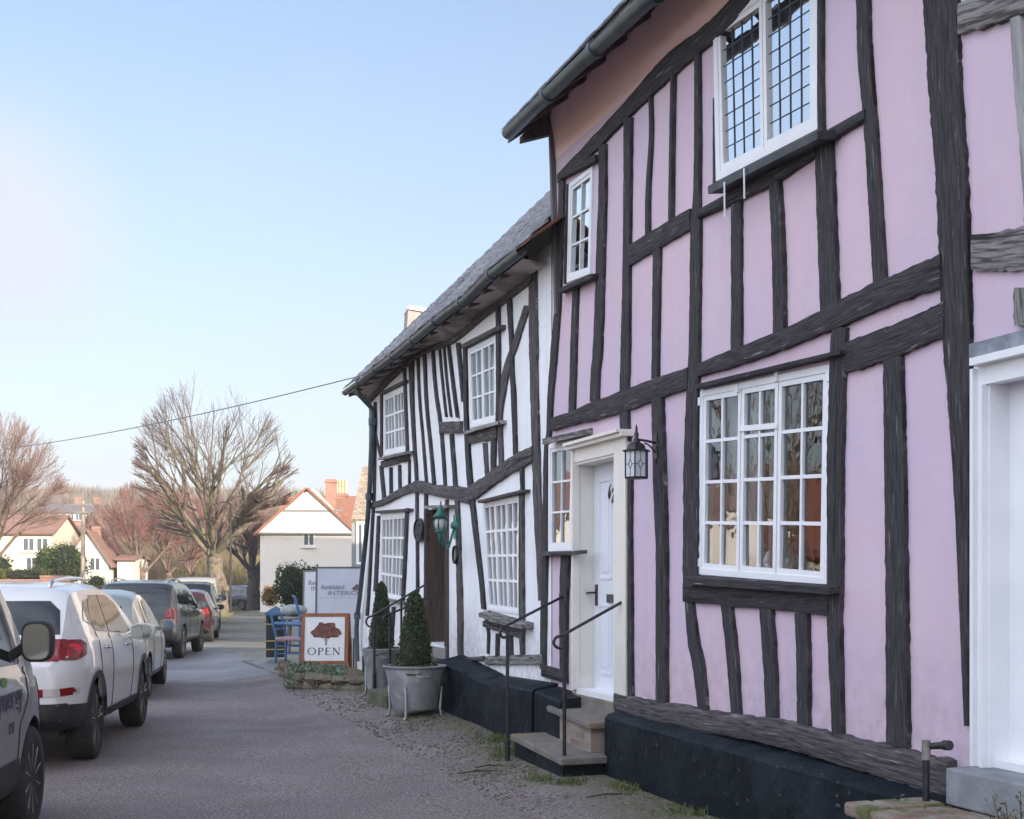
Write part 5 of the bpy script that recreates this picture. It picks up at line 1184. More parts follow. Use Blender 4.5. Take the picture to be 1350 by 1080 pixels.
# wooden chairs
M_blue = mat('blue_paint', (.05,.13,.28), .6, (.08,.18,.33), 5, 3); M_seat = mat('pink_rush', (.42,.22,.26), .9, (.36,.30,.34), 9)
def chair(label, c, rz, m, ms, arms=True, w_=.52, seat=.44, back=.92, group='painted wooden chairs outside the shop'):
    t = thing('wooden_chair', label, 'chair', c, rz, group); Mx = WM[t]; P = lambda x, y, z: Mx @ Vector((x, y, z)); h = w_/2-.03
    for sx in (-1, 1):
        mb = MB(); mb.tube([P(sx*h,-.22,0), P(sx*h,-.22,seat+ (.22 if arms else 0))], .022, 8); mb.build('leg', m, t)
        mb = MB(); mb.tube([P(sx*h,.22,0), P(sx*h,.20,seat), P(sx*h,.30,back)], .022, 8); mb.build('leg', m, t)
        if arms: mb = MB(); mb.tube([P(sx*(h+.02),-.28,seat+.235), P(sx*h,-.1,seat+.24), P(sx*h,.23,seat+.25)], .03, 8); mb.build('arm', m, t)
    mb = MB()
    for z_, y_ in ((.16,0),(.28,0)):
        for sx in (-1,1): mb.tube([P(sx*h,-.22,z_), P(sx*h,.215,z_)], .012, 6)
        mb.tube([P(-h,-.22,z_+.05), P(h,-.22,z_+.05)], .012, 6)
    mb.build('stretchers', m, t)
    mb = MB(); M_ = Mx @ Matrix.Translation((0,0,seat)); qbox(mb, M_, -h-.03, h+.03, -.26, .22, -.03, .03); bev(mb.build('seat', ms, t), .02)
    mb = MB()
    for f in (.35,.62,.95): z_ = lerp(seat, back, f); y_ = lerp(.20,.30,f); mb.tube([P(-h,y_,z_), P(0,y_+.03,z_+.015), P(h,y_,z_)], .02, 8)
    mb.build('backrest', m, t); return t
def on_px(x, yb, Z): return ((x-675)/FPX*Z, Z, EYE-(yb-HOR)/FPX*Z)
chair('blue painted armchair with a pinkish seat beside the OPEN A-board', on_px(386, 874, 21.2), R(75), M_blue, M_seat, w_=.44, seat=.40, back=.80)
c_ = on_px(411, 812, 22.6)
chair('blue chair back showing in front of the second pale sign', (c_[0], c_[1], c_[2]-.45), R(100), M_blue, M_blue, arms=False, w_=.34, back=.80)
tb = thing('round_stool', 'small weathered round table with a cushion behind the blue armchair', 'table', on_px(387, 862, 23.2), 0); c = Vector(tb.location)
mb = MB(); mb.lathe(c, [(0,.62),(.27,.62),(.28,.645),(.27,.67),(0,.67)], 20); mb.build('table_top', M_oakw, tb, smooth=True, sharp=40)
for k_i in range(3): a = k_i*2.1; mb = MB(); mb.tube([c+Vector((.22*math.cos(a), .22*math.sin(a), 0)), c+Vector((.12*math.cos(a), .12*math.sin(a), .62))], .022, 7); mb.build('leg', M_oakw, tb)
cu = MB(); blob(cu, c+Vector((0,0,.78)), .24, .22, .11, 9, .1, 4); cush = cu.build('cushion', mat('pale_cushion', (.40,.42,.40), .9, (.30,.33,.32), 9), origin=c+Vector((0,0,.67)), smooth=True); tag(cush, 'pale round cushion lying on the weathered table', 'cushion')
# litter bin
bc = Vector(on_px(364, 866, 24.6)); bn = thing('litter_bin', 'black square litter bin with a pitched blue lid and yellow bands', 'bin', bc, R(10))
Mx = WM[bn]; mb = MB(); qbox(mb, Mx, -.19,.19,-.19,.19,0,.80); bev(mb.build('body', mat('black_plastic', (.015,.017,.02), .45, (.025,.027,.03), 4), bn), .02)
mb = MB()
for z_ in (.14,.30,.62): qbox(mb, Mx, -.194,.194,-.194,.194,z_,z_+.022)
mb.build('yellow_bands', mat('yellow_band', (.45,.33,.10), .6), bn)
mb = MB(); i_ = mb.add([Mx @ Vector(p) for p in ((-.21,-.21,.80),(.21,-.21,.80),(.21,.21,.80),(-.21,.21,.80),(-.21,-.21,.84),(.21,-.21,.84),(.21,.21,.84),(-.21,.21,.84),(0,0,.97))])
for q_ in ((0,1,5,4),(1,2,6,5),(2,3,7,6),(3,0,4,7),(4,5,8),(5,6,8),(6,7,8),(7,4,8),(0,3,2,1)): mb.face([i_[k] for k in q_])
mb.build('lid', mat('blue_lid', (.06,.12,.19), .45), bn)
mb = MB(); qbox(mb, Mx, -.13,.13,-.196,-.185,.64,.76); mb.build('slot', mat('slot_dark', (.004,.004,.005), .8), bn)
# low fence beside the signs
fn = thing('slatted_screen', 'low grey-green slatted screen beside the downpipe', 'fence', on_px(478, 880, 21.5), 0)
for k in range(6):
    mb = MB(); c = Vector(on_px(463+k*3.2, 885, 21.5)); mb.tube([c, c+Vector((0,0,.55))], .014, 6); mb.build('slat', M_oakw, fn)

# ================================================================== VERGE TUFTS, GRAVEL
rg = random.Random(21); mb = MB()
def tuft(x, y, n, h, spread):
    z = gz(x, y)
    for _ in range(n):
        a = rg.uniform(0,6.28); r = spread*rg.random()**.6; px_, py_ = x+r*math.cos(a), y+r*math.sin(a); d = Vector((rg.gauss(0,.35), rg.gauss(0,.35), 1)).normalized()*h*rg.uniform(.4,1.2); e = Vector((rg.uniform(-1,1), rg.uniform(-1,1), 0)).normalized()*.004
        b = Vector((px_, py_, gz(px_, py_)-.01)); m_ = b+d*.6; tpp = b+d+Vector((d.x, d.y, 0))*.5
        mb.face(mb.add([b-e, b+e, m_+e*.7, m_-e*.7])); mb.face(mb.add([m_-e*.7, m_+e*.7, tpp]))
for _ in range(900):
    s = rg.uniform(5.5, 18.5); o = abs(rg.gauss(0,.28))+.21
    if s > 10 and mnoise.noise((s*1.3, o*2, 3)) < -.05: continue
    if 9.05 < s < 10.6: o += .42
    p = fw(s, -o, 0); tuft(p.x, p.y, rg.randint(3, 12), rg.uniform(.015,.05), .05)
for s, o in ((9.1,.64),(9.3,.68),(9.0,.5),(10.5,.55),(10.7,.5),(11.2,.35),(11.4,.33),(8.7,.3),(8.5,.32),(7.6,.28)):
    p = fw(s, -o, 0)
    for _ in range(5): tuft(p.x+rg.uniform(-.1,.1), p.y+rg.uniform(-.1,.1), 26, .075, .07)
tag(mb.build('grass_tufts', M_grass), 'short grass tufts growing along the foot of the house walls', 'grass', kind='stuff')
mb = MB()
for _ in range(6500):
    s = rg.uniform(5.2, 18.5); o = rg.random()**2.3*1.05+.2; p = fw(s, -o, 0); sz = rg.uniform(.004,.013)
    if s < 9.5 and rg.random() < .3: continue
    z = gz(p.x, p.y); mb.box((p.x, p.y, z+.002), (sz*2, sz*1.4, sz), rg.uniform(0,3), mi=0 if rg.random() < .6 else 1, rx=rg.uniform(-.4,.4))
tag(mb.build('loose_gravel', [mat('gravel_grey', (.22,.21,.20), .9, (.12,.10,.09), 30), mat('leaf_litter', (.16,.10,.05), .9, (.10,.12,.05), 12)]), 'loose gravel and leaf litter on the tarmac edge', 'gravel', kind='stuff')
for k, (x_, y_, l_) in enumerate(((632,1013,.34),(645,1008,.22),(800,1046,.3))):
    Zt = FPX*1.5/(y_-HOR); X_ = (x_-675)/FPX*Zt; mb = MB(); z = gz(X_, Zt)+.012
    mb.tube([(X_-l_/2, Zt-.06, z), (X_-.02, Zt, z+.012), (X_+l_/2, Zt+.1, z)], [.004,.006,.003], 5); tag(mb.build('fallen_twig', mat('twig_brown', (.04,.03,.025), .9), origin=(X_, Zt, z)), ['short dark twig lying on the tarmac left of the stone steps', 'thinner twig nearest the left handrail foot', 'dead twig against the black plinth right of the stone steps'][k], 'twig', 'fallen twigs')

# dried shrub at the near right corner
X_, Z_ = (1352-675)/FPX*5.0, 5.0
ds = thing('dried_shrub', 'dried brown and green shrub tip at the bottom right corner beside the brick step', 'shrub', (X_, Z_, .1), 0)
rg = random.Random(77); mb = MB(); lf = MB(); c0 = Vector((X_, Z_, .1)); zt = EYE-(1050-HOR)/FPX*5.0
for k in range(60):
    tip = c0+Vector((rg.gauss(0,.09), rg.gauss(0,.09), (zt-.1)*rg.uniform(.6,1.02))); m_ = c0.lerp(tip, .5)+Vector((rg.gauss(0,.02), rg.gauss(0,.02), .03)); mb.tube([c0+Vector((rg.gauss(0,.03), rg.gauss(0,.03), 0)), m_, tip], [.004,.003,.0015], 4, cap=False)
    leaves(lf, [m_.lerp(tip, rg.random())+Vector((rg.gauss(0,.015), rg.gauss(0,.015), rg.gauss(0,.015))) for _ in range(40)], .022, rg)
mb.build('stems', mat('twig_brown', (.04,.03,.025), .9), ds); lf.build('foliage', mat('dried_leaf', (.20,.12,.10), .9, (.14,.16,.07), 40, 3), ds)
# ================================================================== CARS
def pw(pts, x):
    if x <= pts[0][0]: return pts[0][1]
    for (a, b), (c, d) in zip(pts, pts[1:]):
        if x <= c: return lerp(b, d, (x-a)/(c-a))
    return pts[-1][1]
def spw(pts, x, h=.05): return (pw(pts, x-h)+2*pw(pts, x)+pw(pts, x+h))/4
M_cglass = mat('dark_car_glass', (.012,.018,.022), .04, spec=.8)
M_rubber = mat('tyre_rubber', (.018,.018,.019), .8, (.035,.033,.031), 20, 3)
M_alloy = mat('alloy_rim', (.42,.42,.44), .35, metal=.8)
M_clad = mat('black_cladding', (.022,.022,.024), .6, (.035,.034,.034), 12)
M_lred = mat('red_lens', (.28,.008,.014), .15, (.20,.006,.010), 6, spec=.8); M_lclear = mat('clear_lens', (.55,.50,.50), .12, spec=.8)
M_plate = mat('yellow_plate', (.62,.42,.02), .4); M_chrome = mat('chrome_trim', (.6,.6,.62), .2, metal=.9)
def build_car(name, label, cat, X, Y, heading, S, paint, group='cars parked along the kerb', gz0=None, wheels=True, cladc=3, lights='suv', extra=None, plate='rear'):
    """X, Y: ground point under the middle of the rear bumper"""
    z0 = gz(X, Y) if gz0 is None else gz0
    t = thing(name, label, cat, (X, Y, z0), R(90+heading), group); Mt = WM[t]
    Ln = S['L']; xs = []; x = 0
    while x < Ln: xs.append(x); x += .035 if (x < .6 or x > Ln-.5) else .08
    xs.append(Ln)
    ring = []; mb = MB(); NP = None
    for i, x in enumerate(xs):
        zb = spw(S['bot'], x); zt = spw(S['top'], x, S.get('sm', .05)); w_ = spw(S['plan'], x); belt = min(spw(S['belt'], x), zt-.05); g = zt-belt; tm = S.get('tum', .30)*g
        hb = belt-zb
        P = [(0,zb),(w_*.78,zb),(w_*.955,zb+.03),(w_*.985,zb+.10),(w_*.995,zb+hb*.35),(w_,zb+hb*.62),(w_*.992,zb+hb*.82),(w_*.975,belt-.03),(w_*.955,belt),
             (w_*.955-tm*.33,belt+g*.33),(w_*.955-tm*.66,belt+g*.66),(w_*.955-tm*.9,belt+g*.88),(w_*.955-tm-.05*min(1,g*4),belt+g*.965),(w_*.955-tm-.15*min(1,g*4),zt),(w_*.42,zt+.012),(0,zt+.016)]
        NP = len(P); pts = [(x, -y, z) for y, z in P]+[(x, y, z) for y, z in P[-2:0:-1]]
        ring.append(mb.add(pts))
    n = len(ring[0])
    for r0, r1 in zip(ring, ring[1:]):
        for k in range(n):
            kk_ = k if k < NP-1 else n-1-k
            mb.face((r0[k], r0[(k+1)%n], r1[(k+1)%n], r1[k]), 1 if kk_ < cladc else 0)
    for r, dx in ((ring[0], -1), (ring[-1], 1)):
        c = Vector((0,0,0))
        for i_ in r: c += Vector(mb.v[i_])
        c /= n; prev = r
        for f, d in ((.975, .018), (.93, .030), (.82, .036)):
            nr = mb.add([(mb.v[i_][0]+dx*d, c.y+(mb.v[i_][1]-c.y)*f, c.z+(mb.v[i_][2]-c.z)*f) for i_ in r])
            for k in range(n): kk_ = k if k < NP-1 else n-1-k; mb.face((prev[k], prev[(k+1)%n], nr[(k+1)%n], nr[k]), 1 if kk_ < cladc else 0)
            prev = nr
        mb.face(prev if dx < 0 else prev[::-1])
    me = bpy.data.meshes.new('body'); me.from_pydata(mb.v, [], mb.f); me.materials.append(paint); me.materials.append(M_clad); me.polygons.foreach_set('material_index', mb.m)
    bm = bmesh.new(); bm.from_mesh(me); bmesh.ops.recalc_face_normals(bm, faces=bm.faces); bm.to_mesh(me); bm.free()
    tmp = bpy.data.objects.new('tmp', me); COL.objects.link(tmp)
    wr = S['wr']; W = max(p[1] for p in S['plan']); cuts = []
    for ax in S['axles']:
        for sg in (-1, 1):
            cm = MB(); cm.lathe((ax, sg*(W+.15), wr+.01), [(0,-.0),(wr+.055,0),(wr+.055,.46),(0,.46)], 28, axis=(0,-sg,0))
            cme = bpy.data.meshes.new('c'); cme.from_pydata(cm.v, [], cm.f); cme.materials.append(M_clad)
            bm = bmesh.new(); bm.from_mesh(cme); bmesh.ops.recalc_face_normals(bm, faces=bm.faces); bm.to_mesh(cme); bm.free()
            co = bpy.data.objects.new('c', cme); COL.objects.link(co); cuts.append(co)
            md = tmp.modifiers.new('b', 'BOOLEAN'); md.operation = 'DIFFERENCE'; md.object = co; md.solver = 'EXACT'; md.material_mode = 'TRANSFER'
    bpy.context.view_layer.update(); dg = bpy.context.evaluated_depsgraph_get()
    bme = bpy.data.meshes.new_from_object(tmp.evaluated_get(dg))
    bvh = BVHTree.FromPolygons(mb.v, mb.f)
    for c_ in cuts: bpy.data.objects.remove(c_)
    bpy.data.objects.remove(tmp)
    bme.name = 'body'; bme.polygons.foreach_set('use_smooth', [True]*len(bme.polygons)); bme.set_sharp_from_angle(angle=R(32))
    body = bpy.data.objects.new('body', bme); COL.objects.link(body); body.parent = t; WM[body] = Mt
    def lbuild(mb_, nm, m, par=t, smooth=False, sharp=None):
        mb_.v = [tuple(Mt @ Vector(p)) for p in mb_.v]; return mb_.build(nm, m, par, smooth=smooth, sharp=sharp)
    def decal(poly, view, nm, m, par=None, off=.005, step=.06, label=None):
        bm = bmesh.new(); vs = [bm.verts.new((a, b, 0)) for a, b in poly]; bm.faces.new(vs); bmesh.ops.triangulate(bm, faces=bm.faces)
        for ax in (0, 1):
            lo_, hi_ = min(p[ax] for p in poly), max(p[ax] for p in poly); c = lo_+step
            while c < hi_:
                co = [0,0,0]; co[ax] = c; no = [0,0,0]; no[ax] = 1
                bmesh.ops.bisect_plane(bm, geom=bm.verts[:]+bm.edges[:]+bm.faces[:], plane_co=co, plane_no=no); c += step
        d = MB(); bm.verts.index_update(); pts = []
        for v in bm.verts:
            a, b = v.co.x, v.co.y
            if view == 'R': o_, dr_ = Vector((a, -3, b)), Vector((0,1,0))
            elif view == 'L': o_, dr_ = Vector((a, 3, b)), Vector((0,-1,0))
            elif view == 'B': o_, dr_ = Vector((-3, a, b)), Vector((1,0,0))
            else: o_, dr_ = Vector((Ln+3, a, b)), Vector((-1,0,0))
            h = bvh.ray_cast(o_, dr_)
            if h[0] is None: h = bvh.find_nearest(o_+dr_*(3.0 if view in 'BF' else 2.2))
            nn = h[1].copy()
            if nn.dot(dr_) > 0: nn = -nn
            pts.append(h[0]+nn*off)
        d.add(pts)
        for f in bm.faces: d.face([v.index for v in f.verts])
        bm.free(); o_ = lbuild(d, nm, m, par or t, smooth=True)
        if label: o_['label'] = label
        return o_
    def ell(cx, cz, rx, rz_, n_=28, a0=0, a1=2*math.pi): return [(cx+rx*math.cos(lerp(a0,a1,k/n_)), cz+rz_*math.sin(lerp(a0,a1,k/n_))) for k in range(n_)]
    if wheels:
        for ax in S['axles']:
            for sg in (-1, 1):
                wc = Vector((ax, sg*(W-.015), wr)); hub = thing_part(t, 'wheel')
                mt = MB(); tw = .21
                mt.lathe(wc, [(wr*.66,.0),(wr*.70,.008),(wr*.93,.006),(wr*.985,-.01),(wr,-.03),(wr,-tw+.03),(wr*.95,-tw),(wr*.66,-tw)], 36, axis=(0,sg,0))
                o_ = lbuild(mt, 'tyre', M_rubber, hub, smooth=True, sharp=40)
                mr = MB(); mr.lathe(wc, [(0,-.09),(wr*.5,-.09),(wr*.62,-.05),(wr*.655,-.002),(wr*.68,-.002),(wr*.68,-.10)], 30, axis=(0,sg,0), mi=0)
                mr2 = MB(); mr2.lathe(wc, [(0,-.0),(.035,-.002),(.06,-.02),(.06,-.05),(0,-.05)], 14, axis=(0,sg,0))
                ns = S.get('spokes', 5)
                for k in range(ns):
                    a = 2*math.pi*k/ns+.3
                    for da in ((-.16, .16) if ns <= 6 else (0,)):
                        d1 = Vector((math.cos(a+da*.3), 0, math.sin(a+da*.3))); d2 = Vector((math.cos(a+da), 0, math.sin(a+da)))
                        mr2.tube([wc+d1*.04+Vector((0,sg*-.02,0)), wc+d2*wr*.66+Vector((0,sg*-.012,0))], [.020,.016], 6)
                lbuild(mr, 'rim_well', M_clad if not S.get('steel') else M_alloy, hub, smooth=True, sharp=40); lbuild(mr2, 'rim', S.get('rimm', M_alloy), hub, smooth=True, sharp=40)
    for view, sg in (('R',-1),('L',1)):
        if view == 'L' and S.get('noleft'): continue
        for q in S['glass']: decal(q, view, 'side_window', M_cglass)
        for nm, q, m in S.get('side', []): decal(q, view, nm, m, off=.006)
        if S.get('arch'):
            for ax in S['axles']:
                r0, r1 = wr+.055, wr+.055+S['arch']; n_ = 20
                q = [(ax+r1*math.cos(math.pi*k/n_*1.14-.22), wr+r1*math.sin(math.pi*k/n_*1.14-.22)) for k in range(n_+1)]+[(ax+r0*math.cos(math.pi*k/n_*1.14-.22), wr+r0*math.sin(math.pi*k/n_*1.14-.22)) for k in range(n_, -1, -1)]
                decal(q, view, 'wheel_arch_trim', M_clad, off=.008, step=.3)
        # shut lines
        for q in S.get('lines', []):
            pts = []
            for a, b in zip(q, q[1:]):
                for k in range(9):
                    x_, z_ = lerp(a[0],b[0],k/8), lerp(a[1],b[1],k/8); h = bvh.ray_cast(Vector((x_, sg*3, z_)), Vector((0,-sg,0)))
                    if h[0] is not None: pts.append(h[0]+Vector((0,sg*.001,0)))
            d = MB(); d.tube(pts, .0045, 4); lbuild(d, 'shut_line', M_clad)
        for hx_, hz_ in S.get('handles', []):
            h = bvh.ray_cast(Vector((hx_, sg*3, hz_)), Vector((0,-sg,0)))
            if h[0] is not None: d = MB(); d.tube([h[0]+Vector((-.09,0,0)), h[0]+Vector((-.07,sg*.03,0)), h[0]+Vector((.07,sg*.03,0)), h[0]+Vector((.09,0,0))], .014, 8); lbuild(d, 'door_handle', S.get('handlem', M_chrome), smooth=True)
        mx_, mz_ = S['mirror'][:2]; h = bvh.ray_cast(Vector((mx_, sg*3, mz_)), Vector((0,-sg,0)))
        if h[0] is not None:
            ms = S['mirror'][2] if len(S['mirror']) > 2 else 1.0; c = h[0]+Vector((0,sg*S.get('miro', .15)*ms,S.get('mirz', .05)*ms)); d = MB(); n_ = 14; rr_ = []
            for f, dx in ((.72,.10),(.95,.07),(1.0,.02),(1.0,-.04),(.93,-.055)):
                rr_.append(d.add([c+Vector((dx*ms, sg*S.get('mirw',.115)*ms*f*math.copysign(abs(math.cos(2*math.pi*k/n_))**.6, math.cos(2*math.pi*k/n_)), (S.get('mirh', .085))*ms*f*math.copysign(abs(math.sin(2*math.pi*k/n_))**.6, math.sin(2*math.pi*k/n_)))) for k in range(n_)]))
            for r0, r1 in zip(rr_, rr_[1:]):
                for k in range(n_): d.face((r0[k], r0[(k+1)%n_], r1[(k+1)%n_], r1[k]))
            d.face(rr_[0]); d.face(rr_[-1]); d.tube([h[0]+Vector((0,-sg*.03,-.02)), c+Vector((0,-sg*.06,-.02))], .03*ms, 8)
            mo = lbuild(d, 'door_mirror', S.get('mirm', paint), smooth=True, sharp=40)
            d = MB(); d.face(d.add([c+Vector((-.058*ms, sg*S.get('mirw',.115)*.85*ms*math.copysign(abs(math.cos(2*math.pi*k/n_))**.6, math.cos(2*math.pi*k/n_)), S.get('mirh', .085)*.86*ms*math.copysign(abs(math.sin(2*math.pi*k/n_))**.6, math.sin(2*math.pi*k/n_)))) for k in range(n_)])); lbuild(d, 'mirror_glass', mat('mirror_silver', (.25,.28,.31), .08, metal=1), mo)
    if S.get('rear_glass'): decal(S['rear_glass'], 'B', 'rear_window', M_cglass)
    if S.get('windscreen'): decal(S['windscreen'], 'F', 'windscreen', M_cglass)
    for nm, q, m in S.get('rear', []):
        decal(q, 'B', nm, m, off=.008)
    for nm, q, m in S.get('rear_sym', []):
        decal(q, 'B', nm, m, off=.010, step=.04); decal([(-a, b) for a, b in q], 'B', nm, m, off=.010, step=.04)
    for nm, q, m in S.get('front_sym', []):
        decal(q, 'F', nm, m, off=.008, step=.05); decal([(-a, b) for a, b in q], 'F', nm, m, off=.008, step=.05)
    if S.get('rails'):
        x0, x1, y_ = S['rails']
        for sg in (-1, 1):
            pts = []; n_ = 12
            for k in range(n_+1):
                x_ = lerp(x0, x1, k/n_); h = bvh.ray_cast(Vector((x_, sg*y_, 4)), Vector((0,0,-1))); zz_ = h[0].z if h[0] is not None else 1.5
                pts.append(Vector((x_, sg*y_, zz_+(.045 if 0 < k < n_ else .0))))
            d = MB(); d.tube(pts, .017, 8); lbuild(d, 'roof_rail', S.get('railm', M_chrome), smooth=True)
    d = MB(); qq = S.get('axles'); d.box((Ln*.5, 0, .33), (Ln*.86, W*1.5, .14)); lbuild(d, 'underbody', M_clad)
    return t, body, decal, lbuild, bvh, Mt
def thing_part(parent, nm):
    o = bpy.data.objects.new(nm, None); COL.objects.link(o); o.parent = parent; o.empty_display_size = .1; WM[o] = WM[parent]; return o
def corner(px_x, Z, w_half, heading):      # rear right corner seen at column px_x, depth Z -> middle of the rear bumper
    X = (px_x-675)/FPX*Z; h = R(heading); lx, ly = -math.cos(h), -math.sin(h)
    return X+lx*w_half, Z+ly*w_half
P_white = mat('pearl_white_paint', (.74,.75,.77), .3, (.70,.71,.73), 2, coat=.7)
P_silver = mat('silver_green_paint', (.36,.38,.37), .3, (.33,.35,.34), 3, coat=.7, metal=.3)
P_grey = mat('dark_grey_paint', (.055,.062,.065), .3, (.045,.05,.053), 3, coat=.8, metal=.3)
P_red = mat('dark_red_paint', (.045,.008,.012), .3, (.035,.008,.01), 3, coat=.8)
P_dark = mat('black_green_paint', (.025,.032,.034), .25, coat=.8)
P_van = mat('grey_van_paint', (.27,.285,.315), .35, (.23,.245,.27), 3, coat=.5, metal=.35)
# --- white SUV
SUV = dict(L=4.42, wr=.35, axles=(.83,3.47), spokes=5, arch=.045, tum=.34,
  plan=[(0,.74),(.10,.83),(.3,.90),(.7,.925),(3.6,.925),(4.0,.88),(4.25,.78),(4.42,.64)],
  bot=[(0,.40),(.25,.32),(.6,.30),(3.7,.28),(4.42,.30)],
  belt=[(0,.95),(.5,1.13),(1.2,1.08),(2.6,1.03),(3.3,.98),(4.42,.86)],
  top=[(0,.86),(.04,1.00),(.12,1.13),(.26,1.34),(.36,1.47),(.46,1.525),(.7,1.55),(1.3,1.575),(1.9,1.57),(2.4,1.51),(2.75,1.38),(3.3,1.10),(3.55,1.05),(4.0,.98),(4.25,.88),(4.42,.70)],
  glass=[[(.95,1.15),(1.55,1.11),(1.6,1.46),(1.25,1.46),(1.05,1.38),(.88,1.23)], [(1.63,1.105),(2.62,1.06),(2.90,1.07),(2.45,1.37),(2.1,1.45),(1.66,1.46)], [(.60,1.25),(.84,1.20),(.98,1.35),(1.10,1.43),(.9,1.42),(.70,1.33)]],
  lines=[[(1.58,1.10),(1.60,.75),(1.55,.40),(2.6,.37),(2.72,.62),(2.78,1.05)], [(1.55,.40),(1.2,.42),(1.02,.78),(.95,1.14)]],
  handles=[(1.30,.98),(2.38,.955)], mirror=(2.62,1.02), rails=(.55,2.15,.56),
  rear_glass=[(-.74,1.14),(.74,1.14),(.71,1.34),(.62,1.42),(-.62,1.42),(-.71,1.34)],
  windscreen=[(-.68,1.10),(.68,1.10),(.58,1.44),(-.58,1.44)],
  rear=[('lower_bumper', [(-.80,.36),(.80,.36),(.84,.52),(.80,.57),(-.80,.57),(-.84,.52)], M_clad), ('plate_recess', [(-.30,.84),(.30,.84),(.32,.99),(-.32,.99)], P_white), ('number_plate', [(-.26,.86),(.26,.86),(.26,.96),(-.26,.96)], M_plate)],
  rear_sym=[('rear_reflector', [(.40,.62),(.64,.63),(.64,.695),(.40,.69)], M_lred), ('reflector_lens', [(.64,.63),(.76,.635),(.755,.695),(.64,.695)], M_lclear), ('rear_reflector', [(.76,.635),(.86,.66),(.84,.70),(.755,.695)], M_lred)],
  side=[('tail_lamp', [(.015,.93),(.20,.92),(.42,.96),(.46,1.05),(.36,1.09),(.06,1.10)], M_lred), ('tail_lamp_core', [(.06,.965),(.26,.965),(.34,1.03),(.26,1.06),(.08,1.06)], mat('red_core', (.75,.03,.05), .2)), ('rear_reflector', [(.02,.63),(.14,.635),(.14,.69),(.02,.685)], M_lred), ('reflector_lens', [(.14,.637),(.24,.64),(.24,.69),(.14,.69)], M_lclear), ('sill_cladding', [(1.24,.30),(3.06,.30),(3.06,.40),(1.24,.41)], M_clad), ('bumper_cladding', [(.03,.42),(.45,.36),(.44,.54),(.03,.56)], M_clad)])
bx, by = corner(104, 10.75, .92, 7.3)
white_suv = build_car('parked_suv', 'white SUV with red wraparound tail lamps, nearest car beyond the grey van', 'car', bx, by, 7.3, SUV, P_white)
t_, b_, dec, lbu, bvh_, Mt_ = white_suv
for sg in (-1, 1): dec([(sg*.50,.925),(sg*.74,.92),(sg*.80,.97),(sg*.78,1.10),(sg*.66,1.10),(sg*.53,1.03)], 'B', 'tail_lamp', M_lred, off=.012)
# --- small silver hatchback
HATCH = dict(L=3.60, wr=.29, axles=(.62,2.95), spokes=6, tum=.42,
  plan=[(0,.62),(.12,.72),(.4,.80),(.9,.815),(2.9,.815),(3.3,.74),(3.6,.56)], bot=[(0,.36),(.3,.24),(3.2,.22),(3.6,.26)],
  belt=[(0,.86),(.7,.97),(2.2,.90),(3.6,.74)],
  top=[(0,.72),(.06,.90),(.18,1.12),(.34,1.33),(.5,1.42),(1.0,1.49),(1.5,1.485),(1.9,1.42),(2.3,1.22),(2.7,.98),(3.1,.88),(3.4,.76),(3.6,.58)],
  glass=[[(.62,1.02),(1.08,.985),(1.10,1.36),(.9,1.35),(.7,1.22)], [(1.14,.98),(2.1,.93),(2.22,.98),(1.85,1.27),(1.5,1.37),(1.14,1.375)]],
  lines=[[(1.11,.98),(1.1,.5),(1.2,.30),(2.2,.28),(2.3,.6),(2.25,.92)]], handles=[(1.28,.88)], mirror=(2.08,.92,.95),
  rear_glass=[(-.5,.98),(.5,.98),(.46,1.28),(-.46,1.28)], windscreen=[(-.6,.98),(.6,.98),(.5,1.36),(-.5,1.36)],
  rear_sym=[('tail_lamp', [(.46,.80),(.62,.78),(.64,1.02),(.52,1.02)], M_lred)], rear=[('number_plate', [(-.26,.50),(.26,.50),(.26,.60),(-.26,.60)], M_plate)],
  side=[('tail_lamp', [(.05,.82),(.17,.80),(.25,1.02),(.16,1.04)], M_lred), ('headlamp', [(3.0,.62),(3.3,.60),(3.32,.70),(2.98,.78)], M_lclear)])
hx_, hy_ = corner(192, 17.4, .81, 10)
build_car('parked_hatchback', 'small silver hatchback between the white SUV and the dark grey SUV', 'car', hx_, hy_, 10, HATCH, P_silver)
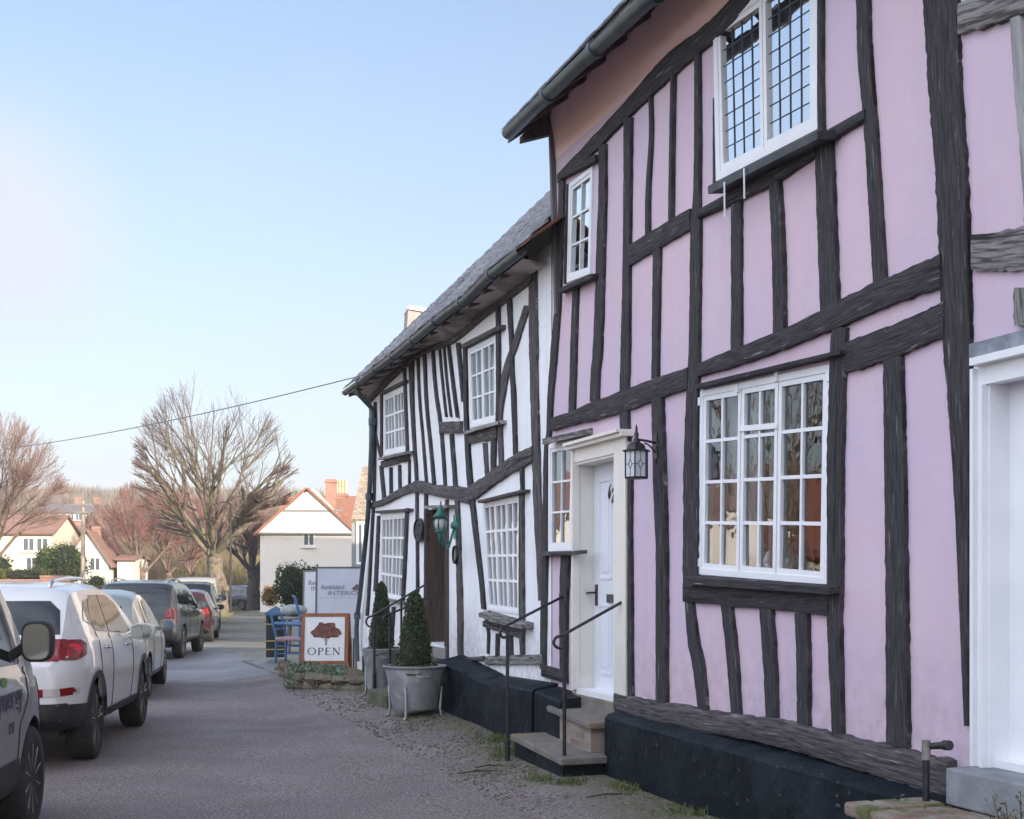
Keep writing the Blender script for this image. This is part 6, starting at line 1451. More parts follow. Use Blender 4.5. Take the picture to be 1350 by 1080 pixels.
# --- dark grey SUV
DSUV = dict(SUV); DSUV.update(L=4.5, wr=.36, axles=(.90,3.55), arch=0, tum=.26,
  plan=[(0,.82),(.12,.89),(.4,.93),(3.8,.93),(4.2,.86),(4.5,.68)], bot=[(0,.42),(.3,.34),(3.7,.32),(4.5,.34)],
  belt=[(0,1.02),(.4,1.16),(1.2,1.13),(3.2,1.06),(4.5,.92)],
  top=[(0,.95),(.03,1.12),(.10,1.30),(.22,1.55),(.34,1.66),(.6,1.70),(1.3,1.74),(2.2,1.70),(2.6,1.58),(3.2,1.20),(3.5,1.14),(4.1,1.06),(4.35,.94),(4.5,.78)],
  glass=[[(.34,1.24),(.92,1.21),(.92,1.55),(.50,1.56),(.38,1.45)], [(.98,1.20),(1.72,1.18),(1.72,1.56),(.98,1.56)], [(1.78,1.18),(2.85,1.13),(3.0,1.14),(2.5,1.48),(2.15,1.56),(1.78,1.56)]],
  lines=[[(1.75,1.18),(1.75,.45),(2.75,.42),(2.85,.8),(2.9,1.12)], [(1.75,.45),(1.35,.46),(1.15,.85),(.95,1.2)]], handles=[(1.50,1.06),(2.55,1.03)], mirror=(2.75,1.10,1.1), rails=(.5,2.4,.60),
  rear_glass=[(-.74,1.20),(.74,1.20),(.69,1.56),(.62,1.60),(-.62,1.60),(-.69,1.56)], windscreen=[(-.7,1.2),(.7,1.2),(.6,1.56),(-.6,1.56)],
  rear=[('number_plate', [(-.26,.86),(.26,.86),(.26,.98),(-.26,.98)], M_plate), ('tailgate_strip', [(-.36,1.02),(.36,1.02),(.36,1.06),(-.36,1.06)], M_chrome)],
  rear_sym=[('tail_lamp', [(.62,.78),(.85,.78),(.84,1.12),(.70,1.12)], M_lred)],
  side=[('tail_lamp', [(.03,.80),(.17,.80),(.20,1.10),(.06,1.14)], M_lred), ('headlamp', [(3.95,.80),(4.3,.78),(4.28,.94),(3.95,1.0)], M_lclear)], handlem=P_grey)
hx_, hy_ = corner(234, 28.0, .93, 5)
build_car('parked_suv', 'dark grey SUV with yellow rear plate and roof rails, mid-row', 'car', hx_, hy_, 5, DSUV, P_grey)
HB2 = dict(HATCH); HB2.update(rails=None)
hx_, hy_ = corner(279, 36.5, .81, 9)
build_car('parked_hatchback', 'dark red hatchback just ahead of the dark grey SUV', 'car', hx_, hy_, 9, HB2, P_red)
D2 = dict(DSUV); D2.update(rails=None, lines=[])
hx_, hy_ = corner(284, 43.5, .93, 10)
build_car('parked_suv', 'black people carrier at the far end of the parked row, before the big tree', 'car', hx_, hy_, 10, D2, P_dark)
VAN = dict(L=4.8, wr=.335, axles=(.95,4.02), spokes=10, tum=.13, mirh=.125, mirw=.092, miro=.17, mirz=.10, handlem=M_clad,
  plan=[(0,.88),(.15,.94),(3.9,.95),(4.3,.92),(4.6,.82),(4.8,.62)], bot=[(0,.40),(.4,.30),(4.3,.28),(4.8,.30)],
  belt=[(0,1.12),(3.0,1.08),(3.7,1.05),(4.8,.90)],
  top=[(0,1.70),(.08,1.88),(.3,1.94),(2.6,1.96),(3.15,1.90),(3.58,1.62),(4.02,1.18),(4.3,1.05),(4.6,.92),(4.8,.70)],
  glass=[[(2.35,1.12),(3.76,1.08),(3.82,1.12),(3.42,1.58),(3.15,1.72),(2.35,1.74)]], lines=[[(2.30,1.74),(2.28,.42),(3.55,.40),(3.62,.72),(3.84,.86),(3.88,1.06)]],
  handles=[(2.45,1.0)], mirror=(3.56,1.13,1.0), mirm=M_clad, windscreen=[(-.8,1.15),(.8,1.15),(.7,1.72),(-.7,1.72)],
  rear_glass=[(-.8,1.1),(.8,1.1),(.75,1.7),(-.75,1.7)], rear_sym=[('tail_lamp', [(.78,.8),(.88,.8),(.88,1.3),(.80,1.3)], M_lred)],
  side=[('sill_strip', [(1.3,.36),(3.62,.36),(3.62,.52),(1.3,.52)], M_clad), ('headlamp', [(4.35,.72),(4.62,.70),(4.6,.88),(4.3,.98)], M_lclear)])
HV = 8.0
# front wheel centre of the van stands at X=-3.13, Z=8.25 on its right side
fx_, fy_ = -3.05, 8.25; h = R(HV); fwd = Vector((-math.sin(h), math.cos(h))); lf = Vector((-math.cos(h), -math.sin(h)))
rc_ = Vector((fx_, fy_))-fwd*4.02+lf*.95
vn = build_car('parked_van', 'grey panel van at the left edge with a big square black door mirror', 'van', rc_.x, rc_.y, HV, VAN, P_van, group='cars parked along the kerb')
t_, b_, dec, lbu, bvh_, Mt_ = vn
def vtext(body, size, x, z, m, nm, shear=0, sx=1):
    M = Mt_ @ Matrix(((1,0,0,x),(0,0,-1,-.945),(0,1,0,z),(0,0,0,1)))
    o = text_mesh(body, size, M, m, t_, nm, shear=shear, sx=sx, ext=.0, bold=.004)
    for v in o.data.vertices:
        l = Mt_.inverted() @ (WM[o] @ v.co); hh = bvh_.ray_cast(Vector((l.x, -3, l.z)), Vector((0,1,0)))
        if hh[0] is not None: v.co = hh[0]+Vector((0,-.004,0))
    return o
vtext('synergy', .19, 3.36, .90, mat('violet_vinyl', (.035,.03,.09), .5), 'lettering', sx=1.15)
vtext('365', .085, 3.40, .72, mat('violet_vinyl', (.035,.03,.09), .5), 'small_lettering')
dec([(3.30+.07*math.cos(k*.5), 1.00+.03*math.sin(k*.5)) for k in range(12)], 'R', 'green_motif', mat('green_vinyl', (.12,.30,.06), .5))
# distant vehicles
D3 = dict(VAN); D3.update(lines=[], side=[])
hx_, hy_ = corner(289, 52.5, .95, 12)
build_car('parked_van', 'pale van showing between the black people carrier and the big tree trunk', 'van', hx_, hy_, 12, D3, P_silver)
P_cblue = mat('bright_blue_paint', (.03,.12,.30), .35, coat=.6)
hx_, hy_ = corner(324, 86, .81, 35)
build_car('parked_hatchback', 'bright blue car just right of the big tree trunk at the end of the road', 'car', hx_, hy_, 35, HB2, P_cblue, gz0=gz(-17,86))
hx_, hy_ = corner(352, 82, .93, 62)
build_car('parked_suv', 'dark car parked across the end of the road below the shaded tree trunk', 'car', hx_, hy_, 62, HB2, P_dark, gz0=gz(-16,82))
# ================================================================== TREES
def bare_tree(name, label, X, Y, H, Rr, th, r0, seed, bark, twig, nl=8, group='bare pollarded trees', dens=1.0, lean=0, low=.0, tw=.011, cz=None, z0=None, flat=1.0):
    rg = random.Random(seed); z0 = gz(X, Y)-.05 if z0 is None else z0; t = thing(name, label, 'tree', (X, Y, z0), 0, group)
    base = Vector((X, Y, z0)); mb = MB(); n = 9; pts = []; rad = []
    for k in range(n+1):
        f = k/n; pts.append(base+Vector((lean*f*th+.10*r0*math.sin(k*1.3+seed), .06*math.cos(k*1.7), th*f))); rad.append(r0*(1.25 if k == 0 else (1.05 if k == 1 else 1-.18*f))*(1+.06*math.sin(k*2.3+seed)))
    mb.tube(pts, rad, 12); 
    for k in range(7): p = pts[rg.randint(3, n)]; a = rg.uniform(0,6.28); blob(mb, p+Vector((math.cos(a)*r0*.8, math.sin(a)*r0*.8, 0)), r0*.4, r0*.4, r0*.45, 5, .4, rg.random()*9)
    mb.build('trunk', bark, t, smooth=True)
    top = pts[-1]; cr = MB(); cen = base+Vector((lean*th, 0, th+(H-th)*(cz if cz else .42))); RZ = (H-(cen.z-z0)); RL = (cen.z-top.z)+RZ*.18
    def inside(p):
        d = p-cen; rz_ = RZ if d.z > 0 else RL
        return (d.x*d.x+d.y*d.y)/(Rr*Rr)+(d.z/rz_)**2
    def grow_(p, d, L_, r, lev):
        if inside(p) > 1.08 and lev: return
        n_ = 4 if lev < 3 else 3; P = [p]; Q = [r]; dd = d.copy(); stop = False
        for k in range(n_):
            dd = (dd+Vector((rg.gauss(0,.08), rg.gauss(0,.08), .07 if lev else .05))*(1.3 if lev else 1)).normalized(); q = P[-1]+dd*L_/n_
            if inside(q) > 1.02+rg.uniform(-.12,.10) and len(P) > (1 if lev else 2): stop = True; break
            P.append(q); Q.append(max(tw*.45, r*(1-(.52 if lev < 3 else .75)*(k+1)/n_)))
        if len(P) > 1: cr.tube(P, Q, (7,6,4,3,3,3)[lev], 0 if lev < 3 else 1, cap=False)
        if lev >= 4: return
        nc = [6, 6, 5, 5][lev]; nc = max(2, int(nc*dens)) if lev > 0 else nc
        for c in range(nc):
            f = (rg.uniform(.25, 1.0) if lev else rg.uniform(.4,1)) if c else 1.0; i = f*(len(P)-1); k = min(int(i), len(P)-2)
            if len(P) < 2: return
            b = P[k].lerp(P[k+1], i-k); dr = (P[k+1]-P[k]).normalized(); rr = lerp(Q[k], Q[k+1], i-k)
            out = Vector((b.x-cen.x, b.y-cen.y, (b.z-cen.z)*.6)); out = out.normalized() if out.length > .01 else Vector((0,0,1))
            sp_ = (.45,.50,.55,.60)[lev] if c else .12
            nd = (dr+Vector((rg.gauss(0,sp_), rg.gauss(0,sp_), rg.gauss(0,sp_)*.7))+out*.55+Vector((0,0,.16))).normalized()
            if nd.z < low: nd.z = low+rg.random()*.2; nd.normalize()
            grow_(b, nd, L_*rg.uniform(.52,.80), min(rr*.60, r*.5), lev+1)
    for k in range(nl):
        a = 2*math.pi*k/nl+rg.uniform(-.3,.3); el = rg.uniform(.15, 1.0)**.7 if k else 0; s_ = el*math.sin(R(60))*flat
        d = Vector((math.cos(a)*s_, math.sin(a)*s_, 1-.35*el)).normalized()
        st_ = top-Vector((0,0,th*.12*rg.random())); grow_(st_, d, (H-th)*rg.uniform(.48,.66), r0*rg.uniform(.24,.38), 0)
    cr.build('crown', [bark, twig], t, smooth=True)
    return t
K_bark = mat('sunlit_bark', (.20,.155,.125), .9, (.085,.07,.058), 5, 8, bump=1, bscale=9, lo=.42, hi=.60, col3=(.15,.15,.08), scale3=1.4, lo3=.5, hi3=.65)
K_bark2 = mat('pink_brown_bark', (.20,.135,.11), .9, (.10,.075,.06), 3, 6)
K_twl = mat('lime_twigs', (.12,.085,.085), .9, (.17,.12,.10), 1, 3); K_tw = mat('brown_twigs', (.21,.15,.125), .9, (.27,.20,.15), 2, 3); K_twr = mat('red_twigs', (.30,.10,.10), .9, (.22,.13,.10), .5, 3); K_twp = mat('pinkish_twigs', (.27,.16,.15), .9, (.22,.16,.12), .5, 3)
def AT(px, Z, yb=None): X = (px-675)/FPX*Z; return X, Z
def top_h(yt, Z, X): return EYE-(yt-HOR)/FPX*Z-gz(X, Z)
X, Z = AT(292, 65); bare_tree('pollarded_tree', 'big bare tree with thick sunlit trunk and fan-shaped crown beside the road', X, Z, top_h(500, Z, X), 3.65, 3.3, .48, 15, K_bark, K_twl, nl=14, dens=.86, lean=-.12, tw=.012, cz=.46)
X, Z = AT(-12, 50); bare_tree('pollarded_tree', 'bare tree with fine reddish twigs at the left edge of the photo', X, Z, top_h(545, Z, X), 3.1, 2.6, .20, 12, K_bark2, K_twp, nl=9, dens=1.1, tw=.012, cz=.40)
for i_, (px, Z, yt, Rr, seed, lab, tw_) in enumerate(((187,96,636,2.7,21,'red-twigged bare tree left of the big trunk, directly above the dark grey SUV',K_twr),(222,103,640,2.9,22,'red-twigged bare tree between two others left of the big trunk',K_twr),(252,104,648,3.6,23,'red-twigged bare tree partly behind the big tree trunk',K_twr),
    (334,80,655,2.4,24,'bare tree with a shaded dark trunk beside the cream gabled house',K_twp),(160,124,650,3.6,25,'pinkish bare tree behind the red-roofed white house',K_twp),(226,128,640,4.6,26,'hazy bare tree standing far behind the red-twigged row',K_twp),(300,122,650,4.2,27,'pinkish bare tree beyond the big trunk, near the end of the road',K_twp),(330,128,652,3.8,28,'farthest bare tree over the roofs beside the cream house',K_twp),(28,112,668,4.6,29,'bare brown tree in front of the yellowish house',K_twp))):
    X = (px-675)/FPX*Z; z0 = -.35 if Z < 110 else gz(X, Z)
    bare_tree('bare_tree', lab, X, Z, EYE-(yt-HOR)/FPX*Z-z0, Rr, 2.6 if i_ < 4 else 2.0, .30 if i_ != 3 else .42, seed, K_bark2 if i_ != 3 else mat('dark_bark', (.07,.06,.06), .9, (.045,.04,.04), 3), tw_, nl=8, group='bare trees beyond the parked cars', dens=.95, tw=.026, z0=z0-.05, cz=.42)
# unseen neighbour across the road, mirrored in the panes
bare_tree('pollarded_tree', 'bare street tree across the road, seen only mirrored in the big window', -10.3, 18.5, 8.6, 2.6, 2.6, .24, 41, K_bark, K_tw, nl=7, dens=.75, tw=.010)

# ================================================================== FAR HOUSES
M_cw = mat('cream_render', (.84,.80,.76), .9, (.80,.76,.72), .8, 4, bump=.2); M_rt = brick_mat('orange_tiles', (.36,.16,.10), (.26,.12,.08), (.16,.08,.06), bw=.2, bh=.13, coord='UV')
M_rtb = mat('brown_tiles', (.26,.14,.11), .9, (.18,.11,.09), 2, 6); M_slate = mat('slate', (.12,.11,.12), .8, (.16,.14,.15), 2, 5); M_pinkb = mat('pink_brick', (.36,.20,.16), .9, (.28,.16,.13), 2, 4)
M_yw = mat('yellow_render', (.60,.56,.45), .9, (.56,.52,.43), .8, 3); M_wr = mat('white_render', (.62,.61,.56), .9, (.56,.55,.50), .8, 3); M_dwin = mat('dark_far_window', (.09,.10,.11), .1, spec=.8)
M_brk = brick_mat('red_garden_brick', (.38,.15,.10), (.28,.11,.08), (.32,.27,.24), rot=(R(90),0,0))
def house(name, label, X0, Y0, wd, dp, he, hr, rz, mw, mr, group=None, ridge='x', z0=None, chim=(), wins=(), over=.25, th=.14, gable_col=None):
    """front-left corner X0,Y0; width along local x, depth along local y; ridge along x or y"""
    z0 = gz(X0, Y0)-.3 if z0 is None else z0
    t = thing(name, label, 'house', (X0, Y0, z0), rz, group); M = WM[t]; P = lambda x, y, z: M @ Vector((x, y, z))
    mb = MB(); c = [(0,0),(wd,0),(wd,dp),(0,dp)]
    for k in range(4): a, b = c[k], c[(k+1)%4]; mb.quad(P(*a,-.6), P(*b,-.6), P(*b,he), P(*a,he))
    if ridge == 'y':
        for y in (0, dp): mb.face(mb.add([P(0,y,he), P(wd,y,he), P(wd/2,y,hr)]))
    else:
        for x in (0, wd): mb.face(mb.add([P(x,0,he), P(x,dp,he), P(x,dp/2,hr)]))
    mb.build('wall', mw, t)
    rb = MB(); o = over
    def slope(a, b, c_, d):
        n = ((b-a).cross(d-a)).normalized(); n = n if n.z > 0 else -n; U = (b-a).length; V = (d-a).length
        i = rb.add([a, b, c_, d, a+n*th, b+n*th, c_+n*th, d+n*th]); uv = ((0,0),(U,0),(U,V),(0,V))
        rb.face([i[k] for k in (4,5,6,7)], 0, uv); rb.face([i[k] for k in (3,2,1,0)], 0, uv)
        for q in ((0,1,5,4),(1,2,6,5),(2,3,7,6),(3,0,4,7)): rb.face([i[k] for k in q], 0, ((0,0),(U,0),(U,.1),(0,.1)))
    if ridge == 'y':
        sl = (hr-he)/(wd/2)
        slope(P(-o,-o,he-sl*o), P(-o,dp+o,he-sl*o), P(wd/2,dp+o,hr), P(wd/2,-o,hr)); slope(P(wd+o,-o,he-sl*o), P(wd+o,dp+o,he-sl*o), P(wd/2,dp+o,hr), P(wd/2,-o,hr))
    else:
        sl = (hr-he)/(dp/2)
        slope(P(-o,-o,he-sl*o), P(wd+o,-o,he-sl*o), P(wd+o,dp/2,hr), P(-o,dp/2,hr)); slope(P(-o,dp+o,he-sl*o), P(wd+o,dp+o,he-sl*o), P(wd+o,dp/2,hr), P(-o,dp/2,hr))
    roof = rb.build('roof', mr, t)
    for (cx, cy, cw, cd_, cz0, cz1, m_, pots) in chim:
        cb = MB(); qbox(cb, M, cx-cw/2, cx+cw/2, cy-cd_/2, cy+cd_/2, cz0, cz1); qbox(cb, M, cx-cw/2-.05, cx+cw/2+.05, cy-cd_/2-.05, cy+cd_/2+.05, cz1-.22, cz1-.08); co = cb.build('chimney', m_, roof)
        pb = MB()
        for k in range(pots): pb.lathe(P(cx-cw/2+cw*(k+.5)/pots, cy, cz1), [(0,0),(.13,0),(.10,.5),(.13,.55),(.12,.62),(0,.6)], 8)
        if pots: pb.build('chimney_pots', mat('buff_pots', (.50,.40,.26), .9), co)
    for (wx, wz, ww, wh) in wins:
        f = MB(); qbox(f, M, wx-.06, wx+ww+.06, -.05, .03, wz-.06, wz+wh+.06); fo = f.build('window', M_wpaint, t)
        g_ = MB(); n_ = 2
        for k in range(n_): qbox(g_, M, wx+ww*k/n_+.04, wx+ww*(k+1)/n_-.04, -.056, -.03, wz+.03, wz+wh-.03)
        g_.build('pane', M_dwin, fo); sb = MB(); qbox(sb, M, wx-.14, wx+ww+.14, -.12, .0, wz-.16, wz-.06); sb.build('sill', mw, fo)
    return t, M
# cream gabled house at the road's end
Zc = 75.; kc = Zc/FPX; hz = lambda y, k=kc: EYE-(y-HOR)*k
X0 = (343-675)*kc; z0c = -.45; wdc = (466-343)*kc
ch, M = house('gabled_house', 'cream gabled house with a jettied white gable, one small window and an orange tiled roof', X0, Zc, wdc, 12, hz(701)-z0c, hz(645)-z0c, R(3), M_cw, M_rt, ridge='y', z0=z0c,
   chim=[(wdc*.66, 6.0, .65,.6, 4.5, hz(632,kc*1.08)-z0c, M_pinkb, 0)], wins=[((400-343)*kc, hz(719)-z0c, 13.5*kc, 16*kc)], over=.3)
mb = MB(); he_ = hz(701)-z0c; hr_ = hz(641)-z0c
q = [(-.25,he_-.05),(wdc+.1,he_-.05),(wdc*.60,hr_-.25),(wdc*.55,hr_-.1)]; i_ = [M @ Vector((x, -.16, z)) for x, z in q]+[M @ Vector((x, .02, z)) for x, z in q]
mb.hexa(i_); mb.build('jettied_gable', mat('white_gable', (.72,.70,.66), .9, (.68,.66,.62), 2), ch)
mb = MB(); qbox(mb, M, -.3, wdc+.15, -.20, -.0, he_-.16, he_-.05); zb2 = hz(672)-z0c; qbox(mb, M, wdc*.24, wdc*.88, -.22, -.14, zb2-.10, zb2); mb.build('gable_ledges', M_oakw, ch)
mb = MB(); mb.hexa([M @ Vector(p) for p in ((wdc*.86,-.05,he_-.9),(wdc+.5,-.05,he_-.9),(wdc+.5,3,he_-.9),(wdc*.86,3,he_-.9),(wdc*.86,-.05,he_-.6),(wdc+.35,-.05,he_-.6),(wdc+.35,3,he_-.6),(wdc*.86,3,he_-.6))]) if False else None
# rear orange range with a big chimney of buff pots
Zd = 92.; kd = Zd/FPX; hd = lambda y: EYE-(y-HOR)*kd
rh, Mr = house('tiled_house', 'long orange-tiled house behind the cream gable with a broad chimney of buff pots', (366-675)*kd, Zd, (486-366)*kd, 8, hd(690)+.45, hd(652)+.45, R(-3), M_cw, M_rt, ridge='x', z0=-.45,
   chim=[((433-366)*kd, 4.0, 24*kd, .8, 5.5, hd(646)+.45, M_pinkb, 0), ((369-366)*kd, 4, .6, .6, 4.5, hd(653)+.45, M_wr, 0)])
cb = MB(); 
for k in range(6): cb.lathe(Mr @ Vector(((423+k*4-366)*kd, 4.0, hd(646)+.45)), [(0,0),(.11,0),(.09,.5),(.12,.55),(.11,1.0),(0,.98)], 8)
cb.build('chimney_pots', mat('buff_pots', (.50,.40,.26), .9), rh)
# pale tiled house just beyond the cottage
Ze = 46.; ke = Ze/FPX; he = lambda y: EYE-(y-HOR)*ke
M_pt = brick_mat('pale_tiles', (.40,.33,.24), (.25,.19,.15), (.14,.11,.10), bw=.2, bh=.16, coord='UV')
house('weathered_house', 'grey house with a pale speckled tile roof just past the cottage downpipe', (463.5-675)*ke, Ze, 12, 7, he(689)+.35, he(612)+.35+.1, R(0), mat('grey_render', (.30,.30,.31), .9, (.26,.26,.27), 1.5, 3), M_pt, ridge='x', z0=-.35, wins=[((472-463.5)*ke, he(742)+.35, .35, 1.4)], over=.0)
# tall house further on: its chimney shows above the cottage verge, its bulk throws the shade on the road
Zf = 33.; kf = Zf/FPX; hf = lambda y: EYE-(y-HOR)*kf
house('tall_house', 'tall rendered house behind the cottage roof, only its pale stack shows above the tiles', -3.2, 32, 9, 8, 5.7, 7.6, R(0), M_cw, M_rtb, ridge='x', z0=-.2)
st_ = thing('rendered_stack', 'pale rendered chimney stack with a tiled cap poking over the cottage roof', 'chimney', ((546-675)*kf, Zf, 4.6), R(12))
Ms = WM[st_]; zt_ = hf(411)-4.6; mb = MB(); w0, w1 = .85, .52
mb.hexa([Ms @ Vector(p) for p in ((-w0*.55,-.45,0),(w0,-.45,0),(w0,.45,0),(-w0*.55,.45,0),(-w1*.38,-.35,zt_),(w1,-.35,zt_),(w1,.35,zt_),(-w1*.38,.35,zt_))]); mb.build('stack', mat('pinkish_render', (.34,.30,.30), .9, (.28,.25,.25), 3), st_)
mb = MB(); mb.hexa([Ms @ Vector(p) for p in ((-w1*.42,-.40,zt_-.02),(w1+.05,-.42,zt_-.12),(w1+.05,.4,zt_-.12),(-w1*.42,.4,zt_-.02),(-w1*.38,-.38,zt_+.08),(w1+.0,-.40,zt_+.0),(w1,.38,zt_+.0),(-w1*.38,.38,zt_+.08))]); mb.build('cap', M_cream, st_)
house('tall_house', 'big rendered house far behind the terrace, hidden from the street by the cottage', 3.9, 47, 16, 9, 12.8, 15.3, R(0), M_cw, M_rtb, ridge='x', z0=-.3)
# left-hand distance
Zg = 92.; kg = Zg/FPX; hg = lambda y: EYE-(y-HOR)*kg; ZB = -.4
house('white_cottage', 'white gabled cottage with a red-brown roof behind the telegraph pole', (86-675)*kg, Zg, (142-86)*kg, 8, hg(742)-ZB, hg(700)-ZB, R(6), M_wr, M_rtb, ridge='y', z0=ZB, group='houses across the green', wins=[((118-86)*kg, hg(752)-ZB, .7, .9)], chim=[(1.6, 3.0, .6,.6, 3, hg(692)-ZB, M_pinkb, 0)])
house('white_wing', 'low white wing at the right end of the gabled cottage', (146-675)*kg, Zg+1.5, (167-146)*kg, 5, hg(738)-ZB, hg(732)-ZB, R(4), M_wr, M_rtb, ridge='x', z0=ZB, group='houses across the green')
house('yellow_house', 'pale yellow two-storey house with a brown hipped roof at the far left', (-20-675)*kg, Zg+2, (54+20)*kg, 7, hg(702)-ZB, hg(676)-ZB, R(3), M_yw, M_rtb, ridge='x', z0=ZB, group='houses across the green', wins=[((16+20)*kg, hg(725)-ZB, .8, .9), ((34+20)*kg, hg(725)-ZB, .8, .9), ((20+20)*kg, hg(751)-ZB, .8, .9), ((34+20)*kg, hg(751)-ZB, .8, 1.0)])
Zh = 125.; kh = Zh/FPX; hh_ = lambda y: EYE-(y-HOR)*kh
house('brown_roofed_house', 'brown-roofed house between the yellow house and the white gable', (62-675)*kh, Zh, (112-62)*kh, 9, hh_(722)+.3, hh_(692)+.3, R(2), M_pinkb, M_rtb, ridge='x', z0=-.3, group='houses across the green')
Zi = 180.; ki = Zi/FPX; hi_ = lambda y: EYE-(y-HOR)*ki; zbi = hi_(700)
house('brick_row', 'long pink brick house with a slate roof and two chimneys up on the hill', (50-675)*ki, Zi, (124-50)*ki, 8, hi_(676)-zbi, hi_(664)-zbi, R(0), M_pinkb, M_slate, ridge='x', z0=zbi, group='houses across the green',
   chim=[((91-50)*ki, 4, .8,.6, 2, hi_(654)-zbi, M_pinkb, 0), ((117-50)*ki, 4, .8,.6, 2, hi_(654)-zbi, M_pinkb, 0)], wins=[((60-50+i_*10)*ki, hi_(686)-zbi, .8, .9) for i_ in range(6)])
# garden walls and bushes
def gwall(label, x0, x1, Z, ytop, m, z0=-.4):
    k = Z/FPX; t = thing('garden_wall', label, 'wall', ((x0-675)*k, Z, z0), 0, 'brick garden walls'); mb = MB(); M = WM[t]; W_ = (x1-x0)*k; H_ = EYE-(ytop-HOR)*k-z0
    qbox(mb, M, 0, W_, 0, .25, -.5, H_); mb.build('brickwork', m, t); mb = MB(); qbox(mb, M, -.03, W_+.03, -.04, .29, H_, H_+.09); mb.build('coping', M_pinkb, t)
gwall('sunlit brick garden wall at the far left, lower than its neighbour', -20, 52, 70, 766, M_brk); gwall('sunlit brick garden wall right of the low one, below the green shrubs', 53, 92, 71, 761, M_brk)
M_lf2 = mat('sunlit_leaf', (.055,.10,.02), .6, (.10,.14,.03), .9, 3); M_lf3 = mat('olive_leaf', (.11,.12,.03), .7, (.08,.10,.025), 1, 3); M_lf4 = mat('conifer_leaf', (.025,.045,.02), .7, (.05,.075,.025), 2, 3); M_lf5 = mat('orange_leaf', (.35,.17,.04), .8, (.22,.15,.05), 3, 3)
def pxc(px, py, Z): return ((px-675)/FPX*Z, Z, EYE-(py-HOR)/FPX*Z)
bush('green_shrub', 'big glossy green shrub left of the telegraph pole', 'shrub', pxc(84,745,80), 1.5, 1.2, 1.35, 2600, .16, M_lf2, 3, 'shrubs in the far gardens'); bush('green_shrub', 'smaller green shrub with yellowish top, left half of the big clump', 'shrub', pxc(66,744,82), 1.1, 1.0, 1.15, 1800, .16, M_lf3, 4, 'shrubs in the far gardens')
bush('clipped_hedge', 'long low clipped hedge above the brick garden wall', 'hedge', pxc(34,759,76), 1.6, .6, .38, 1800, .11, M_lf3, 5, 'shrubs in the far gardens', box=True); bush('round_bush', 'round clipped bush right of the telegraph pole base', 'shrub', pxc(127,771,72), .65, .6, .55, 1300, .09, M_lf2, 6, 'shrubs in the far gardens')
bush('dark_shrub', 'dark green shrub at the far left edge', 'shrub', pxc(-2,752,78), .8, .8, 1.0, 1300, .14, M_lf4, 7, 'shrubs in the far gardens')
bush('conifer_bush', 'dark green conifer bush in front of the cream gabled house', 'shrub', pxc(384,773,40), .52, .5, .70, 3200, .075, M_lf4, 8, 'evergreens by the cream house', lump=.35); bush('conifer_bush', 'lower spiky conifer bush partly behind the pale signs', 'shrub', pxc(406,775,41), .55, .5, .72, 3000, .075, M_lf4, 9, 'evergreens by the cream house', lump=.35)
bush('beech_bush', 'orange-leaved bush at the left foot of the cream house', 'shrub', pxc(356,786,60), .42, .4, .5, 1200, .08, M_lf5, 10, None)
# undergrowth behind the trees and wooded hill
def brush(name, label, boxes, n, m, seed, L0=1.2, kind='stuff', th=.02):
    rg = random.Random(seed); mb = MB()
    for _ in range(n):
        (xa, xb, Z, h) = boxes[rg.randrange(len(boxes))]; px = rg.uniform(xa, xb); Zz = Z+rg.uniform(-4,4); X = (px-675)/FPX*Zz; z = (gz(X, Zz) if Zz > 108 else -.4); b = Vector((X, Zz, z+rg.random()**1.3*h*.75)); d = Vector((rg.gauss(0,.55), rg.gauss(0,.4), 1)).normalized()*L0*rg.uniform(.5,1.3)
        e = Vector((th, 0, 0)); m_ = b+d*.55+Vector((rg.gauss(0,.1),0,0)); mb.face(mb.add([b-e, b+e, m_+e*.6, m_-e*.6])); mb.face(mb.add([m_-e*.6, m_+e*.6, b+d]))
    return tag(mb.build(name, m), label, 'undergrowth', kind=kind)
brush('undergrowth', 'tangled brown winter undergrowth behind the trees at the road end', [(130,345,112,4.5),(150,340,120,6)], 15000, mat('brown_brush', (.22,.15,.10), .95, (.15,.14,.07), .3, 3), 5, th=.022)
brush('hillside_scrub', 'reddish winter scrub on the slope between the far houses', [(40,180,150,4.5),(0,130,140,4)], 9000, mat('red_brush', (.26,.15,.12), .95, (.20,.14,.10), .2, 3), 6, L0=1.6, th=.03)
rg = random.Random(31); mb = MB()
for k in range(420):
    px = rg.uniform(-160, 420); Z = rg.uniform(190, 330); X = (px-675)/FPX*Z; z = gz(X, Z); hgt = rg.uniform(5, 8.5); cw = hgt*.42
    mb.tube([(X,Z,z-.5), (X+.1,Z,z+hgt*.5)], [.22,.10], 4)
    for _ in range(70):
        a = rg.uniform(0,6.28); rr_ = rg.random()**.5; b = Vector((X+rg.gauss(0,.3), Z, z+hgt*rg.uniform(.25,.55))); tip = Vector((X+cw*rr_*math.cos(a), Z+cw*rr_*math.sin(a), z+hgt*(.55+.45*math.sqrt(max(0,1-rr_*rr_))*rg.uniform(.7,1.05))))
        e = Vector((.07,0,0)); m_ = b.lerp(tip,.5)+Vector((0,0,-.2)); mb.face(mb.add([b-e, b+e, m_+e, m_-e])); mb.face(mb.add([m_-e*1.6, m_+e*1.6, tip]))
tag(mb.build('hill_wood', mat('hazy_wood', (.22,.18,.165), .95, (.17,.16,.13), .08, 4)), 'bare hazy woodland covering the far hill', 'wood', kind='stuff')
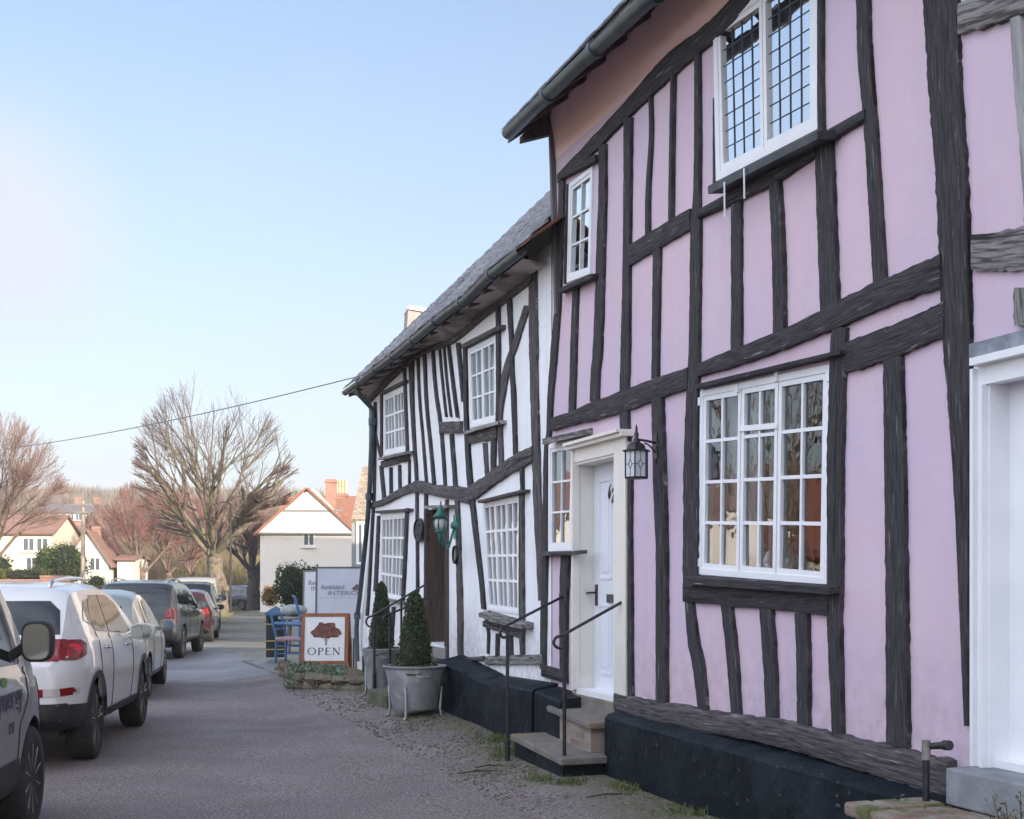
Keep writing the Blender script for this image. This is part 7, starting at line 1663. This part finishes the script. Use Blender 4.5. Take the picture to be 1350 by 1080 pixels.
# poles and wires
tp = thing('telegraph_pole', 'wooden telegraph pole with a short crossarm in front of the white cottage', 'pole', pxc(109.5,782,76), 0); b = Vector(tp.location); zt = EYE-(660-HOR)/FPX*76
mb = MB(); mb.tube([b-Vector((0,0,.5)), Vector((b.x, b.y, zt))], [.15,.10], 10); mb.build('shaft', mat('grey_pole_wood', (.36,.29,.23), .9, (.28,.22,.18), 3, stretch=(5,5,.5)), tp, smooth=True, sharp=50)
mb = MB(); mb.box((b.x, b.y-.1, zt-.25), (1.3,.10,.12)); mb.box((b.x,b.y-.1,zt-.7), (.9,.1,.1)); mb.build('crossarm', M_oakw, tp)
lp = thing('lamp_post', 'thin dark post standing right against the big tree trunk', 'pole', pxc(304,808,63), 0); b = Vector(lp.location); zt = EYE-(664-HOR)/FPX*63
mb = MB(); mb.tube([b, Vector((b.x, b.y, zt))], [.07,.045], 8); mb.build('shaft', M_black, lp, smooth=True, sharp=50); mb = MB(); mb.tube([Vector((b.x,b.y,zt-.03)), Vector((b.x-.2,b.y,zt+.08)), Vector((b.x-.5,b.y,zt+.06))], .035, 6); mb.build('lamp_head', M_black, lp)
A_ = fw(geave[2][0], -.25, geave[2][1]-.02); B_ = Vector(((-330-675)/FPX*60, 60, EYE-(562-HOR)/FPX*60)); pts = []
for k in range(41): f = k/40; p = A_.lerp(B_, f); p.z -= 4*1.25*f*(1-f); pts.append(p)
mb = MB(); mb.tube(pts, .008, 5); tag(mb.build('overhead_wire', mat('wire_grey', (.16,.17,.19), .7), origin=A_), 'thin sagging wire strung from the cottage eaves to the left', 'wire')
# bollard-like white sign & low fence by the road end
# ------------------------------------------------------------------ across the road, mirrored in the window panes
house('red_roofed_house', 'low red-roofed house across the road, outside the frame at the left, beside a brick wall', -23.3, 18.4, 8, 5, 2.1, 4.4, R(50), M_yw, mat('rust_red_roof', (.25,.10,.07), .85, (.20,.08,.055), 1.5, 4), ridge='x', z0=0, wins=[(1.2,.8,.9,1.0),(4.6,.8,.9,1.0)])
house('cream_house_opposite', 'tall cream house across the road, outside the frame, behind the red roof', -34, 25.0, 7, 6, 6.0, 8.0, R(50), M_yw, M_rtb, ridge='x', z0=0, wins=[(1.5,1.0,1,1.3),(4.5,3.6,1,1.2)])
house('cream_house_opposite', 'long low cream house across the road, outside the frame, beyond the street tree', -24.5, 26.5, 12, 6, 3.6, 5.0, R(50), M_cw, M_rtb, ridge='x', z0=0, wins=[(1.5,1.0,1,1.3),(6,1.0,1,1.3),(9,1,1,1.3)])
gwall2 = thing('garden_wall', 'brick garden wall across the road, outside the frame at the left', 'wall', (-14.5, 12.5, 0), R(98)); mb = MB(); qbox(mb, WM[gwall2], 0, 14, 0, .25, -.3, 1.2); mb.build('brickwork', M_brk, gwall2)

# ------------------------------------------------------------------ thin winter haze
mb = MB(); mb.box((0, 560, 25.), (2200, 1600, 60)); hzb = mb.build('haze', mat('haze_air', (1,1,1)), origin=(0,560,0))
hm = bpy.data.materials.new('haze_volume'); hm.use_nodes = True; ht = hm.node_tree; ht.nodes.remove(ht.nodes['Principled BSDF'])
pv = ht.nodes.new('ShaderNodeVolumePrincipled'); pv.inputs['Color'].default_value = (.93,.94,.97,1); pv.inputs['Density'].default_value = .0006; pv.inputs['Anisotropy'].default_value = .0
ht.links.new(pv.outputs[0], ht.nodes['Material Output'].inputs['Volume']); hzb.data.materials[0] = hm
tag(hzb, 'thin pale winter haze filling the air over the street', 'haze', kind='stuff')
